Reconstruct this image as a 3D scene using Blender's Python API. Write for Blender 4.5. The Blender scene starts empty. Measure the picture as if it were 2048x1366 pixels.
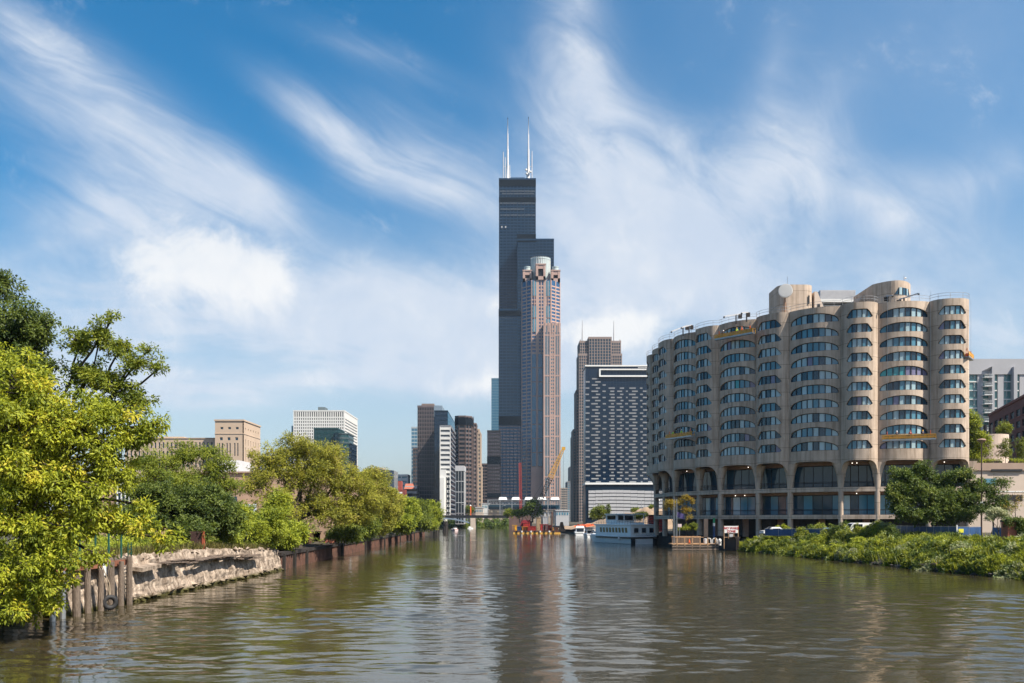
import bpy, math, random
import numpy as np
from mathutils import Vector
random.seed(7)
sc = bpy.context.scene
COL = sc.collection
R = math.radians

# ------------------------------------------------------------------ camera, sky, sun, exposure
F, HOR, EYE = 1810.0, 1040.0, 6.0           # focal length in photo pixels, horizon row, eye height over the water
cam = bpy.data.cameras.new("camera")
cam.lens = 36.0 * F / 2048.0
cam.shift_y = (HOR - 683.0) / 2048.0        # level camera with a risen lens, as the straight verticals show
cam.clip_start, cam.clip_end = 0.5, 20000.0
camo = bpy.data.objects.new("camera", cam)
camo.location = (0, 0, EYE)
camo.rotation_euler = (R(90), 0, 0)
COL.objects.link(camo)
sc.camera = camo

SUN = Vector((1.0, -0.62, 1.48)).normalized()
SUN_EL = math.asin(SUN.z)
SUN_AZ = math.atan2(SUN.x, SUN.y)
sl = bpy.data.lights.new("sun", 'SUN')
sl.energy = 5.0
sl.angle = R(0.5)
sl.color = (1.0, 0.915, 0.785)
so = bpy.data.objects.new("sun", sl)
so.rotation_euler = (-SUN).to_track_quat('-Z', 'Y').to_euler()
COL.objects.link(so)

sc.view_settings.view_transform = 'Standard'
sc.view_settings.look = 'None'
sc.view_settings.exposure = 0.82
sc.view_settings.gamma = 1.0
sc.render.engine = 'CYCLES'
sc.cycles.use_denoising = True
sc.cycles.max_bounces = 6
sc.cycles.transparent_max_bounces = 4
sc.cycles.caustics_reflective = False
sc.cycles.caustics_refractive = False
sc.cycles.sample_clamp_indirect = 6.0

def world():
    w = bpy.data.worlds.new("World")
    sc.world = w
    w.use_nodes = True
    w.cycles.sampling_method = 'MANUAL'
    w.cycles.sample_map_resolution = 512
    nt = w.node_tree
    nt.nodes.clear()
    N, L = nt.nodes.new, nt.links.new
    def math_(op, a, b=None, c=None, clamp=False):
        n = N('ShaderNodeMath'); n.operation = op; n.use_clamp = clamp
        for i, v in enumerate((a, b, c)):
            if v is None: continue
            if isinstance(v, (int, float)): n.inputs[i].default_value = v
            else: L(v, n.inputs[i])
        return n.outputs[0]
    def noise(vec, scale, detail, rough=0.55, dist=0.0):
        n = N('ShaderNodeTexNoise'); n.inputs['Scale'].default_value = scale
        n.inputs['Detail'].default_value = detail; n.inputs['Roughness'].default_value = rough
        n.inputs['Distortion'].default_value = dist
        L(vec, n.inputs['Vector'])
        return n
    def mapping(vec, loc, rot, scale, kind='TEXTURE'):
        m = N('ShaderNodeMapping'); m.vector_type = kind
        m.inputs['Location'].default_value = (loc[0], loc[1], 0)
        m.inputs['Rotation'].default_value = (0, 0, R(rot))
        m.inputs['Scale'].default_value = (scale[0], scale[1], 1)
        L(vec, m.inputs['Vector'])
        return m.outputs[0]
    def smooth(v, a, b):
        n = N('ShaderNodeMapRange'); n.interpolation_type = 'SMOOTHSTEP'
        n.inputs[1].default_value = a; n.inputs[2].default_value = b
        L(v, n.inputs[0]); return n.outputs[0]
    sky = N('ShaderNodeTexSky'); sky.sky_type = 'NISHITA'; sky.sun_disc = False
    sky.sun_elevation = SUN_EL; sky.sun_rotation = SUN_AZ
    sky.air_density = 1.0; sky.dust_density = 1.6; sky.ozone_density = 3.0
    tc = N('ShaderNodeTexCoord')
    sp = N('ShaderNodeSeparateXYZ'); L(tc.outputs['Generated'], sp.inputs[0])
    ay = math_('MAXIMUM', math_('ABSOLUTE', sp.outputs[1]), 0.15)
    u = math_('DIVIDE', sp.outputs[0], ay)
    v = math_('DIVIDE', sp.outputs[2], ay)
    cb = N('ShaderNodeCombineXYZ'); L(u, cb.inputs[0]); L(v, cb.inputs[1])
    uv0 = cb.outputs[0]
    # wisps: bend the sheet of sky a little before drawing clouds on it
    wn = noise(uv0, 3.2, 3, 0.5)
    vm = N('ShaderNodeVectorMath'); vm.operation = 'MULTIPLY_ADD'
    sb = N('ShaderNodeVectorMath'); sb.operation = 'SUBTRACT'; L(wn.outputs['Color'], sb.inputs[0]); sb.inputs[1].default_value = (.5, .5, .5)
    L(sb.outputs[0], vm.inputs[0]); vm.inputs[1].default_value = (0.07, 0.07, 0); L(uv0, vm.inputs[2])
    uv = vm.outputs[0]
    fibL = noise(mapping(uv, (0, 0), -31, (0.24, 0.042)), 1.0, 7, 0.62, 0.6).outputs[0]
    fibR = noise(mapping(uv, (0.3, 0.1), -48, (0.13, 0.075)), 1.0, 7, 0.62, 0.9).outputs[0]
    puff = noise(uv0, 11.0, 9, 0.68, 0.3).outputs[0]
    def stroke(px, py, ang, lx, wy):
        m = mapping(uv, ((px - 1024) / F, (HOR - py) / F), ang, (lx / F, wy / F))
        g = N('ShaderNodeTexGradient'); g.gradient_type = 'QUADRATIC_SPHERE'
        L(m, g.inputs[0]); return g.outputs['Fac']
    def total(lst):
        t = None
        for (px, py, ang, lx, wy, k) in lst:
            s = stroke(px, py, ang, lx, wy)
            t = math_('MULTIPLY', s, k) if t is None else math_('MULTIPLY_ADD', s, k, t)
        return t
    left = total([
        (200, 270, -33, 680, 210, 1.15), (480, 385, -22, 460, 110, 1.35), (120, 120, -40, 460, 140, 0.85),
        (60, 60, -30, 300, 90, .35),
        (230, 420, -8, 480, 120, 0.95), (640, 250, -36, 360, 90, 0.95), (830, 320, -25, 460, 190, 1.15),
        (760, 110, -20, 420, 75, 0.55), (880, 400, -15, 330, 110, 0.6)])
    right = total([
        (1160, 60, -82, 420, 130, 0.8), (1190, 250, -62, 460, 230, 1.05), (1330, 400, -40, 560, 250, 1.3),
        (1540, 340, 58, 400, 230, 1.1), (1700, 410, -20, 640, 190, 1.0), (1530, 130, 75, 260, 90, 0.5),
        (1960, 360, 20, 420, 150, 0.8), (1250, 520, -20, 560, 210, 0.95), (1850, 90, 20, 700, 260, 0.22),
        (1150, 440, -35, 420, 170, 0.6)])
    low = total([
        (520, 680, 4, 1250, 270, 1.15), (880, 640, 8, 800, 200, 0.9), (300, 600, 0, 800, 220, 0.7),
        (1250, 640, 3, 900, 220, 0.95), (1800, 620, -4, 800, 260, 0.75), (560, 765, 0, 1300, 95, 1.3), (150, 720, 0, 600, 130, .7), (900, 740, 2, 500, 90, .6),
        (120, 480, 10, 500, 130, 0.45), (1990, 690, 0, 500, 180, .4)])
    cum = total([(440, 545, -4, 330, 150, 1.25), (520, 590, -30, 200, 100, .5), (950, 760, 8, 260, 70, 0.7), (1185, 665, 0, 200, 90, 0.85),
                 (1300, 640, 6, 200, 80, .5), (985, 605, 60, 60, 50, .6), (400, 735, 4, 150, 40, .35)])
    cl = math_('MULTIPLY', left, math_('MULTIPLY_ADD', fibL, 1.6, -0.12))
    cr = math_('MULTIPLY', right, math_('MULTIPLY_ADD', fibR, 1.45, -0.08))
    fibW = noise(mapping(uv, (0.1, 0.2), -6, (0.30, 0.075)), 1.0, 7, 0.62, 0.7).outputs[0]
    gap = smooth(noise(mapping(uv, (0.4, 0.1), -8, (0.42, 0.13)), 1.0, 5, 0.6, 0.5).outputs[0], 0.34, 0.60)
    cw = math_('MULTIPLY', math_('MULTIPLY', low, math_('MULTIPLY_ADD', gap, 0.75, 0.42)), math_('MULTIPLY_ADD', puff, 0.7, math_('MULTIPLY_ADD', fibW, 1.7, -0.40)))
    wisp = math_('ADD', math_('ADD', cl, cr), cw)
    wisp = math_('MULTIPLY', smooth(wisp, -0.05, 1.15), 0.86)
    heap = smooth(math_('ADD', cum, math_('MULTIPLY_ADD', puff, 1.5, -0.75)), 0.08, 0.75)
    heap = math_('MULTIPLY', heap, 0.8)
    # a thin veil over the whole sky, thicker to the right
    veil = math_('MULTIPLY', smooth(u, -0.2, 0.55), 0.17)
    fac = math_('SUBTRACT', 1.0, math_('MULTIPLY', math_('MULTIPLY', math_('SUBTRACT', 1.0, wisp), math_('SUBTRACT', 1.0, heap)), math_('SUBTRACT', 1.0, veil)))
    hs = N('ShaderNodeHueSaturation'); L(math_('MULTIPLY_ADD', smooth(v, 0.02, 0.42), 0.66, 0.80), hs.inputs['Saturation']); hs.inputs['Value'].default_value = 0.92
    hs.inputs['Hue'].default_value = 0.49
    L(sky.outputs[0], hs.inputs['Color'])
    mix = N('ShaderNodeMix'); mix.data_type = 'RGBA'
    L(fac, mix.inputs[0]); L(hs.outputs[0], mix.inputs[6])
    ccol = N('ShaderNodeMix'); ccol.data_type = 'RGBA'
    L(math_('ADD', heap, math_('MULTIPLY_ADD', puff, 1.6, -0.62, True), None, True), ccol.inputs[0]); ccol.inputs[6].default_value = (4.1, 4.55, 5.3, 1); ccol.inputs[7].default_value = (5.9, 5.9, 5.9, 1)
    L(ccol.outputs[2], mix.inputs[7])
    bg = N('ShaderNodeBackground'); bg.inputs[1].default_value = 0.095
    L(mix.outputs[2], bg.inputs[0])
    out = N('ShaderNodeOutputWorld'); L(bg.outputs[0], out.inputs[0])
world()

# ------------------------------------------------------------------ helpers
def X_(px, d): return (px - 1024.0) * d / F
def Z_(py, d): return EYE + (HOR - py) * d / F
def P(px, py, d): return (X_(px, d), d, Z_(py, d))

ORG = {}
def tag(o, label=None, cat=None, group=None, kind=None):
    if label: o['label'] = label
    if cat: o['category'] = cat
    if group: o['group'] = group
    if kind: o['kind'] = kind
    return o
def thing(name, label, cat, loc=(0, 0, 0), group=None):
    o = bpy.data.objects.new(name, None); o.empty_display_size = 0.5
    o.location = loc; COL.objects.link(o)
    ORG[o.name] = tuple(loc)
    return tag(o, label, cat, group)
def copy_tree(o, parent=None):
    c = o.copy(); COL.objects.link(c); c.parent = parent
    ORG[c.name] = ORG.get(o.name, (0, 0, 0))
    for ch in list(o.children): copy_tree(ch, c)
    return c
def rot2(x, y, a):
    c, s = math.cos(a), math.sin(a); return x * c - y * s, x * s + y * c

class MB:
    """collects shapes; build() links them as one mesh object"""
    def __init__(s): s.v, s.f, s.m, s.mi = [], [], [], 0
    def face(s, *pts):
        n = len(s.v); s.v += [tuple(p) for p in pts]; s.f.append(tuple(range(n, n + len(pts)))); s.m.append(s.mi)
    def box(s, x0, y0, z0, x1, y1, z1):
        s.prism([(x0, y0), (x1, y0), (x1, y1), (x0, y1)], z0, z1)
    def prism(s, poly, z0, z1, bottom=True, top=True, poly2=None):
        poly2 = poly2 or poly
        n, k = len(poly), len(s.v)
        s.v += [(p[0], p[1], z0) for p in poly] + [(p[0], p[1], z1) for p in poly2]
        for i in range(n):
            j = (i + 1) % n
            s.f.append((k + i, k + j, k + n + j, k + n + i)); s.m.append(s.mi)
        if top: s.f.append(tuple(range(k + n, k + 2 * n))); s.m.append(s.mi)
        if bottom: s.f.append(tuple(reversed(range(k, k + n)))); s.m.append(s.mi)
    def obox(s, c, size, rz=0.0, z0=None):
        """box centred on c=(x,y,zc), turned by rz"""
        hx, hy, hz = size[0] / 2, size[1] / 2, size[2] / 2
        pl = [(c[0] + a, c[1] + b) for a, b in (rot2(sx * hx, sy * hy, rz) for sx, sy in ((-1, -1), (1, -1), (1, 1), (-1, 1)))]
        s.prism(pl, c[2] - hz, c[2] + hz)
    def wallbox(s, a, b, z0, z1, out, inn=0.0):
        """box along the line a-b; reaches `out` to the right-hand (outer) side and `inn` inward"""
        dx, dy = b[0] - a[0], b[1] - a[1]; l = math.hypot(dx, dy) or 1
        nx, ny = dy / l, -dx / l
        s.prism([(a[0] - nx * inn, a[1] - ny * inn), (a[0] + nx * out, a[1] + ny * out), (b[0] + nx * out, b[1] + ny * out), (b[0] - nx * inn, b[1] - ny * inn)][::-1] if False else
                [(a[0] + nx * out, a[1] + ny * out), (b[0] + nx * out, b[1] + ny * out), (b[0] - nx * inn, b[1] - ny * inn), (a[0] - nx * inn, a[1] - ny * inn)], z0, z1)
    def beam(s, a, b, w, h=None):
        """square bar between two points"""
        h = h or w; a, b = Vector(a), Vector(b); d = (b - a)
        if d.length < 1e-6: return
        d.normalize(); up = Vector((0, 0, 1)) if abs(d.z) < 0.95 else Vector((0, 1, 0))
        sx = d.cross(up).normalized() * (w / 2); sy = sx.cross(d).normalized() * (h / 2)
        k = len(s.v)
        for p in (a, b):
            for i, j in ((-1, -1), (1, -1), (1, 1), (-1, 1)): s.v.append(tuple(p + sx * i + sy * j))
        for q in ((0, 1, 5, 4), (1, 2, 6, 5), (2, 3, 7, 6), (3, 0, 4, 7), (3, 2, 1, 0), (4, 5, 6, 7)):
            s.f.append(tuple(k + x for x in q)); s.m.append(s.mi)
    def tube(s, pts, rad, n=8, cap=True):
        pts = [Vector(p) for p in pts]
        if not hasattr(rad, '__len__'): rad = [rad] * len(pts)
        k = len(s.v); ref = Vector((0.31, 0.17, 0.93))
        for i, p in enumerate(pts):
            d = (pts[min(i + 1, len(pts) - 1)] - pts[max(i - 1, 0)]).normalized()
            r0 = ref if abs(d.dot(ref)) < 0.93 else Vector((1, 0, 0))
            a = d.cross(r0).normalized(); b = d.cross(a)
            for j in range(n):
                t = 2 * math.pi * j / n
                s.v.append(tuple(p + (a * math.cos(t) + b * math.sin(t)) * rad[i]))
        for i in range(len(pts) - 1):
            for j in range(n):
                j2 = (j + 1) % n
                s.f.append((k + i * n + j, k + (i + 1) * n + j, k + (i + 1) * n + j2, k + i * n + j2)[::-1]); s.m.append(s.mi)
        if cap:
            s.f.append(tuple(k + j for j in range(n))); s.m.append(s.mi)
            e = k + (len(pts) - 1) * n
            s.f.append(tuple(e + j for j in reversed(range(n)))); s.m.append(s.mi)
    def lathe(s, c, prof, n=16, cap=True, a0=0, a1=2 * math.pi):
        """profile [(radius, z)] turned about the vertical through c"""
        k = len(s.v); m = len(prof); full = abs(a1 - a0 - 2 * math.pi) < 1e-6
        cols = n if full else n + 1
        for j in range(cols):
            t = a0 + (a1 - a0) * j / n
            for r, z in prof: s.v.append((c[0] + r * math.cos(t), c[1] + r * math.sin(t), c[2] + z))
        for j in range(n):
            j2 = (j + 1) % cols
            for i in range(m - 1):
                s.f.append((k + j * m + i, k + j2 * m + i, k + j2 * m + i + 1, k + j * m + i + 1)); s.m.append(s.mi)
        if cap and full:
            s.f.append(tuple(k + j * m + m - 1 for j in range(n))); s.m.append(s.mi)
            s.f.append(tuple(k + j * m for j in reversed(range(n)))); s.m.append(s.mi)
    def build(s, name, mats, parent=None, smooth=False, loc=None):
        if not isinstance(mats, (list, tuple)): mats = [mats]
        me = bpy.data.meshes.new(name)
        o0 = ORG.get(parent.name, (0, 0, 0)) if parent else (loc or (0, 0, 0))
        vs = [(a - o0[0], b - o0[1], c - o0[2]) for a, b, c in s.v] if any(o0) else s.v
        me.from_pydata(vs, [], s.f)
        for m in mats: me.materials.append(m)
        if len(mats) > 1: me.polygons.foreach_set('material_index', np.array(s.m, dtype=np.int32))
        if smooth: me.polygons.foreach_set('use_smooth', np.ones(len(s.f), dtype=bool))
        me.validate(); me.update()
        o = bpy.data.objects.new(name, me)
        if parent: o.parent = parent; ORG[o.name] = o0
        elif loc: o.location = loc; ORG[o.name] = tuple(loc)
        COL.objects.link(o)
        return o

def offset_poly(poly, d):
    """push a counter-clockwise polygon outwards by d"""
    n = len(poly); out = []
    for i in range(n):
        p0, p1, p2 = poly[i - 1], poly[i], poly[(i + 1) % n]
        a = (p1[0] - p0[0], p1[1] - p0[1]); b = (p2[0] - p1[0], p2[1] - p1[1])
        la, lb = math.hypot(*a) or 1, math.hypot(*b) or 1
        n1, n2 = (a[1] / la, -a[0] / la), (b[1] / lb, -b[0] / lb)
        k = 1 + n1[0] * n2[0] + n1[1] * n2[1]
        out.append((p1[0] + (n1[0] + n2[0]) * d / max(k, .3), p1[1] + (n1[1] + n2[1]) * d / max(k, .3)))
    return out
def rect(px0, px1, d, depth):
    return [(X_(px0, d), d), (X_(px1, d), d), (X_(px1, d), d + depth), (X_(px0, d), d + depth)]

# ------------------------------------------------------------------ materials
MATS = {}
def mat(name, col, rough=0.7, metal=0.0, var=0.18, scale=1.0, bump=0.0, bscale=None, spec=0.5, stretch=None, col2=None, coat=0.0, emit=None):
    """a principled surface whose colour wanders with noise"""
    m = bpy.data.materials.new(name); m.use_nodes = True
    nt = m.node_tree; b = nt.nodes['Principled BSDF']; N, L = nt.nodes.new, nt.links.new
    b.inputs['Roughness'].default_value = rough; b.inputs['Metallic'].default_value = metal
    b.inputs['Specular IOR Level'].default_value = spec; b.inputs['Coat Weight'].default_value = coat
    tc = N('ShaderNodeTexCoord'); vec = tc.outputs['Object']
    if stretch:
        mp = N('ShaderNodeMapping'); mp.inputs['Scale'].default_value = stretch; L(vec, mp.inputs[0]); vec = mp.outputs[0]
    no = N('ShaderNodeTexNoise'); no.inputs['Scale'].default_value = scale; no.inputs['Detail'].default_value = 6; no.inputs['Roughness'].default_value = 0.65
    L(vec, no.inputs['Vector'])
    cr = N('ShaderNodeValToRGB')
    c2 = col2 or tuple(min(1, c * (1 + var)) for c in col)
    c1 = tuple(c * (1 - var) for c in col) if not col2 else col
    cr.color_ramp.elements[0].position = 0.3; cr.color_ramp.elements[0].color = (*c1, 1)
    cr.color_ramp.elements[1].position = 0.7; cr.color_ramp.elements[1].color = (*c2, 1)
    L(no.outputs[0], cr.inputs[0]); L(cr.outputs[0], b.inputs['Base Color'])
    if bump:
        n2 = N('ShaderNodeTexNoise'); n2.inputs['Scale'].default_value = bscale or scale * 4; n2.inputs['Detail'].default_value = 5
        L(vec, n2.inputs['Vector'])
        bp = N('ShaderNodeBump'); bp.inputs['Strength'].default_value = bump; bp.inputs['Distance'].default_value = 0.2
        L(n2.outputs[0], bp.inputs['Height']); L(bp.outputs[0], b.inputs['Normal'])
    if emit:
        b.inputs['Emission Color'].default_value = (*emit[0], 1); b.inputs['Emission Strength'].default_value = emit[1]
    MATS[name] = m
    return m

def concrete_facade():
    m = bpy.data.materials.new('weathered_concrete'); m.use_nodes = True
    nt = m.node_tree; b = nt.nodes['Principled BSDF']; N, L = nt.nodes.new, nt.links.new
    b.inputs['Roughness'].default_value = 0.85; b.inputs['Specular IOR Level'].default_value = 0.25
    ge = N('ShaderNodeNewGeometry')
    def nz(sc_, s, det=6):
        mp = N('ShaderNodeMapping'); mp.inputs['Scale'].default_value = s; L(ge.outputs['Position'], mp.inputs[0])
        n = N('ShaderNodeTexNoise'); n.inputs['Scale'].default_value = sc_; n.inputs['Detail'].default_value = det; n.inputs['Roughness'].default_value = .65
        L(mp.outputs[0], n.inputs[0]); return n.outputs[0]
    a = nz(0.25, (1, 1, 1)); st = nz(1.6, (1, 1, 0.06), 5); fine = nz(5, (1, 1, 1), 3)
    cr = N('ShaderNodeValToRGB')
    e = cr.color_ramp.elements
    e[0].position = .3; e[0].color = (.40, .315, .245, 1); e[1].position = .75; e[1].color = (.62, .50, .40, 1)
    L(a, cr.inputs[0])
    mx = N('ShaderNodeMix'); mx.data_type = 'RGBA'; mx.blend_type = 'MULTIPLY'; mx.inputs[0].default_value = .85
    c2 = N('ShaderNodeValToRGB'); c2.color_ramp.elements[0].position = .33; c2.color_ramp.elements[0].color = (.56, .53, .5, 1)
    c2.color_ramp.elements[1].position = .55; c2.color_ramp.elements[1].color = (1, 1, 1, 1)
    L(st, c2.inputs[0]); L(cr.outputs[0], mx.inputs[6]); L(c2.outputs[0], mx.inputs[7])
    # pour joints: a thin dark line at each storey
    sp = N('ShaderNodeSeparateXYZ'); L(ge.outputs['Position'], sp.inputs[0])
    def mt(op, x, y=None):
        n = N('ShaderNodeMath'); n.operation = op
        for i, q in enumerate((x, y)):
            if q is None: continue
            if isinstance(q, (int, float)): n.inputs[i].default_value = q
            else: L(q, n.inputs[i])
        return n.outputs[0]
    fr = mt('FRACT', mt('DIVIDE', mt('ADD', sp.outputs[2], -1.03), 2.74))
    line = mt('LESS_THAN', fr, 0.03)
    m3 = N('ShaderNodeMix'); m3.data_type = 'RGBA'; m3.blend_type = 'MULTIPLY'
    L(mt('MULTIPLY', line, 0.75), m3.inputs[0]); L(mx.outputs[2], m3.inputs[6]); m3.inputs[7].default_value = (.3, .3, .3, 1)
    L(m3.outputs[2], b.inputs['Base Color'])
    bp = N('ShaderNodeBump'); bp.inputs['Strength'].default_value = .25; bp.inputs['Distance'].default_value = .05
    L(fine, bp.inputs['Height']); L(bp.outputs[0], b.inputs['Normal'])
    return m

def glass(name, col, rough=0.06, spec=0.6, wob=0.02, wscale=0.35):
    m = bpy.data.materials.new(name); m.use_nodes = True
    nt = m.node_tree; b = nt.nodes['Principled BSDF']; N, L = nt.nodes.new, nt.links.new
    b.inputs['Roughness'].default_value = rough; b.inputs['Specular IOR Level'].default_value = spec
    tc = N('ShaderNodeTexCoord')
    n = N('ShaderNodeTexNoise'); n.inputs['Scale'].default_value = wscale; n.inputs['Detail'].default_value = 2
    L(tc.outputs['Object'], n.inputs['Vector'])
    cr = N('ShaderNodeValToRGB'); cr.color_ramp.elements[0].color = (*[c * .7 for c in col], 1); cr.color_ramp.elements[1].color = (*[c * 1.35 for c in col], 1)
    L(n.outputs[0], cr.inputs[0]); L(cr.outputs[0], b.inputs['Base Color'])
    bp = N('ShaderNodeBump'); bp.inputs['Strength'].default_value = wob; bp.inputs['Distance'].default_value = 1.0
    L(n.outputs[0], bp.inputs['Height']); L(bp.outputs[0], b.inputs['Normal'])
    return m

def water_mat():
    m = bpy.data.materials.new('river_water'); m.use_nodes = True
    nt = m.node_tree; b = nt.nodes['Principled BSDF']; N, L = nt.nodes.new, nt.links.new
    b.inputs['IOR'].default_value = 1.333
    ge = N('ShaderNodeNewGeometry')
    def nz(scale, st, det, rough=.55, dist=0.0, rot=0):
        mp = N('ShaderNodeMapping'); mp.inputs['Scale'].default_value = st; mp.inputs['Rotation'].default_value = (0, 0, R(rot))
        L(ge.outputs['Position'], mp.inputs[0])
        n = N('ShaderNodeTexNoise'); n.inputs['Scale'].default_value = scale; n.inputs['Detail'].default_value = det
        n.inputs['Roughness'].default_value = rough; n.inputs['Distortion'].default_value = dist
        L(mp.outputs[0], n.inputs[0]); return n.outputs[0]
    def mt(op, *xs):
        n = N('ShaderNodeMath'); n.operation = op
        for i, q in enumerate(xs):
            if isinstance(q, (int, float)): n.inputs[i].default_value = q
            else: L(q, n.inputs[i])
        return n.outputs[0]
    swell = nz(0.22, (0.55, 1, 1), 2, .5, .4, 8)
    chop = nz(0.75, (0.45, 1, 1), 4, .55, .4, -5)
    rip = nz(2.8, (0.5, 1, 1), 3, .6, .3, 10)
    gust = nz(0.028, (0.6, 1, 1), 4, .6, .8, 20)       # wind patches
    g = N('ShaderNodeMapRange'); g.inputs[1].default_value = .38; g.inputs[2].default_value = .62; g.inputs[3].default_value = .35; g.inputs[4].default_value = 1.25
    L(gust, g.inputs[0])
    h = mt('ADD', mt('MULTIPLY', swell, 0.035), mt('MULTIPLY', mt('ADD', mt('MULTIPLY', chop, 0.05), mt('MULTIPLY', rip, 0.020)), g.outputs[0]))
    bp = N('ShaderNodeBump'); bp.inputs['Strength'].default_value = 1.0; bp.inputs['Distance'].default_value = 1.0
    L(h, bp.inputs['Height']); L(bp.outputs[0], b.inputs['Normal'])
    cr = N('ShaderNodeValToRGB'); cr.color_ramp.elements[0].color = (.032, .027, .012, 1); cr.color_ramp.elements[1].color = (.048, .040, .019, 1)
    L(gust, cr.inputs[0]); L(cr.outputs[0], b.inputs['Base Color'])
    rr = N('ShaderNodeMapRange'); rr.inputs[1].default_value = .35; rr.inputs[2].default_value = .65; rr.inputs[3].default_value = .015; rr.inputs[4].default_value = .09
    L(gust, rr.inputs[0]); L(rr.outputs[0], b.inputs['Roughness'])
    return m

def leaf_mat(name, c1, c2, c3=None, trans=0.35, rough=0.55):
    """leaf colours picked per leaf (attribute 'tone'); light also passes through"""
    m = bpy.data.materials.new(name); m.use_nodes = True
    nt = m.node_tree; b = nt.nodes['Principled BSDF']; N, L = nt.nodes.new, nt.links.new
    at = N('ShaderNodeAttribute'); at.attribute_name = 'tone'
    cr = N('ShaderNodeValToRGB'); e = cr.color_ramp.elements
    e[0].position = .12; e[0].color = (*c1, 1); e[1].position = .85; e[1].color = (*c2, 1)
    if c3:
        k = e.new(.97); k.color = (*c3, 1)
    L(at.outputs['Fac'], cr.inputs[0]); L(cr.outputs[0], b.inputs['Base Color'])
    b.inputs['Roughness'].default_value = rough; b.inputs['Specular IOR Level'].default_value = .3
    tr = N('ShaderNodeBsdfTranslucent'); mx = N('ShaderNodeMixShader'); mx.inputs[0].default_value = trans
    hs = N('ShaderNodeHueSaturation'); hs.inputs['Hue'].default_value = .485; hs.inputs['Value'].default_value = 1.25; L(cr.outputs[0], hs.inputs['Color'])
    L(hs.outputs[0], tr.inputs[0]); L(b.outputs[0], mx.inputs[1]); L(tr.outputs[0], mx.inputs[2])
    L(mx.outputs[0], nt.nodes['Material Output'].inputs[0])
    return m

CONC = concrete_facade()
G_DARK = glass('dark_blue_glass', (.018, .055, .09))
G_MID = glass('blue_glass', (.08, .22, .30))
G_CURT = glass('pale_curtain_behind_glass', (.34, .47, .51), .12)
G_TEAL = glass('teal_curtain_behind_glass', (.05, .30, .33), .12)
G_LILAC = glass('lilac_curtain_behind_glass', (.17, .16, .26), .12)
G_GREEN = glass('green_glass', (.10, .22, .22))
G_NAVY = glass('navy_glass', (.006, .018, .042), .08)
G_BLUE = glass('light_blue_glass', (.05, .15, .24), .08)
G_TEALG = glass('teal_tower_glass', (.008, .04, .045), .08)
G_BLACK = glass('black_tower_glass', (.010, .016, .026), .10, .5)
FRAME = mat('dark_bronze_frame', (.022, .022, .024), .5, .3)
BLACKM = mat('black_metal', (.02, .021, .024), .5, .2)
WHITE = mat('white_paint', (.78, .78, .76), .45, 0, .05)
WHITEF = mat('white_precast', (.66, .65, .62), .6, 0, .06, .2)
GREYM = mat('grey_metal_panel', (.32, .33, .35), .45, .3, .1)
LGREY = mat('light_grey_panel', (.46, .46, .47), .5, 0, .08)
STEEL = mat('galvanised_steel', (.38, .39, .40), .4, .7, .12)
YELLOW = mat('safety_yellow_paint', (.72, .36, .02), .5, 0, .25, 1.5)
ORANGE = mat('orange_plastic', (.75, .13, .02), .5)
RED = mat('red_paint', (.35, .025, .02), .5, 0, .3, 1.2)
RUST = mat('rusty_steel', (.05, .026, .018), .85, 0, .45, .8, .5, 6, col2=(.15, .066, .043))
RUSTD = mat('dark_rusty_steel', (.022, .016, .014), .85, 0, .4, 1.1)
WOOD = mat('weathered_timber', (.17, .13, .10), .85, 0, .35, 1.4, .6, 9, stretch=(3, 3, .4))
WOODL = mat('tan_dock_timber', (.40, .24, .13), .8, 0, .3, 1.4, .3, 6)
WOODD = mat('dark_wet_timber', (.025, .02, .017), .75, 0, .4, 2)
BARK = mat('tree_bark', (.055, .042, .032), .9, 0, .35, 2.5, .6, 10)
BRICK = mat('red_brick', (.22, .075, .05), .85, 0, .25, 1.5)
STONE = mat('buff_limestone', (.50, .38, .28), .8, 0, .08, .08)
PODC = mat('pale_pink_concrete', (.55, .45, .37), .8, 0, .10, .12)
SAND = mat('sandy_spoil', (.33, .23, .15), .95, 0, .25, .25, .6, 1.2)
RUBBER = mat('black_rubber', (.018, .018, .02), .7)
SKIN = mat('skin_tone', (.35, .19, .12), .6, 0, .05)
HIVIS = mat('lime_safety_vest', (.45, .75, .05), .6)
JEANS = mat('dark_work_trousers', (.03, .04, .07), .8)
TEALP = mat('blue_hoarding_panel', (.02, .065, .17), .55, 0, .25, .6)
GREENP = mat('green_painted_steel', (.01, .07, .05), .5)

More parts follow.
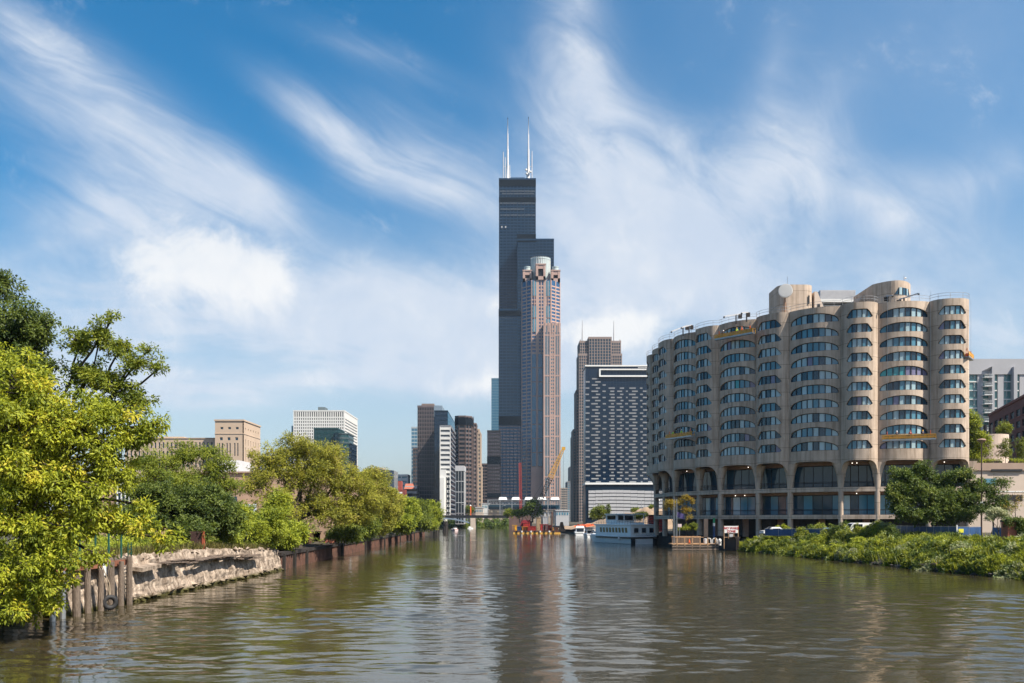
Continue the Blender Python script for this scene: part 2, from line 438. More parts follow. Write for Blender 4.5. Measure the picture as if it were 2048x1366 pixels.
# ------------------------------------------------------------------ water and ground
def water():
    """one sheet: real waves near the eye, flat beyond, out to the horizon"""
    g = np.random.default_rng(21)
    ys = [34.0]
    while ys[-1] < 330: ys.append(ys[-1] + .17 * (ys[-1] / 45.0) ** 1.25)
    ys = np.array(ys); xs = np.arange(-44, 58.01, .22)
    X, Y = np.meshgrid(xs, ys); Zs = np.zeros_like(X)
    step = np.gradient(ys)[:, None]
    patch = np.zeros_like(X)
    for _ in range(9):
        l = g.uniform(14, 45); a = g.uniform(-.5, .5); patch += np.sin((X * math.sin(a * 2.2) + Y * math.cos(a * 2.2)) * 2 * math.pi / l + g.uniform(0, 6.3) + np.sin(X * g.uniform(.05, .16) + g.uniform(0, 6)) * 1.2)
    patch = np.clip(.78 + patch / 8.5, .34, 1.4)
    for _ in range(90):
        l = .6 * (3.3 / .6) ** g.random(); a = g.normal(0.05, .58); ph = g.uniform(0, 6.3)
        kx, ky = math.sin(a) * 2 * math.pi / l, math.cos(a) * 2 * math.pi / l
        amp = .0021 * l ** .85
        fade = np.clip(l / (step * 3.0) - .8, 0, 1)
        Zs += amp * fade * np.sin(kx * X + ky * Y + ph + .7 * np.sin(X * .21 + Y * .13 + ph)) 
    Zs *= patch
    edge = np.clip((X + 44) / 3, 0, 1) * np.clip((58 - X) / 3, 0, 1) * np.clip((Y - 34) / 2, 0, 1) * np.clip((330 - Y) / 60, 0, 1)
    Zs *= edge
    ny, nx = X.shape
    v = np.stack([X, Y, Zs], -1).reshape(-1, 3)
    i = np.arange(ny * nx).reshape(ny, nx)
    f = np.stack([i[:-1, :-1], i[:-1, 1:], i[1:, 1:], i[1:, :-1]], -1).reshape(-1, 4)
    x0, x1, y0, y1 = xs[0], xs[-1], ys[0], ys[-1]
    n0 = len(v); far = [(-3500, -600, 0), (3500, -600, 0), (3500, 6500, 0), (-3500, 6500, 0)]
    v = np.concatenate([v, np.array(far)]); c = [i[0, 0], i[0, -1], i[-1, -1], i[-1, 0]]
    me = bpy.data.meshes.new('water')
    faces = [tuple(q) for q in f] 
    # the flat outer ring meets the four sides of the wavy sheet
    faces += [(n0, n0 + 1) + tuple(i[0, ::-1]), (n0 + 1, n0 + 2) + tuple(i[::-1, -1]), (n0 + 2, n0 + 3) + tuple(i[-1, :]), (n0 + 3, n0) + tuple(i[:, 0])]
    me.from_pydata(v.tolist(), [], faces); me.polygons.foreach_set('use_smooth', np.ones(len(faces), dtype=bool))
    me.materials.append(water_mat()); me.update()
    o = bpy.data.objects.new('water', me); COL.objects.link(o); tag(o, kind='structure')
water()

RB = [(53, -300), (53, 40), (52.6, 70), (51.7, 91), (49.6, 103), (49.0, 120), (47.2, 143), (44.2, 175), (43, 187), (41, 200), (38.5, 216), (36, 240), (33, 300), (24, 400), (12, 540), (3, 640), (-6, 740), (-10, 800), (-10, 6500)]
LB = [(-29, -300), (-29, 40), (-28.4, 66), (-28.2, 108), (-28.8, 134), (-31.5, 240), (-34.4, 350), (-40, 450), (-52, 560), (-62, 640), (-70, 740), (-78, 800), (-78, 6500)]
def bank_x(line, y):
    for (xa, ya), (xb, yb) in zip(line, line[1:]):
        if ya <= y <= yb: return xa + (xb - xa) * (y - ya) / (yb - ya)
    return line[-1][0]
def quay_top(y):
    return 3.25 if y < 84 else (3.25 - .8 * (y - 84) / 24 if y < 108 else 2.45)
def ground_z(side, x, y):
    t = (x - bank_x(RB, y)) if side > 0 else (bank_x(LB, y) - x)
    if side > 0:
        prof = [(-2, -1.2), (0, -.1), (1.0, .7), (4, 1.5), (10, 2.6), (18, 3.3), (60, 3.3)]
    else:
        h = quay_top(y); prof = [(-1, -1), (0.5, -1), (0.75, h - .15), (6, h + .1), (60, h + .15)]
    for (a, za), (c, zc) in zip(prof, prof[1:]):
        if t <= c: return za + (zc - za) * (t - a) / (c - a)
    return prof[-1][1]
def ground(side, line, name, m):
    b = MB()
    ts = [-2, 0, 1, 4, 10, 18, 60, 4000] if side > 0 else [0.5, .75, 6, 60, 4000]
    rows = []
    ys = []
    for (xa, ya), (xb, yb) in zip(line, line[1:]):
        n = max(1, int(min(abs(yb - ya), 900) / 12)); ys += [ya + (yb - ya) * i / n for i in range(n)]
    ys.append(line[-1][1])
    for y in ys:
        xb = bank_x(line, y)
        rows.append([(xb + side * t, y, ground_z(side, xb + side * t, y) + (0 if t in (60, 4000) else random.uniform(-.12, .12))) for t in ts])
    n = len(ts); b.v = [p for r in rows for p in r]
    for i in range(len(rows) - 1):
        for j in range(n - 1):
            q = (i * n + j, i * n + j + 1, (i + 1) * n + j + 1, (i + 1) * n + j)
            b.f.append(q if side > 0 else q[::-1]); b.m.append(0)
    return tag(b.build(name, m), kind='structure')
EARTH = mat('bare_earth_and_gravel', (.055, .047, .030), .95, 0, .35, .6, .5, 3)
ground(1, RB, 'ground', EARTH)
ground(-1, LB, 'ground', EARTH)
# land that closes the view beyond the bend
b = MB(); b.prism([(-90, 860), (10, 860), (10, 6400), (-90, 6400)], -1, 3.2)
tag(b.build('ground', EARTH), kind='structure')

# ------------------------------------------------------------------ towers of the skyline
def tower(root, poly, z0, z1, fh, core, frame, band=0.4, proud=.25, pier=0, pw=.5, pproud=.45, top=None, name=('glazing', 'facade_frame'), edges=None, roof=None):
    """glazed core, a ring at each floor, piers along each side, a parapet"""
    c = MB(); c.prism(poly, z0, z1); c.build(name[0], core, root)
    fr = MB(); n = max(1, int(round((z1 - z0) / fh))); step = (z1 - z0) / n
    if band > 0:
        ring = offset_poly(poly, proud)
        for k in range(n):
            fr.prism(ring, z0 + k * step, z0 + k * step + band * step)
    if pier:
        for i in range(len(poly)):
            if edges is not None and i not in edges: continue
            a, q = poly[i], poly[(i + 1) % len(poly)]
            l = math.hypot(q[0] - a[0], q[1] - a[1]); m_ = max(1, int(round(l / pier)))
            for j in range(m_ + 1):
                t = j / m_; h = pw / 2 / l
                t0, t1 = max(0, t - h), min(1, t + h)
                fr.wallbox((a[0] + (q[0] - a[0]) * t0, a[1] + (q[1] - a[1]) * t0), (a[0] + (q[0] - a[0]) * t1, a[1] + (q[1] - a[1]) * t1), z0, z1, pproud, 0.01)
    rp = offset_poly(poly, max(proud, pproud) + .12)
    fr.prism(rp, z1, z1 + (top or step * .5))
    fr.build(name[1], frame, root)
    if roof:
        r_ = MB(); r_.prism(offset_poly(poly, -1.5), z1 + (top or step * .5), z1 + (top or step * .5) + .5); r_.build('roof', roof, root)
GZ = 3.0

# --- the tallest black tower
W_FR = mat('haze_blued_black_aluminium', (.009, .034, .074), .32, .2, .1, .05)  # black metal; bluish haze and sky reflection put into its base colour
W_LV = mat('black_louvre_belt', (.006, .010, .016), .7, 0, .1, spec=.1)
W_PALE = mat('pale_upper_floor_glazing', (.075, .09, .11), .35, 0, .5, 3)
G_WIL = glass('blue_black_glass', (.010, .022, .040), .10, .5); G_VIO = glass('violet_grey_glass', (.075, .062, .075), .15)  # blue cast and a pale reflection put into this tower's glass colours
d = 1160.0; mw = 22.86
r = thing('skyscraper', 'tallest black skyscraper with stepped tubes and two white roof masts', 'skyscraper', (X_(1035, d), d + 30, GZ))
xA, xB, xC, xD = X_(998, d), X_(1035, d), X_(1072, d), X_(1109, d)
def tube_(x0, x1, y0, ztop, fronts):
    poly = [(x0, y0), (x1, y0), (x1, y0 + mw), (x0, y0 + mw)]
    if fronts:
        tower(r, poly, GZ, Z_(851, d), 3.95, G_VIO, W_FR, .5, .12, 4.57, .7, .42, .1); tower(r, poly, Z_(851, d), ztop, 3.95, G_WIL, W_FR, .36, .12, 4.57, .7, .42, 2.0)  # lower floors get paler glass: a reflection put into its colour
    else: tower(r, poly, GZ, ztop, 3.95, G_WIL, W_FR, .36, .12, 4.57, .7, .42, 2.0)
d1 = d + mw
xm = lambda px: X_(px, d)
tube_(xA, xB - .03, d, Z_(621, d), 1)          # south-west
tube_(xB, xC - .03, d, Z_(481, d), 1)          # south
tube_(xC, xD, d, Z_(726, d), 0)                # south-east
tube_(xA + .02, xB - .02, d1 + .9, Z_(359, d1), 0)
tube_(xB + .02, xC - .05, d1 + .9, Z_(359, d1), 0)
tube_(xC + .02, xD, d1 + .9, Z_(480, d1), 0)
tube_(xA, xB - .03, d1 + mw + 1.8, Z_(726, d1), 0)
tube_(xB, xC - .03, d1 + mw + 1.8, Z_(481, d1), 0)
tube_(xC, xD, d1 + mw + 1.8, Z_(621, d1), 0)
def belt(x0, x1, y0, pya, pyb, dd, m=W_LV, out=.5):
    q = MB(); q.box(x0 - out, y0 - out, Z_(pyb, dd), x1 + out, y0 + mw + out, Z_(pya, dd)); q.build('louvre_belt', m, r)
belt(xA, xC, d1 + .9, 359, 372, d1); belt(xA, xC, d1 + .9, 394, 404, d1); belt(xA, xA + mw, d, 621, 632, d); belt(xB, xC, d, 481, 484, d); belt(xB, xC, d1 + .9, 468, 481, d1)
belt(xA, xA + mw, d, 832, 850, d); belt(xB, xC, d, 832, 850, d, out=.53); belt(xB, xC, d, 621, 632, d, out=.53)
for py, a, c in ((381, 1000, 1070), (386, 1004, 1068), (405, 1000, 1071), (417, 1001, 1049), (429, 1001, 1070)):
    x = a; q = MB(); q.box(X_(a, d1), d1 + .55, Z_(py + 2.2, d1), X_(c, d1), d1 + .8, Z_(py - .2, d1))
    while x < c - 2:
        w_ = random.uniform(1.5, 4.2); 
        if random.random() < .72: q.box(X_(x, d1), d1 + .3, Z_(py + 2.4, d1), X_(min(x + w_, c), d1), d1 + .7, Z_(py - .4, d1))
        x += w_ + random.uniform(.4, 1.4)
    q.build('pale_floor_strip', W_PALE, r)
for px in (1002.5, 1010): q = MB(); q.box(X_(px, d1), d1 + .3, Z_(455.5, d1), X_(px + 2.5, d1), d1 + .7, Z_(452, d1)); q.build('pale_window', LGREY, r)  # two small light grey panes
q = MB(); q.box(X_(1021, d1), d1 + 6, Z_(359, d1), X_(1050, d1), d1 + 18, Z_(354, d1)); 
for k in range(12): q.beam((X_(1022 + k * 2.3, d1), d1 + 6, Z_(354, d1)), (X_(1022 + k * 2.3, d1), d1 + 6, Z_(351.5, d1)), .35)
q.beam((X_(1021, d1), d1 + 6, Z_(351.5, d1)), (X_(1050, d1), d1 + 6, Z_(351.5, d1)), .4)
q.build('roof_penthouse', W_FR, r)
MASTW = mat('weathered_white_steel', (.50, .50, .51), .6, 0, .1, .2)
def mast(px, pytip, whips):
    dd = d1 + 14
    q = MB(); z0 = Z_(360, dd)
    def zz(py): return Z_(py, dd)
    q.tube([(X_(px, dd), dd, z0), (X_(px, dd), dd, zz(335)), (X_(px, dd), dd, zz(334)), (X_(px, dd), dd, zz(298)), (X_(px, dd), dd, zz(297)), (X_(px, dd), dd, zz(268)), (X_(px, dd), dd, zz(267)), (X_(px, dd), dd, zz(pytip))],
           [1.7, 1.6, 1.35, 1.2, .9, .8, .5, .3], 12)
    m_ = q.build('mast', MASTW, r, True)
    for dx, top in whips:
        w_ = MB(); w_.tube([(X_(px + dx, dd), dd, z0), (X_(px + dx, dd), dd, zz(top + 14)), (X_(px + dx, dd), dd, zz(top))], [.7, .6, .4], 8); w_.beam((X_(px + dx, dd), dd, zz(333)), (X_(px, dd), dd, zz(333)), .5); w_.build('whip_antenna', MASTW, m_)
    w_ = MB(); w_.tube([(X_(px, dd), dd, zz(pytip)), (X_(px, dd), dd, zz(pytip - 2.5))], .5, 6); w_.build('mast_tip', BLACKM, m_)
mast(1015.5, 238, ((-8.8, 304), (-5, 314), (4, 330)))
mast(1057, 237, ((7, 302), (-3, 336)))
q = MB()
for px, py in ((1052, 333), (1053, 341), (1060.5, 337)): q.lathe((X_(px, d1 + 14), d1 + 11, Z_(py, d1)), [(0, -1.5), (1.3, -.9), (1.6, 0), (1.3, .9), (0, 1.5)], 10)
q.build('microwave_drum', WHITE, r)

# --- pink octagonal tower in front of it
PINK = mat('pink_granite', (.45, .305, .255), .5, 0, .12, .05)
d = 1040.0; k = F / d
r = thing('skyscraper', 'pink granite octagonal skyscraper with a glass drum crown in front of the black tower', 'skyscraper', (X_(1082, d), d, GZ))
x0, x1, x2, x3 = X_(1044, d), X_(1063, d), X_(1102, d), X_(1121, d)
c_ = x1 - x0
octo = [(x1, d), (x2, d), (x3, d + c_), (x3, d + c_ + 22), (x2, d + 2 * c_ + 22), (x1, d + 2 * c_ + 22), (x0, d + c_ + 22), (x0, d + c_)]
zt = Z_(560, d); zs = Z_(655, d)
core = MB(); core.prism(octo, GZ, zt); core.build('glazing', glass('granite_tower_glass', (.03, .085, .18), .08), r)
fr = MB()
fl = 4.05; n = int((zt - GZ) / fl)
ring = offset_poly(octo, .25)
for i in range(n): fr.prism(ring, GZ + i * fl, GZ + i * fl + 1.5)
fr.build('spandrel_band', PINK, r)
fr = MB()
def piers(a, c, ts, w, z0, z1, o):
    l = math.hypot(c[0] - a[0], c[1] - a[1])
    for t in ts:
        t0, t1 = max(0, t - w / 2 / l), min(1, t + w / 2 / l)
        fr.wallbox((a[0] + (c[0] - a[0]) * t0, a[1] + (c[1] - a[1]) * t0), (a[0] + (c[0] - a[0]) * t1, a[1] + (c[1] - a[1]) * t1), z0, z1, o, .02)
for i in (0, 1, 7, 2, 6):
    a, c = octo[i], octo[(i + 1) % 8]
    piers(a, c, (0, 1), 1.5, GZ, zt, .5)
piers(octo[0], octo[1], (.28, .72), 2.6, zs - 30, zt, .5)
piers(octo[0], octo[1], (.36, .5, .64), 1.2, zs - 30, zt, .42)
for i in (1, 7): piers(octo[i], octo[(i + 1) % 8], (.5,), 1.3, GZ, zt, .45)
fr.build('granite_pier', PINK, r)
# tall dark-blue glass strips on the front, upper and lower
for a, c in ((.06, .24), (.76, .94)):
    xa, xb = x1 + (x2 - x1) * a, x1 + (x2 - x1) * c
    for pa, pb in ((562, 592), (612, 635), (638, 664)):
        gs = MB(); gs.box(xa, d - .75, Z_(pb, d), xb, d - .1, Z_(pa, d)); gs.build('glass_strip', G_MID, r)
ml = MB()
for a, c in ((.06, .24), (.76, .94)):
    for t in (a + (c - a) * .5,):
        xa = x1 + (x2 - x1) * t; ml.box(xa - .35, d - 1.0, Z_(664, d), xa + .35, d - .76, Z_(562, d))
ml.build('strip_mullion', PINK, r)
# lower front block on the right and the great window on the left
yb = d - 12
xk = X_(1087, yb)
blk = [(xk, yb), (X_(1121, yb), yb), (X_(1121, yb), d + 34), (xk, d + 34)]
q = MB(); q.prism(blk, GZ, zs); q.build('glazing', G_MID, r)
q = MB(); q.prism(offset_poly(blk, .3), zs - .2, zs + 2.4)
bw = X_(1121, yb) - xk
for i in range(int((zs - GZ) / fl)):
    z = GZ + i * fl; q.box(xk + bw * .40, yb - .25, z, xk + bw * .66, yb + .1, z + 2.2)
    q.box(X_(1121, yb) - .1, yb, z, X_(1121, yb) + .25, d + 30, z + 2.1)
for i in range(9):
    z = zs - 12 - i * 23.0
    q.box(xk, yb - .32, z, xk + bw, yb + .1, z + 1.6)
q.build('spandrel_band', PINK, r)
fr = MB()
piers(blk[0], blk[1], (0.04, .40, .66, .97), 1.7, GZ, zs, .55)
piers(blk[0], blk[1], (.22, .53, .82), .8, GZ, zs, .45)
piers(blk[0], blk[1], (.13, .31, .74, .9), .3, GZ, zs, .4)
fr.build('granite_pier', PINK, r)
q = MB()
for i in range(5): q.box(xk + bw * (.08 + i * .2), yb - .7, zs - 8, xk + bw * (.08 + i * .2) + 1.2, yb - .2, zs + 3.4)
q.build('granite_finial', PINK, r)
for pa, pb in ((1064.5, 1072.5), (1077, 1085.5)):
    z = Z_(705, yb)
    while z > Z_(930, yb):
        q = MB(); q.box(X_(pa, yb), d - 2.4, z - 15.2, X_(pb, yb), d - .3, z); q.build('great_window', G_BLUE, r); z -= 16.2
q = MB(); q.box(X_(1062.3, d), d - 1.6, GZ, X_(1087, d), d - .12, Z_(706, d)); q.build('granite_bay', PINK, r)
q = MB(); q.box(x1 - .2, d - .9, Z_(1005, d), x2, d - .2, Z_(935, d)); q.build('podium_wall', PINK, r)
# crown
cx, cy = X_(1082.5, d), d + c_ + 11
q = MB(); q.lathe((cx, cy, 0), [(11.2, zt), (11.2, Z_(511, d)), (11.6, Z_(511, d)), (11.6, Z_(508, d)), (10.8, Z_(508, d))], 28); q.build('crown_drum', mat('pale_crown_glass', (.42, .50, .50), .25, 0, .08, .3), r, False)
q = MB()
for i in range(28):
    t = 2 * math.pi * i / 28; q.beam((cx + 11.4 * math.cos(t), cy + 11.4 * math.sin(t), zt), (cx + 11.4 * math.cos(t), cy + 11.4 * math.sin(t), Z_(506.5, d)), .4)
q.build('drum_rib', WHITEF, r)
for px, py0, yy in ((1055, 534, d + c_ + 2), (1112, 534, d + c_ + 2), (1081.5, 526, d + 4)):
    w_ = 5.2 if px != 1081.5 else 5.6
    q = MB(); x = X_(px, d)
    q.box(x - w_, yy - w_, zt, x + w_, yy - w_ + 1.6, zt + 4); q.box(x - w_, yy - w_, zt, x - w_ + 2.6, yy + w_, Z_(py0 + 4, d)); q.box(x + w_ - 2.6, yy - w_, zt, x + w_, yy + w_, Z_(py0 + 4, d))
    q.box(x - w_, yy - w_ + .3, Z_(py0 + 12, d), x + w_, yy + w_, Z_(py0 + 4.02, d)); q.box(x - w_ - .4, yy - w_ - .4, Z_(py0 + 4, d), x + w_ + .4, yy + w_ + .4, Z_(py0 + 2, d))
    t_ = q.build('corner_turret', PINK, r)
    q = MB(); q.box(x - w_ + 2, yy - w_ + 2.2, zt, x + w_ - 2, yy + w_ - .4, Z_(py0 + 8, d)); q.build('turret_opening', BLACKM, t_)
    if px != 1081.5:
        q = MB(); q.lathe((x, yy, Z_(py0 + 2, d)), [(3.6, 0), (3.6, 3.8), (3.9, 3.8), (3.9, 4.8), (3.4, 4.8)], 18); q.build('turret_drum', MATS['pale_crown_glass'], t_)

# --- twin-spired tower
TAN = mat('tan_granite', (.27, .21, .185), .6, 0, .12, .05)
d = 1250.0
r = thing('skyscraper', 'tan granite tower with two thin spires behind the dark blue office block', 'skyscraper', (X_(1200, d), d, GZ))
tower(r, rect(1160, 1241, d, 40), GZ, Z_(686, d), 4.1, G_DARK, TAN, .34, .3, 3.1, 1.1, .7, 3)
tower(r, rect(1178, 1222, d - 3, 40), GZ, Z_(679, d), 4.1, G_DARK, TAN, .2, .2, 3.8, 1.1, .8, 3)
tower(r, rect(1158, 1243, d - 1.5, 40), GZ, Z_(712, d), 4.1, G_DARK, TAN, .34, .3, 3.1, 1.1, .7, 3)
tower(r, rect(1153, 1243, d + 6, 40), GZ, Z_(783, d), 4.1, G_DARK, TAN, .34, .3, 3.1, 1.3, .7, 3)
tower(r, rect(1147, 1200, d + 20, 40), GZ, Z_(860, d), 4.1, G_DARK, TAN, .34, .3, 3.1, 1.3, .7, 3)
for px in (1167, 1231):
    q = MB(); q.tube([(X_(px, d), d + 20, Z_(686, d)), (X_(px, d), d + 20, Z_(660, d)), (X_(px, d), d + 20, Z_(634, d))], [1.2, .8, .3], 8); q.build('spire', LGREY, r)
for px in (1161, 1177, 1223, 1240):
    q = MB(); q.prism(rect(px - 1.5, px + 1.5, d - .5, 3), Z_(686, d), Z_(679, d), poly2=rect(px - .7, px + .7, d, 2)); q.build('corner_pinnacle', TAN, r)

# --- dark blue office block with pale dashes
d = 480.0
BLK = mat('navy_spandrel_panel', (.005, .017, .034), .3, 0, .25, .3, spec=.3)
r = thing('office_block', 'dark blue office block dotted with pale dashes over a striped grey podium', 'office block', (X_(1240, d), d, GZ))
pl = rect(1171, 1345, d, 14); zb, zt = Z_(968, d), Z_(733, d)
q = MB(); q.prism(pl, zb, zt); q.build('glazing', G_NAVY, r)
q = MB(); rows = 34; rh = (zt - zb - 6) / rows; w0 = X_(1171, d); W_ = X_(1345, d) - w0
rng = random.Random(5)
pat = [[(0.0, .045), (.115, .17), (.27, .34), (.40, .44), (.50, .58), (.63, .66), (.72, .80), (.86, .9), (.94, 1)], [(.07, .145), (.20, .235), (.29, .33), (.36, .42), (.46, .49), (.54, .6), (.66, .71), (.76, .79), (.83, .93)]]
for i in range(rows):
    z = zb + .8 + i * rh
    for a, c in pat[i % 2]:
        a2 = a + rng.uniform(-.006, .006); c2 = c + rng.uniform(-.006, .006)
        if i > rows - 4 and a2 > .2: continue
        q.box(w0 + W_ * max(0, a2), d - .14, z, w0 + W_ * min(1, c2), d + .2, z + rh * .42)
q.mi = 1
for i in range(rows + 1): q.box(w0, d - .05, zb + i * rh - .12, w0 + W_, d + .1, zb + i * rh + .12)
for i in range(29): q.box(w0 + W_ * i / 28 - .07, d - .08, zb, w0 + W_ * i / 28 + .07, d + .1, zt)
q.build('facade_frame', [mat('mid_grey_dash_panel', (.25, .255, .27), .5, 0, .1), BLK], r)
q = MB(); y_ = d - .9
q.box(X_(1198, d), y_, Z_(740.5, d), X_(1346, d), d - .2, Z_(738, d)); q.box(X_(1198, d), y_, Z_(754, d), X_(1346, d), d - .2, Z_(751, d)); q.box(X_(1198, d), y_ - .01, Z_(754, d), X_(1201, d), d - .19, Z_(738, d))
q.box(w0 - .3, d - .5, zt, w0 + W_, d + 14, zt + .7); q.build('white_surround', WHITE, r)
q = MB(); 
for i in range(7): q.box(X_(1276 + i * 2.6, d), d - .5, Z_(736.6, d), X_(1278 + i * 2.6, d), d - .2, Z_(734.6, d))
q.build('roof_sign', LGREY, r)
pl = rect(1171, 1345, d - 3, 16)
q = MB(); q.prism(pl, GZ, zb - .4); q.build('podium', BLK, r)
q = MB(); q.box(X_(1170, d - 3), d - 3.6, zb - .4, X_(1345, d), d + 13, zb + .6); q.build('podium_cornice', WHITE, r)
q = MB(); n = 8
for i in range(n):
    za = Z_(981 + i * 7.0, d - 3); zc = Z_(981 + i * 7.0 + 5.3, d - 3)
    for j in range(12):
        xa, xc = X_(1177 + j * 14, d - 3), X_(1177 + (j + 1) * 14 - .25, d - 3)
        o_ = .35 + .12 * math.sin(j * .7 + i * .2)
        q.box(xa, d - 3 - o_, zc + .25 * math.sin(j * .5), xc, d - 2.9, za + .25 * math.sin(j * .5))
q.build('striped_cladding', MATS['light_grey_panel'], r)

# --- towers left of the black one
def simple(name, label, cat, px0, px1, py, d, depth, core, frame, fh=4, band=.4, pier=0, pw=.5, proud=.25, pproud=.45, pen=None, penm=None, roof=None, top=None):
    r = thing(name, label, cat, (X_((px0 + px1) / 2, d), d, GZ))
    tower(r, rect(px0, px1, d, depth), GZ, Z_(py, d), fh, core, frame, band, proud, pier, pw, pproud, top, roof=roof)
    if pen:
        q = MB(); q.prism(rect(pen[0], pen[1], d + depth * .2, depth * .6), Z_(py, d), Z_(pen[2], d)); q.build('roof_penthouse', penm or frame, r)
    return r
BRN = mat('dark_brown_steel', (.15, .12, .12), .55, .2, .15, .2)
BRN2 = mat('brown_granite', (.115, .085, .080), .5, 0, .15, .1)
simple('skyscraper', 'dark brown slab tower with close vertical ribs, beside the white striped tower', 'skyscraper', 836, 876, 815, 900, 25, G_BLACK, BRN, 4, .28, 1.6, .55, .12, .5, (843, 868, 806), mat('tan_penthouse_panel', (.20, .15, .13), .7))
r = simple('skyscraper', 'white tower striped with black window bands and a round-windowed lower front', 'skyscraper', 880, 901, 855, 700, 62, G_NAVY, mat('grey_side_spandrel', (.17, .18, .20), .5), 3.75, .3, 0, .9, .15, .2)
q = MB(); xa, xb = X_(880, 700), X_(901, 700); n = 20; st_ = (Z_(855, 700) - GZ) / n
for k in range(n): q.box(xa - .1, 699.3, GZ + k * st_ + st_ * .5, xb + .1, 700.1, GZ + (k + 1) * st_)
for px in (880, 900): q.box(X_(px, 700) - .12, 699.25, GZ, X_(px + 1, 700) + .12, 700.05, Z_(854, 700))
q.build('white_spandrel', WHITEF, r)
q = MB(); q.prism(rect(879.4, 892, 697, 4), GZ, Z_(939, 697)); q.prism(rect(879.6, 888, 694, 3), GZ, Z_(955, 694)); q.build('stepped_white_wall', WHITEF, r)
q = MB(); 
for i in range(22):
    for j in range(2): q.lathe((X_(893.5 + j * 4, 699.3), 699.6, Z_(955 + i * 3.5, 699)), [(0, -.55), (.5, -.5), (.65, 0), (.5, .5), (0, .55)], 8)
q.build('porthole_window', G_BLACK, r)
r = thing('skyscraper', 'dark blue glass tower standing behind the white striped tower', 'skyscraper', (X_(895, 820), 820, GZ))
tower(r, rect(869, 895, 820, 108), GZ, Z_(823, 820), 4, G_NAVY, BLK, .12, .1, 3, .15, .15, 1)
q = MB(); q.prism(rect(868, 884, 850, 30), Z_(826, 820), Z_(811, 850)); q.build('roof_penthouse', mat('blue_grey_screen', (.20, .26, .32), .5), r)
q = MB(); q.box(X_(895, 820), 821, GZ, X_(895, 820) + .5, 926, Z_(824, 820)); q.build('side_glazing', G_BLUE, r)
simple('skyscraper', 'pale blue glass tower behind the dark brown slab tower', 'skyscraper', 823, 840, 857, 1000, 40, G_BLUE, mat('pale_mullion', (.35, .40, .42), .5), 4, .3, 3, .3, .1, .15)
simple('skyscraper', 'small brown gridded tower squeezed between glass and dark brown slab towers', 'skyscraper', 826.5, 845, 899, 960, 30, G_DARK, BRN2, 3.8, .4, 2.5, .5)
d = 780
r = thing('skyscraper', 'brown granite tower with chamfered corners and dense window bands', 'skyscraper', (X_(927, d), d, GZ))
xa, xb = X_(911, d), X_(942, d)
oc = [(xa + 3, d), (xb - 5, d), (xb, d + 5), (xb, d + 27), (xb - 5, d + 32), (xa + 3, d + 32), (xa, d + 29), (xa, d + 3)]
tower(r, oc, GZ, Z_(834, d), 3.7, G_BLACK, BRN2, .45, .5, 4.5, .6, .75, 1.2)
q = MB(); q.prism(offset_poly(oc, .9), Z_(850, d), Z_(836, d)); q.build('louvre_belt', W_LV, r)
q = MB(); q.tube([(X_(945, d), d + 20, Z_(850, d)), (X_(945, d), d + 20, Z_(828, d))], .3, 6); q.build('mast', BLACKM, r)
d = 815
r = thing('skyscraper', 'narrow brown tower attached behind the chamfered granite tower', 'skyscraper', (X_(946, d), d, GZ))
xa, xb = X_(936, d), X_(951, d)
tower(r, [(xa, d), (xb - 4, d), (xb, d + 4), (xb, d + 26), (xa, d + 26)], GZ, Z_(848, d), 3.7, G_BLACK, BRN2, .45, .5, 3, .6, .75, 1.2)
d = 860
BEI = mat('beige_limestone_tower', (.42, .32, .24), .7, 0, .1, .1)
r = thing('skyscraper', 'slim beige stone tower with stepped top left of the gridded black block', 'skyscraper', (X_(956, d), d, GZ))
for px0, px1, py, dd in ((944, 958, 861, d), (950, 961, 868, d - 2), (950, 963, 935, d - 4)):
    tower(r, rect(px0, px1, dd, 24), GZ, Z_(py, dd), 3.7, G_DARK, BEI, .45, .2, 2.6, 1.5, .35, 1.5)
simple('office_block', 'dark low block with a white grid front below the brown granite tower', 'office block', 911.5, 928, 942, 650, 20, G_BLACK, LGREY, 7.5, .06, 1.9, .22, .2, .25)
BLG = mat('black_steel_grid', (.028, .026, .029), .5, .2, .1)
r = simple('office_block', 'black gridded office block at the left foot of the tallest tower', 'office block', 975, 1000, 864, 1000, 40, G_VIO, BLG, 3.9, .34, 1.9, .35, .2, .3)
q = MB(); q.prism(offset_poly(rect(975, 1000, 1000, 40), .5), Z_(928, 1000), Z_(913, 1000)); q.build('louvre_belt', W_LV, r); q = MB(); q.prism(offset_poly(rect(975, 1000, 1000, 40), .5), Z_(995, 1000), Z_(986, 1000)); q.build('louvre_belt', W_LV, r)
simple('skyscraper', 'bright blue glass tower peeking out left of the tallest tower', 'skyscraper', 983, 1002, 759, 1320, 40, G_BLUE, mat('blue_mullion', (.10, .20, .28), .4), 4, .2, 6, .2, .1, .15)
simple('skyscraper', 'small dark tower in the gap left of the black gridded block', 'skyscraper', 964, 980, 930, 1150, 30, G_BLACK, BRN2, 4, .4, 3, .5)
# far street canyon to the right of the pink tower
simple('skyscraper', 'dark narrow far tower edging the street gap left of the dashed block', 'skyscraper', 1146, 1162, 872, 1500, 60, G_BLACK, BLG, 4, .3, 4, .5)
simple('skyscraper', 'grey far tower lowest in the street gap', 'skyscraper', 1135, 1150, 965, 1650, 60, G_MID, mat('grey_stone_far', (.26, .25, .25), .7), 4, .5, 4, .8)
simple('skyscraper', 'beige far tower with fine window grid beside the pink tower foot', 'skyscraper', 1119, 1134, 978, 1500, 60, G_DARK, mat('beige_stone_far', (.33, .28, .24), .7), 4, .5, 3, .9)
simple('skyscraper', 'tall thin dark tower filling the back of the street gap', 'skyscraper', 1140, 1147, 935, 1900, 60, G_BLACK, mat('grey_far_frame', (.16, .16, .17), .7), 4, .4, 3, .6)

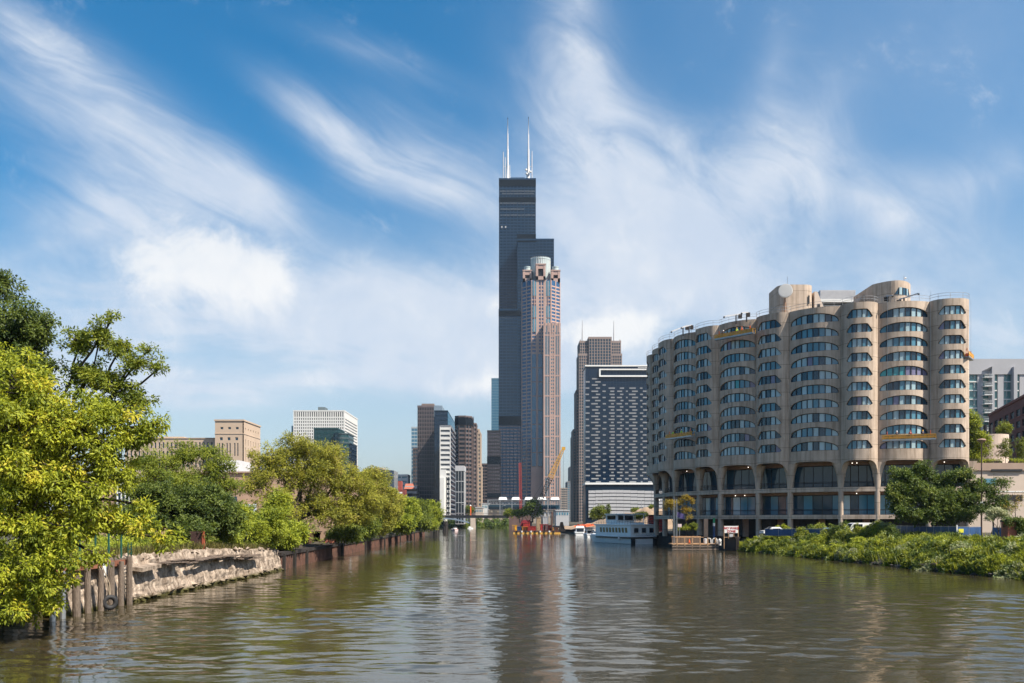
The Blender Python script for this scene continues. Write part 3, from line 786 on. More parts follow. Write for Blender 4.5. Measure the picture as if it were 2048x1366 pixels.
# --- white gridded office and the teal tower before it
d = 900
r = thing('office_block', 'white precast office slab with a grid of dark square windows', 'office block', (X_(640, d), d, GZ))
pl = rect(588, 688, d, 76)
zt = Z_(823, d)
q = MB(); q.prism(pl, GZ, zt - .3); q.build('glazing', G_BLACK, r)
q = MB(); w0, w1 = X_(588, d), X_(688, d); W_ = w1 - w0
for i in range(24):
    x = w0 + W_ * i / 23; q.box(x - .55, d - .7, GZ, x + .55, d + .02, zt)
q.box(w0 - .6, d - .75, zt, w1 + .9, d + 76, zt + 1.2)
for i in range(18):
    z = Z_(833.5, d) - i * 3.0; z1 = z - 1.35
    q.box(w0 - .5, d - .6, z1, w1 + .5, d + .01, z)
    q.box(w1 - .01, d - .6, z1 - .1, w1 + .62, d + 76, z + .35)
q.box(w1 - .01, d - .6, GZ, w1 + .55, d + 3, zt); q.box(w1 - .01, d + 73, GZ, w1 + .55, d + 76, zt); q.box(w1 - .01, d - .6, Z_(833, d), w1 + .57, d + 76, zt)
q.build('facade_grid', WHITEF, r)
q = MB(); q.prism(rect(636, 650, d + 20, 14), zt, Z_(809, d)); q.build('roof_tower', mat('dark_grey_green', (.10, .13, .14), .6), r)
q = MB(); q.prism(rect(648, 668, d + 24, 14), zt, Z_(819, d)); q.build('roof_penthouse', BLACKM, r)
q = MB(); q.prism(rect(583, 588.5, d + 12, 40), GZ, Z_(849, d)); q.build('side_wing', G_MID, r)
d = 760
r = thing('office_block', 'dark teal glass office tower with a stepped curved top behind the willow', 'office block', (X_(670, d), d, GZ))
def arcpoly(px0, px1, d, depth, sag, n=10):
    a, c = X_(px0, d), X_(px1, d)
    return [(a + (c - a) * i / n, d - sag * (1 - (2 * i / n - 1) ** 2)) for i in range(n + 1)] + [(c, d + depth), (a, d + depth)]
tower(r, rect(628, 676, d + 5, 30), GZ, Z_(857, d), 4, G_TEALG, mat('teal_spandrel', (.006, .045, .048), .3), .25, .15, 3, .15, .2, 1)
tower(r, arcpoly(668, 697, d, 24, 5), GZ, Z_(869, d), 4, G_TEALG, mat('grey_green_spandrel', (.05, .075, .08), .4), .4, .3, 0, top=1)
tower(r, rect(690, 703.5, d + 2, 24), GZ, Z_(889, d), 4, G_NAVY, BLK, .3, .15, 3, .2, .2, 1)

# --- buff limestone hall on the left
d = 600
r = thing('stone_building', 'buff limestone building with a square corner tower and long window wing', 'stone building', (X_(470, d), d, GZ))
xa, xb = X_(430, d), X_(487, d)
dep = 40
zt = Z_(842, d)
q = MB(); q.box(xa + .5, d + .5, GZ, xb - .5, d + dep - .5, zt - .2); q.build('dark_interior', G_DARK, r)
def pierced(q, a, c, z0, z1, holes, out=0.0, th=.6):
    """a wall from a to c (outer side on its right) with rectangular holes [(t0,t1,za,zb)]"""
    ts = sorted({0, 1, *[h[0] for h in holes], *[h[1] for h in holes]}); zs = sorted({z0, z1, *[h[2] for h in holes], *[h[3] for h in holes]})
    for t0, t1 in zip(ts, ts[1:]):
        run = None
        for za, zc in zip(zs, zs[1:]):
            hole = any(h[0] <= (t0 + t1) / 2 <= h[1] and h[2] <= (za + zc) / 2 <= h[3] for h in holes)
            if hole:
                if run: q.wallbox((a[0] + (c[0] - a[0]) * t0, a[1] + (c[1] - a[1]) * t0), (a[0] + (c[0] - a[0]) * t1, a[1] + (c[1] - a[1]) * t1), run[0], run[1], out, th)
                run = None
            else: run = (run[0], zc) if run else (za, zc)
        if run: q.wallbox((a[0] + (c[0] - a[0]) * t0, a[1] + (c[1] - a[1]) * t0), (a[0] + (c[0] - a[0]) * t1, a[1] + (c[1] - a[1]) * t1), run[0], run[1], out, th)
holes = []
for t in (.19, .46, .73):
    holes += [(t, t + .10, Z_(858.5, d), Z_(854, d)), (t - .02, t + .08, Z_(880.5, d), Z_(874.5, d)), (t - .06, t - .015, Z_(912, d), Z_(886, d)), (t + .045, t + .09, Z_(912, d), Z_(886, d))]
q = MB(); pierced(q, (xa, d), (xb, d), GZ, zt, holes)
hs = []
for i in range(6):
    t = .1 + i * .15
    hs += [(t, t + .045, Z_(859, d), Z_(854.5, d)), (t, t + .04, Z_(890, d), Z_(878, d)), (t, t + .04, Z_(925, d), Z_(894, d))]
pierced(q, (xb, d), (xb, d + dep), GZ, zt, hs)
q.build('tower_wall', STONE, r)
q = MB(); q.prism(offset_poly([(xa, d), (xb, d), (xb, d + dep), (xa, d + dep)], .5), zt, zt + 1.0); q.prism(offset_poly([(xa, d), (xb, d), (xb, d + dep), (xa, d + dep)], .25), Z_(868, d), Z_(866.5, d)); q.build('cornice', STONE, r)
dw = d + 6
xc = X_(250, dw)
q = MB(); q.box(xc, dw + .5, GZ, xa, dw + 25, Z_(878, dw)); q.build('dark_interior', G_DARK, r)
holes = []; n = 23
for i in range(n):
    t = (i + .3) / n; holes += [(t, t + .42 / n, Z_(896.5, dw), Z_(884.5, dw)), (t, t + .42 / n, Z_(915, dw), Z_(902, dw)), (t, t + .42 / n, Z_(935, dw), Z_(921, dw))]
q = MB(); pierced(q, (xc, dw), (xa, dw), GZ, Z_(877, dw), holes); q.build('wing_wall', STONE, r)
q = MB(); q.box(xc, dw - .4, Z_(877, dw), xa - .01, dw + 26, Z_(875.5, dw)); q.box(X_(305, dw), dw + 5, Z_(875.5, dw), X_(362, dw), dw + 20, Z_(872, dw)); q.build('cornice', STONE, r)

# pale shed and low wall just behind the left trees
d = 150
TANW = mat('pinkish_stucco', (.42, .28, .20), .9, 0, .15, .3)
r = thing('warehouse', 'low pinkish stucco warehouse behind the left bank shrubs with grey roof box', 'warehouse', (X_(470, d), d, 2.6))
q = MB(); q.box(X_(330, d), d, 2.5, X_(655, d), d + 30, Z_(946, d)); q.build('wall', TANW, r)
q = MB(); q.box(X_(330, d) - .3, d - .3, Z_(946, d), X_(655, d) + .3, d + 30.3, Z_(943, d)); q.build('roof', mat('tan_roof_edge', (.36, .25, .19), .9), r)
q = MB(); q.prism(rect(430, 480, d + 6, 10), Z_(943, d), Z_(915, d), poly2=rect(433, 478, d + 7, 9)); q.build('roof_box', LGREY, r)
q = MB(); q.box(X_(452, d), d - .15, Z_(1005, d), X_(474, d), d - .01, Z_(993, d)); q.build('window', G_DARK, r)
q = MB(); q.box(X_(482, d), d - .25, 2.5, X_(513, d), d - .02, Z_(1008, d)); 
for i in range(9): q.box(X_(482, d) + i * .3, d - .3, 2.5, X_(482, d) + i * .3 + .06, d - .25, Z_(1009, d))
q.build('metal_door', mat('pale_blue_metal_door', (.50, .57, .62), .5), r)
d = 135
r = thing('warehouse', 'white framed shed glimpsed through the shrubs at far left', 'shed', (X_(290, d), d, 2.6))
q = MB(); q.box(X_(150, d), d, 2.5, X_(322, d), d + 16, Z_(955, d)); q.build('wall', TANW, r)
q = MB(); q.box(X_(150, d) - .2, d - .2, Z_(955, d), X_(324, d), d + 16, Z_(951, d)); q.build('roof', WHITEF, r)
q = MB(); q.box(X_(236, d), d - .1, Z_(1030, d), X_(266, d), d - .01, Z_(965, d)); q.build('window', G_DARK, r)
q = MB()
for px in (236, 244, 252, 260, 266): q.box(X_(px, d) - .08, d - .3, 2.5, X_(px, d) + .08, d - .11, Z_(962, d))
for py in (966, 985, 1004, 1022): q.box(X_(236, d), d - .26, Z_(py, d) - .07, X_(266, d), d - .12, Z_(py, d) + .07)
q.build('window_frame', WHITE, r)

# small red clock building and neighbours
d = 800
r = thing('clock_building', 'small red brick building with a white clock on its tower', 'building', (X_(792, d), d, GZ))
BR2 = mat('bright_red_brick', (.33, .07, .05), .8, 0, .2, .3)
q = MB(); q.prism(rect(783, 803, d, 9), GZ, Z_(962, d)); q.build('clock_tower', BR2, r)
q = MB(); q.prism(rect(782, 811, d - 1, 9), GZ, Z_(979, d)); q.build('wall', mat('dark_red_brick', (.22, .05, .04), .8, 0, .2, .3), r)
q = MB(); q.tube([(X_(791, d), d - .6, Z_(966.5, d)), (X_(791, d), d, Z_(966.5, d))], 1.5, 16); q.build('clock_face', WHITE, r)
q = MB(); q.box(X_(786, d), d - .5, Z_(976, d), X_(796, d), d - .1, Z_(972.5, d)); q.box(X_(792, d), d - 1.4, Z_(987, d), X_(805, d), d - 1.05, Z_(984, d)); q.build('white_sign_panel', WHITE, r)
q = MB()
for i in range(5): q.box(X_(784 + i * 5.2, d), d - 1.25, Z_(998, d), X_(786.6 + i * 5.2, d), d - 1.04, Z_(991, d))
q.build('window', G_DARK, r)
simple('office_block', 'white low block behind the red clock building', 'office block', 779, 815, 953, 860, 20, G_MID, WHITEF, 4, .6, 5, 1)
r = simple('office_block', 'pale office block with black window bands and red roof right of the clock', 'office block', 811, 833, 977, 830, 20, G_BLACK, LGREY, 4.5, .45)
q = MB(); q.prism(rect(808, 829, 828, 16), Z_(978, 830), Z_(967, 830), poly2=rect(811, 826, 832, 8)); q.build('roof', mat('terracotta_roof', (.42, .13, .08), .8), r)
d = 520
r = thing('office_block', 'dark blue glass block with beige top peeping over the willow', 'office block', (X_(755, d), d, GZ))
q = MB(); q.prism([(X_(735, d), d), (X_(776, d), d + 26), (X_(776, d), d + 45), (X_(735, d), d + 45)], GZ, Z_(936, d)); q.build('glazing', G_NAVY, r)
q = MB(); q.prism(rect(748, 766, d + 27, 12), Z_(936, d), Z_(930, d)); q.build('roof_penthouse', BEI, r)

# ------------------------------------------------------------------ the scalloped concrete apartment building
BND = [(85.3, 169.0), (78.4, 170.0), (69.2, 171.2), (62.9, 173.3), (54.7, 178.6), (50.0, 184.6), (43.6, 190.6), (40.4, 197.0), (36.5, 204.6), (35.6, 213.6), (35.1, 223.5), (36.6, 233.0)]
ROOFZ, NFL, FH, ZB0 = 47.0, 10, 2.74, 44.05
def zbk(k): return ZB0 - FH * k
AB = thing('apartment_building', 'large scalloped concrete apartment building with arched base and lens-shaped windows', 'apartment building', (60, 180, 3.2))
rngb = random.Random(11)
RAIL = mat('grey_rail', (.35, .35, .36), .5, .3)
CURVE = []          # roof outline, right to left
def bay_curve(i, n):
    (xa, ya), (xb, yb) = BND[i], BND[i + 1]
    dx, dy = xb - xa, yb - ya; l = math.hypot(dx, dy); nx, ny = -dy / l, dx / l       # toward the river
    nx, ny = (dy / l * -1, dx / l) if False else (dy / l, -dx / l)
    if ny > 0 and abs(ny) > abs(nx): nx, ny = -nx, -ny
    if abs(nx) >= abs(ny) and nx > 0: nx, ny = -nx, -ny
    narrow = i % 2 == 0
    def pt(s):
        t = abs(2 * s - 1)
        g = (2.3 if i < 4 else 1.9) * max(0.0, 1 - t ** 2.6) ** .62 if narrow else 1.35 * (1 - t ** 2)
        return (xa + dx * s + nx * g, ya + dy * s + ny * g)
    return pt, (nx, ny), narrow
def tang(pt, s):
    a, c = pt(max(0, s - .01)), pt(min(1, s + .01)); l = math.hypot(c[0] - a[0], c[1] - a[1]); return ((c[0] - a[0]) / l, (c[1] - a[1]) / l)
for i in range(len(BND) - 1):
    pt, nrm, narrow = bay_curve(i, 20)
    # facing normals come from the tangent, on the river side
    def nin(s):
        tx, ty = tang(pt, s); a = (ty, -tx)
        if a[0] * nrm[0] + a[1] * nrm[1] > 0: a = (-a[0], -a[1])
        return a
    w0, w1 = ((.15, .85) if i < 4 else (.12, .86)) if narrow else (.03, .97)
    npan = 5 if narrow else 8
    ns = npan * 3
    win = [w0 + (w1 - w0) * j / ns for j in range(ns + 1)]
    ss = sorted(set([0, .015, .05, .09] * narrow + [0, .03] * (not narrow) + win + ([.9, .95, .985, 1] if narrow else [.97, 1])))
    def hole(s, zb):
        t = abs((s - (w0 + w1) / 2) / ((w1 - w0) / 2))
        if t > 1.0001: return None
        t = min(t, 1)
        if narrow:
            lo = 0 if t < .88 else .22 * ((t - .88) / .12) ** 2
            hi = 1.64 if t < .60 else 1.64 - (1.64 - .42) * ((t - .60) / .40) ** 1.2
        else:
            lo = 0
            hi = 1.78 * (.30 + .70 * max(0, 1 - t ** 2.5) ** .62)
        return zb + lo, zb + max(hi, lo + .02)
    fac = MB(); D = .34
    def sk(s):                    # lower edge of the bay: the arch over the porch
        t = abs(2 * s - 1)
        return 14.2 + 3.1 * max(0, 1 - t ** 6) ** .5
    for sa, sb in zip(ss, ss[1:]):
        A, B_ = pt(sa), pt(sb); sm = (sa + sb) / 2
        na, nb = nin(sa), nin(sb)
        def q(za, zb_, zc, zd):   # outer skin quad: A low/high, B low/high
            fac.face((A[0], A[1], za), (B_[0], B_[1], zb_), (B_[0], B_[1], zd), (A[0], A[1], zc))
        inside = w0 - 1e-6 <= sm <= w1 + 1e-6
        zlow_a, zlow_b = sk(sa), sk(sb); bot = zbk(NFL - 1) - .60
        q(zlow_a, zlow_b, bot, bot)
        # soffit of the arch
        Ai, Bi = (A[0] + na[0] * .9, A[1] + na[1] * .9), (B_[0] + nb[0] * .9, B_[1] + nb[1] * .9)
        fac.face((B_[0], B_[1], zlow_b), (A[0], A[1], zlow_a), (Ai[0], Ai[1], zlow_a), (Bi[0], Bi[1], zlow_b))
        fac.face((Ai[0], Ai[1], zlow_a), (Bi[0], Bi[1], zlow_b), (Bi[0], Bi[1], 18), (Ai[0], Ai[1], 18))
        for k in range(NFL):
            zb = zbk(k); c0 = zb - .60; c1 = c0 + FH if k else ROOFZ
            if not inside: q(c0, c0, c1, c1); continue
            la, ha = hole(sa, zb); lb, hb = hole(sb, zb)
            q(c0, c0, la, lb); q(ha, hb, c1, c1)
            Ad, Bd = (A[0] + na[0] * D, A[1] + na[1] * D), (B_[0] + nb[0] * D, B_[1] + nb[1] * D)
            fac.face((A[0], A[1], la), (B_[0], B_[1], lb), (Bd[0], Bd[1], lb), (Ad[0], Ad[1], la))          # sill
            fac.face((B_[0], B_[1], hb), (A[0], A[1], ha), (Ad[0], Ad[1], ha), (Bd[0], Bd[1], hb))          # head
            if abs(sa - w0) < 1e-6: fac.face((A[0], A[1], la), (Ad[0], Ad[1], la), (Ad[0], Ad[1], ha), (A[0], A[1], ha))
            if abs(sb - w1) < 1e-6: fac.face((B_[0], B_[1], hb), (Bd[0], Bd[1], hb), (Bd[0], Bd[1], lb), (B_[0], B_[1], lb))
        # parapet top and inside
        Ai, Bi = (A[0] + na[0] * .3, A[1] + na[1] * .3), (B_[0] + nb[0] * .3, B_[1] + nb[1] * .3)
        fac.face((A[0], A[1], ROOFZ), (B_[0], B_[1], ROOFZ), (Bi[0], Bi[1], ROOFZ), (Ai[0], Ai[1], ROOFZ))
        fac.face((Bi[0], Bi[1], ROOFZ), (Ai[0], Ai[1], ROOFZ), (Ai[0], Ai[1], 46.1), (Bi[0], Bi[1], 46.1))
        CURVE.append(A)
    # bands of the jambs at both ends of the openings are closed by the narrowing shape itself
    bay = fac.build('narrow_bay' if narrow else 'wide_bay', CONC, AB)
    for k in range(NFL):
        zb = zbk(k); g = MB()
        lil = (i == 1 and k == 4)
        runs = {}
        for j in range(npan):
            if lil: mi = 4 if j >= 4 else 3
            else:
                u_ = rngb.random(); mi = 1 if u_ < .24 else (2 if u_ < .68 else (5 if u_ < .975 else 3 + (rngb.random() < .3)))
            for m_ in range(3):
                s0, s1 = win[j * 3 + m_], win[j * 3 + m_ + 1]
                A, B_ = pt(s0), pt(s1); na, nb = nin(s0), nin(s1)
                la, ha = hole(s0, zb); lb, hb = hole(s1, zb)
                Ad, Bd = (A[0] + na[0] * .30, A[1] + na[1] * .30), (B_[0] + nb[0] * .30, B_[1] + nb[1] * .30)
                g.mi = mi
                part_h = rngb.random() if m_ == 0 and mi == 2 and rngb.random() < .25 else None
                g.face((Ad[0], Ad[1], la), (Bd[0], Bd[1], lb), (Bd[0], Bd[1], hb), (Ad[0], Ad[1], ha))
                g.mi = 0
                Af, Bf = (A[0] + na[0] * .24, A[1] + na[1] * .24), (B_[0] + nb[0] * .24, B_[1] + nb[1] * .24)
                for (p, pz, q_, qz, h_) in ((Af, ha, Bf, hb, -.11), (Af, la, Bf, lb, .07)):
                    z1a, z1b = pz + h_, qz + h_
                    if h_ < 0: z1a, z1b = max(z1a, la), max(z1b, lb)
                    g.face((p[0], p[1], min(pz, z1a)), (q_[0], q_[1], min(qz, z1b)), (q_[0], q_[1], max(qz, z1b)), (p[0], p[1], max(pz, z1a)))
        g.mi = 0
        for j in range(npan + 1):
            s = win[j * 3]; h = hole(s, zb)
            if h[1] - h[0] < .15: continue
            A, n_, t_ = pt(s), nin(s), tang(pt, s); c = (A[0] + n_[0] * .24, A[1] + n_[1] * .24)
            hw, hd = .075, .07
            g.prism([(c[0] - t_[0] * hw - n_[0] * hd, c[1] - t_[1] * hw - n_[1] * hd), (c[0] - t_[0] * hw + n_[0] * .05, c[1] - t_[1] * hw + n_[1] * .05), (c[0] + t_[0] * hw + n_[0] * .05, c[1] + t_[1] * hw + n_[1] * .05), (c[0] + t_[0] * hw - n_[0] * hd, c[1] + t_[1] * hw - n_[1] * hd)], h[0] + .01, h[1] - .01)
        g.build('window', [FRAME, G_DARK, G_CURT, G_LILAC, G_TEAL, G_MID], bay)
# roof deck and the far side
def inner(i, dist):
    a = BND[max(0, i - 1)]; c = BND[min(len(BND) - 1, i + 1)]; dx, dy = c[0] - a[0], c[1] - a[1]; l = math.hypot(dx, dy)
    n_ = (dy / l, -dx / l)
    if n_[0] < 0 or (abs(n_[0]) < .3 and n_[1] < 0): n_ = (-n_[0], -n_[1])
    return (BND[i][0] + n_[0] * dist, BND[i][1] + n_[1] * dist)
BACK = [inner(i, 15) for i in range(len(BND))]
q = MB()
for i in range(len(BND) - 1):
    q.face((*BND[i], 46.3), (*BND[i + 1], 46.3), (*BACK[i + 1], 46.3), (*BACK[i], 46.3))
    pt, nrm, nar = bay_curve(i, 8)
    pts = [pt(j / 12) for j in range(13)]
    q.face(*[(x, y, 46.28) for x, y in pts])
    q.face((*BACK[i], 3), (*BACK[i + 1], 3), (*BACK[i + 1], 46.3), (*BACK[i], 46.3))
q.face((*BND[0], 17.2), (*BACK[0], 17.2), (*BACK[0], 46.9), (*BND[0], 46.9))
q.face((*BND[-1], 14), (*BACK[-1], 14), (*BACK[-1], 46.9), (*BND[-1], 46.9))
q.build('roof', mat('grey_roof_deck', (.25, .24, .23), .9), AB)
# base: porch slabs, fan columns, recessed glazing
def off(i, dist): return inner(i, dist)
for z0, z1 in ((11.45, 12.3), (6.2, 7.0)):
    q = MB()
    for i in range(len(BND) - 1):
        a, c = off(i, -.05), off(i + 1, -.05); a2, c2 = off(i, 6), off(i + 1, 6)
        q.prism([a, a2, c2, c] if (a2[0] - a[0]) * (c[1] - a[1]) - (a2[1] - a[1]) * (c[0] - a[0]) > 0 else [a, c, c2, a2], z0, z1)
    q.build('porch_slab', CONC, AB)
q = MB()
for i in range(len(BND) - 1):
    a, c = off(i, .8), off(i + 1, .8); a2, c2 = off(i, 6), off(i + 1, 6)
    q.face((*a, 17.3), (*c, 17.3), (*c2, 17.3), (*a2, 17.3))
q.build('porch_ceiling', CONC, AB)
for i in range(len(BND)):
    q = MB(); c = BND[i]
    prof = [(2.2, .46), (9, .46), (11.6, .48), (12.8, .56), (13.8, .66), (14.6, .78), (15.4, .96), (16.2, 1.22), (17.0, 1.6)]
    a = off(i, 1); tx, ty = c[0] - a[0], c[1] - a[1]; l = math.hypot(tx, ty); ax = (tx / l, ty / l); bx = (-ax[1], ax[0])
    n_ = 14; base = off(i, .55)
    k0 = 0
    for z, rr in prof:
        for j in range(n_):
            t = 2 * math.pi * j / n_; cs, sn = math.cos(t), math.sin(t)
            e = 2 / 3.2
            u_ = math.copysign(abs(cs) ** e, cs) * (.62 if rr < .5 else .62 + (rr - .48) * .25); w_ = math.copysign(abs(sn) ** e, sn) * rr
            q.v.append((base[0] + ax[0] * u_ + bx[0] * w_, base[1] + ax[1] * u_ + bx[1] * w_, z))
    for m_ in range(len(prof) - 1):
        for j in range(n_):
            j2 = (j + 1) % n_; q.f.append((m_ * n_ + j, m_ * n_ + j2, (m_ + 1) * n_ + j2, (m_ + 1) * n_ + j)); q.m.append(0)
    q.build('fan_column', CONC, AB, True)
HEART = None
for i in range(len(BND) - 1):
    for z0, z1, dep in ((7.0, 10.9, 2.2), (12.3, 16.6, 2.6)):
        a, c = off(i, dep), off(i + 1, dep); n_ = 4 if i % 2 == 0 else 5
        g = MB()
        for j in range(n_):
            p = (a[0] + (c[0] - a[0]) * j / n_, a[1] + (c[1] - a[1]) * j / n_); e = (a[0] + (c[0] - a[0]) * (j + 1) / n_, a[1] + (c[1] - a[1]) * (j + 1) / n_)
            u_ = rngb.random()
            g.mi = 1 if z0 > 10 else (2 if u_ < .12 else (5 if u_ < .38 else 1))
            g.face((*p, z0), (*e, z0), (*e, z1), (*p, z1))
            g.mi = 0; g.tube([(*p, z0), (*p, z1)], .08, 4, False)
        g.mi = 0
        g.tube([(*a, z1 - .06), (*c, z1 - .06)], .10, 4); g.tube([(*a, z0 + .9), (*c, z0 + .9)], .05, 4)
        g.build('porch_glazing', [FRAME, G_DARK, G_CURT, G_LILAC, G_TEAL, G_MID], AB)
        g = MB()
        ceil = z1 + (.55 if z0 < 10 else .7)
        g.face((*a, z1), (*c, z1), (*c, ceil), (*a, ceil)); g.build('porch_fascia', mat('tan_fascia', (.34, .21, .15), .8) if 'tan_fascia' not in MATS else MATS['tan_fascia'], AB)
        g = MB(); a, c = off(i, .3), off(i + 1, .3)
        g.tube([(*a, z0 + 1.05), (*c, z0 + 1.05)], .045, 4); g.tube([(*a, z0 + .12), (*c, z0 + .12)], .03, 4)
        l = math.hypot(c[0] - a[0], c[1] - a[1]); n_ = int(l / .28)
        for j in range(n_):
            p = (a[0] + (c[0] - a[0]) * j / n_, a[1] + (c[1] - a[1]) * j / n_); g.tube([(*p, z0 + .1), (*p, z0 + 1.05)], .018, 3, False)
        g.build('porch_railing', FRAME, AB)
        if rngb.random() < .75:
            for m_ in range(2):
                t = rngb.uniform(.15, .85); p = (a[0] + (c[0] - a[0]) * t, a[1] + (c[1] - a[1]) * t); ii = off(i, 1.4)
                if rngb.random() < .5:
                    h = MB(); h.lathe((p[0] + 1.2, p[1] + 1.0, ceil - .35), [(0, -.08), (.07, -.05), (.09, 0), (.07, .05), (0, .08)], 8); h.build('porch_lamp', MATS.get('lit_porch_globe') or mat('lit_porch_globe', (.9, .88, .8), .4, emit=((1, .9, .75), 2.0)), AB)
    # back wall coloured black for the shade inside the open car park
    a, c = off(i, 5), off(i + 1, 5); g = MB(); g.face((*a, 2.5), (*c, 2.5), (*c, 6.3), (*a, 6.3)); g.build('carpark_shade_wall', BLACKM, AB)
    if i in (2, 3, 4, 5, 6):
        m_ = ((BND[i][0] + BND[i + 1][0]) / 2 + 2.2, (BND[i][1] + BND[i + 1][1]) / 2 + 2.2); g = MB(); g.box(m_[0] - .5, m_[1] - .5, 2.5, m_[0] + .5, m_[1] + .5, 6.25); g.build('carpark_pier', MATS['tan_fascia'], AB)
# roof railing
g = MB(); cur = CURVE
for h in (.55, 1.05): 
    for a, c in zip(cur, cur[1:]):
        if math.hypot(a[0] - c[0], a[1] - c[1]) > .02: g.beam((*a, ROOFZ + h), (*c, ROOFZ + h), .05)
acc = 9
for a, c in zip(cur, cur[1:]):
    acc += math.hypot(a[0] - c[0], a[1] - c[1])
    if acc > 2.0: g.beam((*c, ROOFZ), (*c, ROOFZ + 1.05), .05); acc = 0
g.build('roof_railing', RAIL, AB)
# stair towers on the roof
def rounded(px0, px1, d, dep, rad, n=6):
    a, c = X_(px0, d), X_(px1, d); out = []
    for cx, cy, t0 in ((a + rad, d + rad, 180), (c - rad, d + rad, 270), (c - rad, d + dep - rad, 0), (a + rad, d + dep - rad, 90)):
        for i in range(n + 1):
            t = R(t0 + 90 * i / n); out.append((cx + rad * math.cos(t), cy + rad * math.sin(t)))
    return out
g = MB(); g.prism(rounded(1558, 1629, 186, 9, 2.0), 46.2, Z_(569, 186)); st = g.build('stair_tower', CONC, AB)
g = MB(); g.box(X_(1616, 186), 185.93, Z_(608, 186), X_(1619, 186), 186.02, Z_(591, 186)); g.build('slit_window', BLACKM, st)
g = MB(); x, x2 = X_(1629, 187), X_(1661, 187)
g.v = [(x, 187, 46.2), (x2, 187, 46.2), (x2, 187, 46.6), (x + .6, 187, Z_(583, 187)), (x, 187, Z_(583, 187))] + [(a, b_ + 7, c) for a, b_, c in [(x, 187, 46.2), (x2, 187, 46.2), (x2, 187, 46.6), (x + .6, 187, Z_(583, 187)), (x, 187, Z_(583, 187))]]
g.f = [(0, 1, 2, 3, 4), (9, 8, 7, 6, 5), (1, 0, 5, 6), (2, 1, 6, 7), (3, 2, 7, 8), (4, 3, 8, 9), (0, 4, 9, 5)]; g.m = [0] * 7
g.build('sloped_wing', PODC, st)
g = MB(); g.box(X_(1635, 187), 186.9, 46.4, X_(1640, 187), 187.02, Z_(608, 187)); g.build('wing_door', BLACKM, st)
dd = 180
g = MB(); pl = arcpoly(1745, 1821, dd, 10, 3.2, 12); g.prism(pl, 46.2, Z_(569, dd)); st = g.build('stair_tower', CONC, AB)
g = MB(); g.v = [(X_(1712, dd), dd + 4, 46.2), (X_(1746, dd), dd + 4, 46.2), (X_(1746, dd), dd + 4, Z_(579, dd)), (X_(1740, dd), dd + 4, Z_(581, dd))]; g.v += [(a, b_ + 6, c) for a, b_, c in g.v]
g.f = [(0, 1, 2, 3), (7, 6, 5, 4), (1, 0, 4, 5), (2, 1, 5, 6), (3, 2, 6, 7), (0, 3, 7, 4)]; g.m = [0] * 6; g.build('sloped_wing', CONC, st)
g = MB(); a = MB()
wpx = [1776 + (1816 - 1776) * j / 10 for j in range(11)]
def fy(px):
    t = (px - 1745) / 76.0; return dd - 3.2 * (1 - (2 * t - 1) ** 2)
for j in range(10):
    p0, p1 = wpx[j], wpx[j + 1]
    def top(px): 
        t = abs((px - 1796) / 20); return Z_(583, dd) if t < .6 else Z_(583, dd) - 1.2 * ((t - .6) / .4)
    g.mi = 1 if j in (2, 3, 7) else 0
    g.face((X_(p0, dd), fy(p0) - .04, Z_(597, dd)), (X_(p1, dd), fy(p1) - .04, Z_(597, dd)), (X_(p1, dd), fy(p1) - .04, top(p1)), (X_(p0, dd), fy(p0) - .04, top(p0)))
    if j % 2 == 0: a.box(X_(p0, dd) - .06, fy(p0) - .12, Z_(597, dd), X_(p0, dd) + .06, fy(p0) - .04, top(p0))
w_ = g.build('window', [G_DARK, G_CURT], st); a.build('window_frame', FRAME, w_)

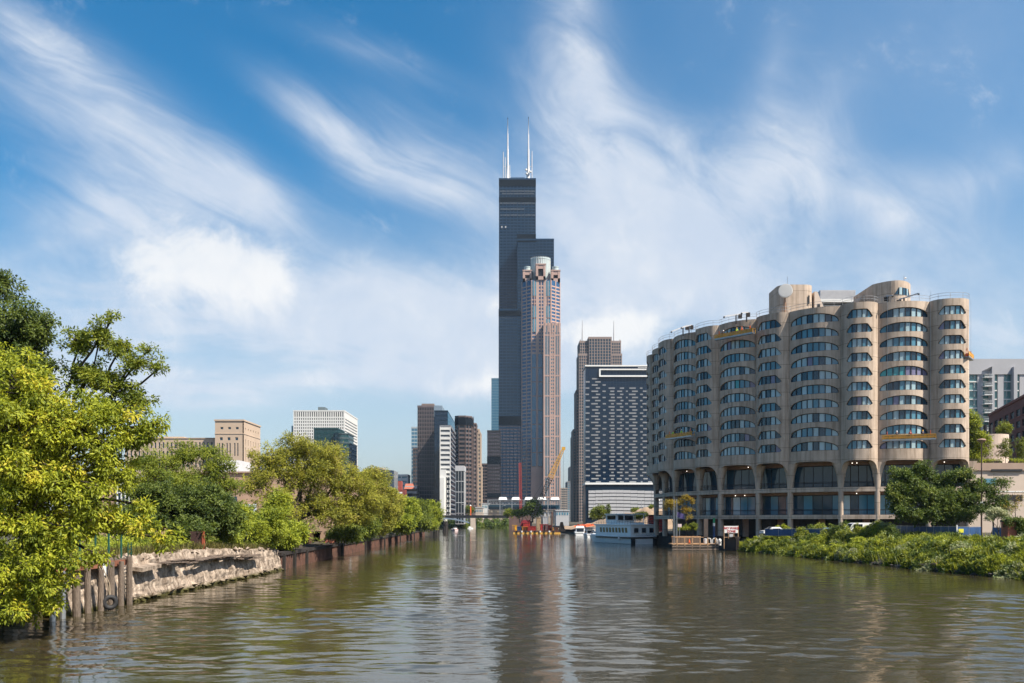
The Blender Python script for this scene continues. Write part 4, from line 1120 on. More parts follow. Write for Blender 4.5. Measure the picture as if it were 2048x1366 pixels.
# ------------------------------------------------------------------ people (one skinned body each, clothes as children)
def skin(name, verts, edges, radii, m, parent, sub=1):
    me = bpy.data.meshes.new(name); me.from_pydata(verts, edges, [])
    o = bpy.data.objects.new(name, me); COL.objects.link(o); o.parent = parent
    md = o.modifiers.new('skin', 'SKIN'); md.use_smooth_shade = True
    if not me.skin_vertices: me.attributes.new  # the modifier adds its own layer
    sv = me.skin_vertices[0].data if me.skin_vertices else None
    if sv is None:
        bpy.context.view_layer.objects.active = o
    for i, rr in enumerate(radii):
        me.skin_vertices[0].data[i].radius = (rr, rr)
    me.skin_vertices[0].data[0].use_root = True
    s = o.modifiers.new('sub', 'SUBSURF'); s.levels = sub; s.render_levels = sub
    me.materials.append(m); ORG[o.name] = ORG.get(parent.name, (0, 0, 0))
    return o
def person(label, loc, rz, lean=.15, arm=.6, shirt=HIVIS, hat=WHITE, group=None):
    r = thing('person', label, 'person', (0, 0, 0), group)
    y = lean
    pel = (0, 0, .93); ch = (0, y * .55, 1.28); nk = (0, y * .85, 1.47); hd = (0, y * 1.05, 1.60); tp = (0, y * 1.1, 1.73)
    V = [pel, ch, nk, hd, tp]; E = [(0, 1), (1, 2), (2, 3), (3, 4)]; Rr = [.13, .15, .062, .095, .07]
    for s in (-1, 1):
        n = len(V)
        V += [(s * .19, y * .75, 1.40), (s * .27, y * .75 + .12 * arm, 1.40 - .27), (s * .22, y * .75 + .12 * arm + .24, 1.40 - .30 - .10 * (1 - arm)), (s * .21, y * .75 + .12 * arm + .33, 1.09 - .1 * (1 - arm))]
        E += [(1, n), (n, n + 1), (n + 1, n + 2), (n + 2, n + 3)]; Rr += [.062, .046, .034, .03]
        n = len(V)
        V += [(s * .10, 0, .86), (s * .11, .04, .48), (s * .12, -.02, .09), (s * .13, .12, .04)]
        E += [(0, n), (n, n + 1), (n + 1, n + 2), (n + 2, n + 3)]; Rr += [.085, .058, .042, .035]
    body = skin('body', V, E, Rr, SKIN, r)
    skin('jacket', [V[0], V[1], V[2], V[5], V[6], V[13], V[14]], [(0, 1), (1, 2), (1, 3), (3, 4), (1, 5), (5, 6)], [.15, .175, .085, .082, .062, .082, .062], shirt, r)
    a = 9; c = 17
    skin('trousers', [V[0], V[a], V[a + 1], V[a + 2], V[c], V[c + 1], V[c + 2]], [(0, 1), (1, 2), (2, 3), (0, 4), (4, 5), (5, 6)], [.145, .10, .073, .06, .10, .073, .06], JEANS, r)
    h = MB(); h.lathe((hd[0], hd[1], hd[2] + .03), [(.145, 0), (.135, .01), (.125, .07), (.08, .13), (0, .15)], 12); h.build('hard_hat', hat, r, True)
    r.location = loc; r.rotation_euler = (0, 0, rz); ORG[r.name] = tuple(loc)
    return r

# ------------------------------------------------------------------ work platforms hanging on the facade
def swing_stage(label, a, c, z, group='hanging yellow work platforms', up=47.6):
    a, c = Vector((*a, 0)), Vector((*c, 0)); L = (c - a).length; ang = math.atan2(c.y - a.y, c.x - a.x)
    r = thing('work_platform', label, 'work platform', (0, 0, 0), group); w = .8
    f = MB(); f.box(-L / 2, -w / 2, 0, L / 2, w / 2, .1); f.box(-L / 2, -w / 2 - .03, .1, L / 2, -w / 2, .28); f.build('deck', STEEL, r)
    f = MB()
    for y in (-w / 2, w / 2):
        for zz in (.55, 1.05): f.beam((-L / 2, y, zz), (L / 2, y, zz), .07)
        n = max(4, int(L / 1.2))
        for k in range(n + 1): f.beam((-L / 2 + L * k / n, y, .1), (-L / 2 + L * k / n, y, 1.05), .06)
        if y < 0:
            for k in range(n): f.beam((-L / 2 + L * k / n, y, .1), (-L / 2 + L * (k + 1) / n, y, 1.05), .05)
    f.build('guard_rail', YELLOW, r)
    f = MB(); f.box(-L / 2 + .1, -w / 2 + .02, .14, L / 2 - .1, -w / 2 + .05, .98); f.build('toe_panel', mat('faded_yellow_tarp', (.62, .34, .10), .8, 0, .45, 1.2) if 'faded_yellow_tarp' not in MATS else MATS['faded_yellow_tarp'], r)
    for s in (-1, 1):
        f = MB(); f.box(s * L * .4 - .2, -.2, .1, s * L * .4 + .2, .2, .75); f.beam((s * L * .4, -w / 2, .1), (s * L * .4, 0, 1.8), .06); f.beam((s * L * .4, w / 2, .1), (s * L * .4, 0, 1.8), .06); hb = f.build('hoist', ORANGE, r)
        f = MB(); f.tube([(s * L * .4, 0, 1.8), (s * L * .4, 0, up - z)], .022, 4); f.build('cable', STEEL, hb)
    mid = (a + c) / 2; r.location = (mid.x, mid.y, z); r.rotation_euler = (0, 0, ang)
    return r, mid, ang
def on_stage(st, t, L, label, **kw):
    r, mid, ang = st; dx, dy = rot2(t * L, 0, ang)
    return person(label, (mid.x + dx, mid.y + dy, r.location.z + .1), ang + kw.pop('turn', 0), group='workers on the hanging platforms', **kw)
def pp(px, d): return (X_(px, d), d)
A_, C_ = pp(1431, 187.6), pp(1508, 180.6)
st = swing_stage('yellow work platform with three workers just under the roof edge', A_, C_, Z_(674, 184)); L = math.hypot(A_[0] - C_[0], A_[1] - C_[1])
on_stage(st, -.3, L, 'worker in white hard hat at the left end of the top platform', shirt=JEANS)
on_stage(st, .05, L, 'worker in lime vest at the middle of the top platform', hat=YELLOW)
on_stage(st, .18, L, 'worker in orange jacket beside the lime vested one', shirt=ORANGE, hat=ORANGE)
A_, C_ = pp(1334, 200.5), pp(1386, 192.5)
st = swing_stage('yellow work platform low on the shaded left facade', A_, C_, Z_(876, 196)); L = math.hypot(A_[0] - C_[0], A_[1] - C_[1])
on_stage(st, -.3, L, 'crouching lime vested worker at left of the shaded platform', hat=ORANGE, lean=.35)
on_stage(st, .05, L, 'lime vested worker with white hat on the shaded platform')
A_, C_ = pp(1764, 167.3), pp(1872, 163.8)
st = swing_stage('long pale yellow work platform on the sunlit wide bay', A_, C_, Z_(881, 165.5)); L = math.hypot(A_[0] - C_[0], A_[1] - C_[1])
on_stage(st, -.22, L, 'dark dressed worker on the sunlit long platform, nearest its left end', shirt=JEANS)
on_stage(st, .03, L, 'red dressed worker at the middle of the sunlit long platform', shirt=RED, hat=RED)
on_stage(st, .26, L, 'dark dressed worker on the sunlit long platform, nearest its right end', shirt=JEANS, hat=YELLOW)
A_, C_ = pp(1933, 167), (X_(1946, 170) + .2, 171)
st = swing_stage('yellow work platform seen end-on at the right corner tower', A_, C_, Z_(716, 168)); 
on_stage(st, 0, 3, 'worker in lime vest on the end-on platform at the right corner', hat=YELLOW)
# davit arms on the roof
def davit(label, px, d, py_tip, px_tip, py_base=None):
    r = thing('roof_davit', label, 'roof hoist', (X_(px, d), d, ROOFZ), 'roof hoists over the parapet')
    q = MB(); z0 = 46.3; x = X_(px, d); tip = (X_(px_tip, d - 1), d - 1.5, Z_(py_tip, d - 1)); top = (x, d, max(z0 + 1.6, tip[2] - .5 if tip[2] > 48 else 48.2))
    q.beam((x, d, z0), top, .22); q.build('post', FRAME, r)
    q = MB(); back = tuple(top[i] - (tip[i] - top[i]) * .35 for i in range(3)); q.beam(back, tip, .2); q.build('arm', LGREY, r)
    q = MB(); q.box(back[0] - .35, back[1] - .3, back[2] - .9, back[0] + .35, back[1] + .3, back[2] - .1); q.build('counterweight', RUSTD, r)
    q = MB(); q.lathe((tip[0], tip[1], tip[2] - .15), [(0, -.15), (.2, -.1), (.2, .1), (0, .15)], 8); q.build('pulley', FRAME, r)
davit('roof hoist with a level arm above the topmost platform', 1472, 186, 634, 1447)
davit('roof hoist with an upward arm right of the topmost platform', 1493, 184, 627, 1482)
davit('small roof hoist at the far left roof edge', 1366, 198, 664, 1342)
davit('roof hoist above the shaded left platform', 1378, 196.5, 656, 1362)
davit('roof hoist with long black arm beside the round stair tower', 1808, 172, 588, 1835)
davit('roof hoist directly over the sunlit wide bay', 1776, 170.5, 592, 1783)
# dish and thin aerials
d = 181; c = (X_(1571, d), d, Z_(581, d))
r = thing('satellite_dish', 'round white satellite dish in front of the left stair tower', 'satellite dish', c)
q = MB()
prof = [(.001, -.02), (.7, -.015), (1.25, 0), (1.38, .02), (1.4, .4)]
n = 28; k = 0
ax = Vector((-.35, -1, .08)).normalized(); e1 = ax.cross(Vector((0, 0, 1))).normalized(); e2 = e1.cross(ax)
for rad, dep in prof:
    for j in range(n):
        t = 2 * math.pi * j / n; p = Vector(c) - ax * dep + e1 * math.cos(t) * rad + e2 * math.sin(t) * rad; q.v.append(tuple(p))
for i in range(4):
    for j in range(n): q.f.append((i * n + j, i * n + (j + 1) % n, (i + 1) * n + (j + 1) % n, (i + 1) * n + j)); q.m.append(0)
q.build('reflector', mat('white_dish_enamel', (.62, .6, .57), .6, 0, .04), r)
q = MB(); f0 = Vector(c) - ax * .7; q.lathe(tuple(f0), [(0, -.1), (.1, 0), (0, .1)], 8)
for t in (0, 2.1, 4.2): q.beam(tuple(Vector(c) + e1 * math.cos(t) * 1.35 + e2 * math.sin(t) * 1.35), tuple(f0), .04)
q.build('feed_horn', STEEL, r)
q = MB(); q.tube([(c[0], c[1] + .4, 46.3), (c[0], c[1] + .4, c[2])], .16, 8); q.beam((c[0] - .7, c[1] + .6, 46.3), (c[0], c[1] + .4, c[2] - .8), .1); q.beam((c[0] + .7, c[1] + .6, 46.3), (c[0], c[1] + .4, c[2] - .8), .1); q.build('mount', mat('rusty_dish_mount', (.30, .18, .12), .8), r)
for px, d, a, z in ((1575, 187, 569, 553), (1808, 181, 569, 551)):
    r = thing('roof_aerial', 'thin whip aerial on the %s stair tower' % ('square' if px < 1600 else 'round fronted'), 'aerial', (X_(px, d), d, Z_(a, d)))
    q = MB(); q.tube([(X_(px, d), d, Z_(a, d)), (X_(px, d), d, Z_(z, d))], .05, 5)
    q.build('aerial_rod', STEEL, r)
    if px > 1600:
        q = MB(); q.lathe((X_(px + 3, d), d, Z_(556, d)), [(0, -.2), (.25, 0), (0, .2)], 8); q.beam((X_(px, d), d, Z_(556, d)), (X_(px + 3, d), d, Z_(556, d)), .04); q.build('weather_sensor', WHITE, r)

# ------------------------------------------------------------------ buildings right of it
d = 372
r = thing('apartment_tower', 'grey apartment tower with green glass and white balconies at the right edge', 'apartment tower', (X_(1990, d), d, 3.3))
x = lambda px: X_(px, d)
GC = mat('light_grey_render', (.36, .36, .38), .8, 0, .06, .1)
q = MB(); q.box(x(1932), d + 3, 3, x(2120), d + 40, Z_(736, d)); q.build('glazing', G_GREEN, r)
q = MB()
q.box(x(1930), d + 2, Z_(747, d), x(2120), d + 40.3, Z_(716, d)); q.box(x(1930), d + 6, Z_(716, d), x(2041), d + 30, Z_(713, d))
for a, c, o in ((1930, 1939, 0), (1961, 1972, 0), (1984, 1989, -2.5), (2002, 2014, 0), (2029, 2036, -2), (2046, 2060, 0), (2075, 2090, 0)): q.box(x(a), d + 2.4 + o, 3, x(c), d + 6, Z_(741 if o == 0 else 733, d))
q.v += [(x(1984), d - .5, Z_(733, d)), (x(1968), d + 2.2, Z_(741, d)), (x(1984), d + 2.2, Z_(741, d))]; q.f.append((len(q.v) - 3, len(q.v) - 2, len(q.v) - 1)); q.m.append(0)
q.build('wall', GC, r)
q = MB()
for i in range(24):
    z = Z_(741 + 17.7 * i, d)
    if z < 4: break
    q.box(x(1939), d + 2.6, z - .8, x(2120), d + 3.2, z - .35); 
    for px in (1945, 1955, 1996, 2021, 2040): q.box(x(px) - .05, d + 2.7, z - 3, x(px) + .05, d + 3.1, z - .8)
q.build('window_frame', WHITEF, r)
for i in range(9):
    z = Z_(753.5 + 17.7 * i, d); q = MB(); q.box(x(1969), d - .2, z - .25, x(1985), d + 2.4, z); q.beam((x(1969), d - .15, z + 1.05), (x(1985), d - .15, z + 1.05), .08)
    for k in range(10): q.beam((x(1969) + (x(1985) - x(1969)) * k / 9, d - .15, z), (x(1969) + (x(1985) - x(1969)) * k / 9, d - .15, z + 1.05), .05)
    q.beam((x(1969), d - .15, z + 1.05), (x(1969), d + 2.3, z + 1.05), .08); q.build('balcony', WHITE, r)
d = 310
r = thing('brick_building', 'dark red brick loft building with rows of windows at the right edge', 'brick building', (X_(2010, d), 280, 3.3))
a, c = (X_(1978, 310), 310), (X_(2048, 262) - 6, 243)
z1 = 41.5
q = MB(); n = 9; holes = []
for i in range(n):
    for k in range(8): holes.append(((i + .16) / n, (i + .84) / n, z1 - 3.0 - 3.5 * k - 1.7, z1 - 3.0 - 3.5 * k + .45))
BRL = mat('dark_loft_brick', (.17, .055, .040), .85, 0, .22, .8)
pierced(q, a, c, 3, z1, holes, 0, .5); q.build('wall', BRL, r)
q = MB(); q.wallbox(a, c, 3.1, z1 - .4, -.55, 14); q.build('interior', BLACKM, r)
q = MB(); q.wallbox(a, c, z1, z1 + .7, .45, 14.2)
for k in range(8): q.wallbox(a, c, z1 - 3.0 - 3.5 * k - 2.0, z1 - 3.0 - 3.5 * k - 1.72, .15, 0)
q.build('cornice', BRICK, r)
for i in range(n):
    for k in range(8):
        z = z1 - 3.0 - 3.5 * k; e = lambda t: (a[0] + (c[0] - a[0]) * t, a[1] + (c[1] - a[1]) * t)
        q = MB(); q.wallbox(e((i + .16) / n), e((i + .84) / n), z - 1.7, z + .45, -.3, .36); q.mi = 1
        for f_ in (.16, .32, .49, .66, .82): q.wallbox(e((i + f_) / n), e((i + f_ + .02) / n), z - 1.69, z + .44, -.2, .3)
        q.wallbox(e((i + .165) / n), e((i + .835) / n), z - .75, z - .65, -.22, .3)
        q.build('window', [G_DARK, FRAME], r)
d = 222
r = thing('ramp_drum', 'round pale concrete ramp drum standing on the podium', 'concrete drum', (X_(1997, d), d, 16))
q = MB(); q.lathe((X_(1994, d), d + 4, 0), [(4.5, Z_(930, d)), (4.5, Z_(868, d)), (4.2, Z_(868, d)), (4.2, Z_(870, d))], 40); q.build('drum_wall', PODC, r, False)
for px in (1970, 1981, 1992):
    q = MB(); q.tube([(X_(px, d), d + 2.5, Z_(869, d)), (X_(px, d), d + 2.5, Z_(848, d))], .42, 10); q.build('vent_pipe', BLACKM, r)
d = 196
r = thing('podium', 'pale concrete parking podium with planted roof beside the apartment building', 'podium', (X_(1990, d), d, 3.3))
q = MB(); q.box(X_(1933, d), d, 3, X_(2200, d), d + 34, Z_(941, d)); q.build('wall', PODC, r)
q = MB(); q.box(X_(1933, d) - .1, d - .35, Z_(941, d), X_(2200, d), d + 34, Z_(926, d)); q.build('parapet', mat('brown_concrete_coping', (.36, .26, .20), .85, 0, .1, .3), r)
q = MB(); q.box(X_(1981, d), d - .4, Z_(943, d), X_(2043, d), d - .05, Z_(938.5, d)); q.build('louvre_slot', BLACKM, r)
q = MB(); q.box(X_(1992, d), d - .06, Z_(984, d), X_(2200, d), d - .02, Z_(982, d)); q.build('painted_line', WHITE, r)
q = MB(); q.box(X_(1990, d), d - .05, Z_(1002, d), X_(2045, d), d - .01, Z_(990, d)); q.build('garage_opening', BLACKM, r)
q = MB(); q.box(X_(1968, d), d - .05, Z_(970, d), X_(1992, d), d - .01, Z_(957, d)); q.build('window', G_MID, r)
q = MB()
for k in range(18): q.beam((X_(1936 + k * 1.5, d), d + .3, Z_(926, d)), (X_(1936 + k * 1.5, d), d + .3, Z_(918, d)), .05)
q.beam((X_(1936, d), d + .3, Z_(918, d)), (X_(1962, d), d + .3, Z_(918, d)), .06); q.build('roof_rail', FRAME, r)
d = 215
r = thing('mechanical_building', 'grey louvred roof plant behind the two stair towers', 'rooftop plant', (X_(1690, d), d, 3.3))
q = MB(); q.box(X_(1640, d), d + 4, 3.1, X_(1760, d), d + 30, Z_(608, d)); q.build('glazing', G_DARK, r)
q = MB(); q.box(X_(1640, d), d + 2, Z_(600, d), X_(1730, d), d + 24, Z_(594, d)); q.box(X_(1648, d), d + 3, Z_(606, d), X_(1720, d), d + 24, Z_(604, d)); q.build('roof_slab', WHITEF, r)
q = MB(); p0, p1, z0, z1 = X_(1655, d), X_(1727, d), Z_(594, d), Z_(569, d)
for k in range(13): q.box(p0, d + 5, z0 + (z1 - z0) * k / 13, p1, d + 5.12, z0 + (z1 - z0) * (k + .72) / 13)
for k in range(9): q.beam((p0 + (p1 - p0) * k / 8, d + 5.3, z0), (p0 + (p1 - p0) * k / 8, d + 5.3, z1), .15)
q.face((X_(1640, d), d + 12, z0), (p0, d + 5, z0), (p0, d + 5, z1)); q.box(p0, d + 5.4, z0, p1, d + 10, z1 - .1)
q.build('louvre_screen', mat('grey_louvre', (.42, .42, .44), .5, .2, .06), r)

# ------------------------------------------------------------------ far bridge, train shed, lamps
d = 628
r = thing('bridge', 'dark steel road bridge crossing the river in the distance', 'bridge', (X_(950, d), d, 0))
q = MB(); q.box(X_(820, d), d, Z_(1036, d), X_(1030, d), d + 16, Z_(1030.5, d)); q.build('deck', BLACKM, r)
q = MB(); q.beam((X_(820, d), d - .2, Z_(1026.5, d)), (X_(1030, d), d - .2, Z_(1026.5, d)), .22)
for k in range(70): q.beam((X_(820 + 3 * k, d), d - .2, Z_(1031, d)), (X_(820 + 3 * k, d), d - .2, Z_(1026.5, d)), .12)
q.build('railing', BRN, r)
q = MB()
pr = None
for k in range(13):
    px = 885 + k * 4.6; py = 1036.5 + 9.5 * (k / 12) ** 1.7; p = P(px, py, d)
    if pr: q.beam(pr, p, .9)
    q.beam(p, (p[0], p[1], Z_(1036, d)), .35); pr = p
q.build('arch_truss', mat('blue_grey_bridge_paint', (.20, .26, .33), .5), r)
q = MB(); q.box(X_(941, d), d - 1, -1, X_(951, d), d + 17, Z_(1036, d)); q.build('pier', PODC, r)
q = MB(); q.box(X_(1018, d), d - 1, -1, X_(1062, d), d + 20, Z_(1030, d)); q.build('abutment', mat('brown_brick_abutment', (.13, .08, .07), .9, 0, .2, .3), r)
d = 700
r = thing('train_shed', 'low grey steel concourse with five white roof pods at the black tower foot', 'train shed', (X_(1050, d), d, 3))
q = MB(); q.box(X_(976, d), d + 3, 3, X_(1120, d), d + 30, Z_(1019, d)); q.build('wall', mat('tan_concourse_wall', (.36, .30, .24), .7, 0, .12, .2), r)
q = MB(); q.box(X_(976, d), d + 2.5, Z_(1018, d), X_(1120, d), d + 31, Z_(1010, d)); q.build('glazing', G_DARK, r)
q = MB(); z1, z0 = Z_(1000, d), Z_(1008.5, d)
for zz in (z1, z0): q.beam((X_(975, d), d, zz), (X_(1122, d), d, zz), .55)
for k in range(25):
    px = 975 + 147 * k / 24; q.beam((X_(px, d), d, z0), (X_(px, d), d, z1), .28); 
    if k < 24: q.beam((X_(px, d), d, z0 if k % 2 else z1), (X_(px + 6.1, d), d, z1 if k % 2 else z0), .22)
for k in range(7): q.beam((X_(976 + 24 * k, d), d, 3), (X_(976 + 24 * k, d), d, z1), .7)
q.box(X_(976, d), d + 2, z1 - .2, X_(1121, d), d + 30, z1 + .1)
q.build('roof_truss', STEEL, r)
for k in range(5):
    q = MB(); x0, x1 = X_(996.5 + 26.2 * k, d), X_(1015 + 26.2 * k, d); q.prism([(x0, d + 2), (x1, d + 2), (x1, d + 16), (x0, d + 16)], z1 + .1, Z_(994, d), poly2=[(x0 + 1, d + 3), (x1 - 1, d + 3), (x1 - 1, d + 15), (x0 + 1, d + 15)]); q.build('roof_pod', WHITE, r)
q = MB()
for k in range(9): q.box(X_(1056 + 6.5 * k, d), d + 2.6, Z_(1033, d), X_(1060 + 6.5 * k, d), d + 2.99, Z_(1024, d))
q.build('shutter', MATS['light_grey_panel'], r)
def lamp(label, px, d, base, top, arm, pole=STEEL):
    r = thing('street_lamp', label, 'street lamp', (X_(px, d), d, base), 'far street lamps')
    q = MB(); zt = Z_(top, d); q.tube([(X_(px, d), d, base), (X_(px, d), d, zt)], [.16, .09], 6); q.build('pole', pole, r)
    q = MB(); q.beam((X_(px, d), d, zt), (X_(px, d) + arm, d, zt + .4), .12); q.box(X_(px, d) + arm - .5, d - .2, zt + .25, X_(px, d) + arm + .5, d + .2, zt + .5); q.build('lamp_head', LGREY, r)
lamp('grey street lamp on the far bridge left of its pier', 931, 632, 9.2, 1010, -2)
lamp('tall bare pole lamp on the far bridge near the train shed', 1004, 632, 9.2, 1012, 2)
lamp('grey street lamp before the train shed, left one of a pair', 1101, 520, 4, 1003, 2.2)
lamp('grey street lamp before the train shed, right one of a pair', 1117, 520, 4, 1005, -2.2)
lamp('white pole lamp in front of the striped podium, near its left end', 1187, 430, 7, 1003, 1.5)
lamp('white pole lamp in front of the striped podium, near its right end', 1283, 430, 9, 1001, -1.5)
r = thing('traffic_marker', 'orange warning post on the far bridge', 'post', (X_(941, 630), 630, 9.2))
q = MB(); q.tube([(X_(941, 630), 630, 9), (X_(941, 630), 630, Z_(1012, 630))], .45, 8); q.build('post_body', ORANGE, r); q = MB(); q.lathe((X_(941, 630), 630, Z_(1012, 630)), [(.55, 0), (.55, .3), (0, .9)], 8); q.build('cap', WHITE, r)
for px0, px1, py, dd, lab, m_ in ((951, 966, 1016, 690, 'small cream service building beside the far bridge', PODC), (964, 978, 1008, 760, 'small glass and cream hall left of the train shed', WHITEF), (1112, 1138, 1022, 470, 'grey ribbed utility box building right of the train shed', LGREY)):
    r = thing('service_building', lab, 'building', (X_(px0, dd), dd, 3))
    q = MB(); q.prism(rect(px0, px1, dd, 12), 3, Z_(py, dd)); q.build('wall', m_, r)
    q = MB(); n = 5
    for k in range(n): q.box(X_(px0 + (px1 - px0) * (k + .2) / n, dd), dd - .12, Z_(py + 8, dd), X_(px0 + (px1 - px0) * (k + .7) / n, dd), dd - .02, Z_(py + 3, dd))
    q.build('window', G_MID, r)
    q = MB(); q.prism(offset_poly(rect(px0, px1, dd, 12), .3), Z_(py, dd), Z_(py, dd) + .6); q.build('roof', LGREY, r)

# ------------------------------------------------------------------ sand heap on the right bank
q = MB(); nx, ny = 44, 22
for j in range(ny):
    dd = 285 + 150 * j / (ny - 1)
    for i in range(nx):
        t = 62 * i / (nx - 1); x = bank_x(RB, dd) + .6 + t
        px = 1024 + x * F / dd; e = min(1, max(0, (px - 1105) / 190)) ** 1.1
        ed = min(1, t / 14); ed = ed * ed * (3 - 2 * ed); back = min(1, max(0, (435 - dd) / 50)); fr_ = min(1, max(0, (dd - 285) / 20))
        q.v.append((x, dd, 1.9 + .9 * min(1, t / 3) + 6.4 * e * ed * back * fr_ + (random.uniform(-.45, .45) + .9 * math.sin(x * .35 + dd * .2) + .6 * math.sin(x * .9 - dd * .31)) * min(1, t / 6) * (.25 + .75 * e)))
for j in range(ny - 1):
    for i in range(nx - 1): q.f.append((j * nx + i, j * nx + i + 1, (j + 1) * nx + i + 1, (j + 1) * nx + i)); q.m.append(0)
tag(q.build('terrain', SAND, None, True), kind='structure')

d = 262
r = thing('red_stall', 'small red slatted hut beside the apartment building columns', 'hut', (X_(1310, d), d, 2.7))
q = MB(); q.box(X_(1298, d), d, 2.6, X_(1330, d), d + 3, Z_(1031, d)); q.build('wall', RED, r)
q = MB()
for k in range(5): q.box(X_(1298, d), d - .06, 3.2 + .8 * k, X_(1330, d), d - .01, 3.5 + .8 * k)
q.build('slat_front', mat('dark_red_slats', (.12, .015, .012), .6), r)
q = MB(); q.prism(rect(1296, 1332, d - .3, 3.6), Z_(1031, d), Z_(1029.5, d)); q.build('roof', BLACKM, r)
# ------------------------------------------------------------------ boats
def hull(L, W, Hh, bow=.35, draft=.5, n=16, transom=.85, sheer=.25):
    """hull along +x with its stern at x=0; rows keel, chine, sheer"""
    q = MB(); rows = []
    for i in range(n + 1):
        t = i / n
        w = W / 2 * (transom + (1 - transom) * min(1, t / .35)) if t < 1 - bow else W / 2 * max(.0, 1 - ((t - (1 - bow)) / bow) ** 2.2)
        zs = Hh + sheer * t ** 2; x = L * t; rk = max(0, (t - .8) / .2)
        rows.append([(x - .15 * L * rk * .5, 0, -draft + draft * .9 * rk ** 2), (x - .04 * L * rk, -w * .86, .05), (x, -w, zs), (x, w, zs), (x - .04 * L * rk, w * .86, .05)])
    for r_ in rows: q.v += r_
    for i in range(n):
        for j in (0, 1, 3, 4):
            j2 = (j + 1) % 5; q.f.append((i * 5 + j, (i + 1) * 5 + j, (i + 1) * 5 + j2, i * 5 + j2)); q.m.append(0)
        q.f.append((i * 5 + 2, (i + 1) * 5 + 2, (i + 1) * 5 + 3, i * 5 + 3)); q.m.append(0)
    q.f.append((0, 1, 2, 3, 4)); q.m.append(0)
    return q
def place(r, loc, rz): r.location = loc; r.rotation_euler = (0, 0, rz); ORG[r.name] = (0, 0, 0)
BOATW = mat('boat_white_gelcoat', (.90, .90, .89), .3, 0, .05, .5)
BOATB = mat('dark_hull_stripe', (.015, .017, .022), .4)
# big tour boat: stern to the camera, port side aslant
r = thing('tour_boat', 'large white two-deck tour boat moored stern-on at the apartment building', 'tour boat')
L, W = 25, 6.8
q = hull(L, W, 1.55, .3, .6, 18, .97, .5); q.build('hull', BOATW, r)
q = MB(); q.box(-.02, -W / 2 + .02, 1.30, L * .62, W / 2 - .02, 1.52); 
for s in (-1, 1): q.box(-.05, s * W / 2 - .13, 1.22, L * .68, s * W / 2 + .08, 1.5)
q.box(-.12, -W / 2, 1.22, 0, W / 2, 1.5); q.build('rub_rail', BOATB, r)
q = MB(); q.prism([(.15, -W / 2 + .15), (L * .7, -W / 2 + .15), (L * .7, W / 2 - .15), (.15, W / 2 - .15)], 1.6, 4.15); q.build('cabin', BOATW, r)
q = MB(); q.box(-.1, -W / 2 - .05, 4.15, L * .72, W / 2 + .05, 4.35); q.build('roof', BOATW, r)
for y in (-1.9, 0, 1.9):
    f = MB(); f.box(.08, y - .55, 2.5, .13, y + .55, 3.55); w_ = f.build('window', G_BLACK, r); f = MB()
    for a, c, e, g in ((-.6, -.5, 2.42, 3.63), (.5, .6, 2.42, 3.63), (-.6, .6, 3.53, 3.63), (-.6, .6, 2.42, 2.52)): f.box(.05, y + a, e, .10, y + c, g)
    f.build('window_frame', WHITEF, w_)
for k in range(9):
    f = MB(); x0 = 1.6 + k * 1.55; f.v = [(x0, W / 2 - .13, 2.5), (x0 + 1.0, W / 2 - .13, 2.5), (x0 + 1.25, W / 2 - .13, 3.6), (x0 + .25, W / 2 - .13, 3.6)]; f.v += [(a, b_ - .05, c) for a, b_, c in f.v]
    f.v[4:] = [(a, W / 2 - .2, c) for a, b_, c in f.v[4:]]; f.f = [(3, 2, 1, 0), (4, 5, 6, 7), (0, 1, 5, 4), (2, 3, 7, 6)]; f.m = [0] * 4
    f.build('window', mat('amber_tinted_glass', (.28, .20, .10), .15) if 'amber_tinted_glass' not in MATS else MATS['amber_tinted_glass'], r)
q = MB(); q.prism([(4.5, -2.6), (13, -2.6), (14.5, 0), (13, 2.6), (4.5, 2.6)], 4.35, 4.75)
for x_, y_ in ((4.6, -2.5), (4.6, 2.5), (13, -2.5), (13, 2.5), (8.5, -2.5), (8.5, 2.5)): q.beam((x_, y_, 4.7), (x_, y_, 6.6), .12)
q.box(4.2, -2.9, 6.6, 13.6, 2.9, 6.75); q.build('upper_deck', BOATW, r)
q = MB(); q.prism([(8.6, -2.3), (14, -2.3), (15.6, -1), (15.6, 1), (14, 2.3), (8.6, 2.3)], 4.75, 6.58); q.build('wheelhouse', BOATW, r)
for s in (-1, 1):
    q = MB(); q.prism([(9, s * 2.3 - .04), (13.6, s * 2.3 - .04), (13.6, s * 2.3 + .04), (9, s * 2.3 + .04)], 5.4, 6.3); q.build('wheelhouse_window', G_BLACK, r)
q = MB(); q.box(8.55, -1.9, 5.3, 8.59, 1.9, 6.3); q.build('aft_window', G_BLACK, r)
q = MB()
for y_ in (-W / 2 + .1, W / 2 - .1):
    for zz in (4.75, 5.15): q.beam((.1, y_, zz), (L * .7, y_, zz), .05)
    for k in range(14): q.beam((.1 + k * 1.3, y_, 4.35), (.1 + k * 1.3, y_, 5.15), .05)
for zz in (4.75, 5.15): q.beam((.1, -W / 2 + .1, zz), (.1, W / 2 - .1, zz), .05)
q.build('railing', STEEL, r)
q = MB(); q.beam((0.3, W / 2 - .4, 1.6), (1.8, W / 2 - 1.0, 4.3), .12); q.beam((.3, W / 2 - .9, 1.6), (1.8, W / 2 - 1.5, 4.3), .12)
for k in range(7): q.beam((.3 + .2 * k, W / 2 - .4 - .08 * k, 1.7 + .36 * k), (.3 + .2 * k, W / 2 - .9 - .08 * k, 1.7 + .36 * k), .06)
q.build('stair', STEEL, r)
q = MB(); t_ = [(.02, -2.75 + .33 * math.cos(a * math.pi / 8), 3.0 + .33 * math.sin(a * math.pi / 8)) for a in range(17)]; q.tube(t_, .1, 6); q.build('life_ring', ORANGE, r)
q = MB(); 
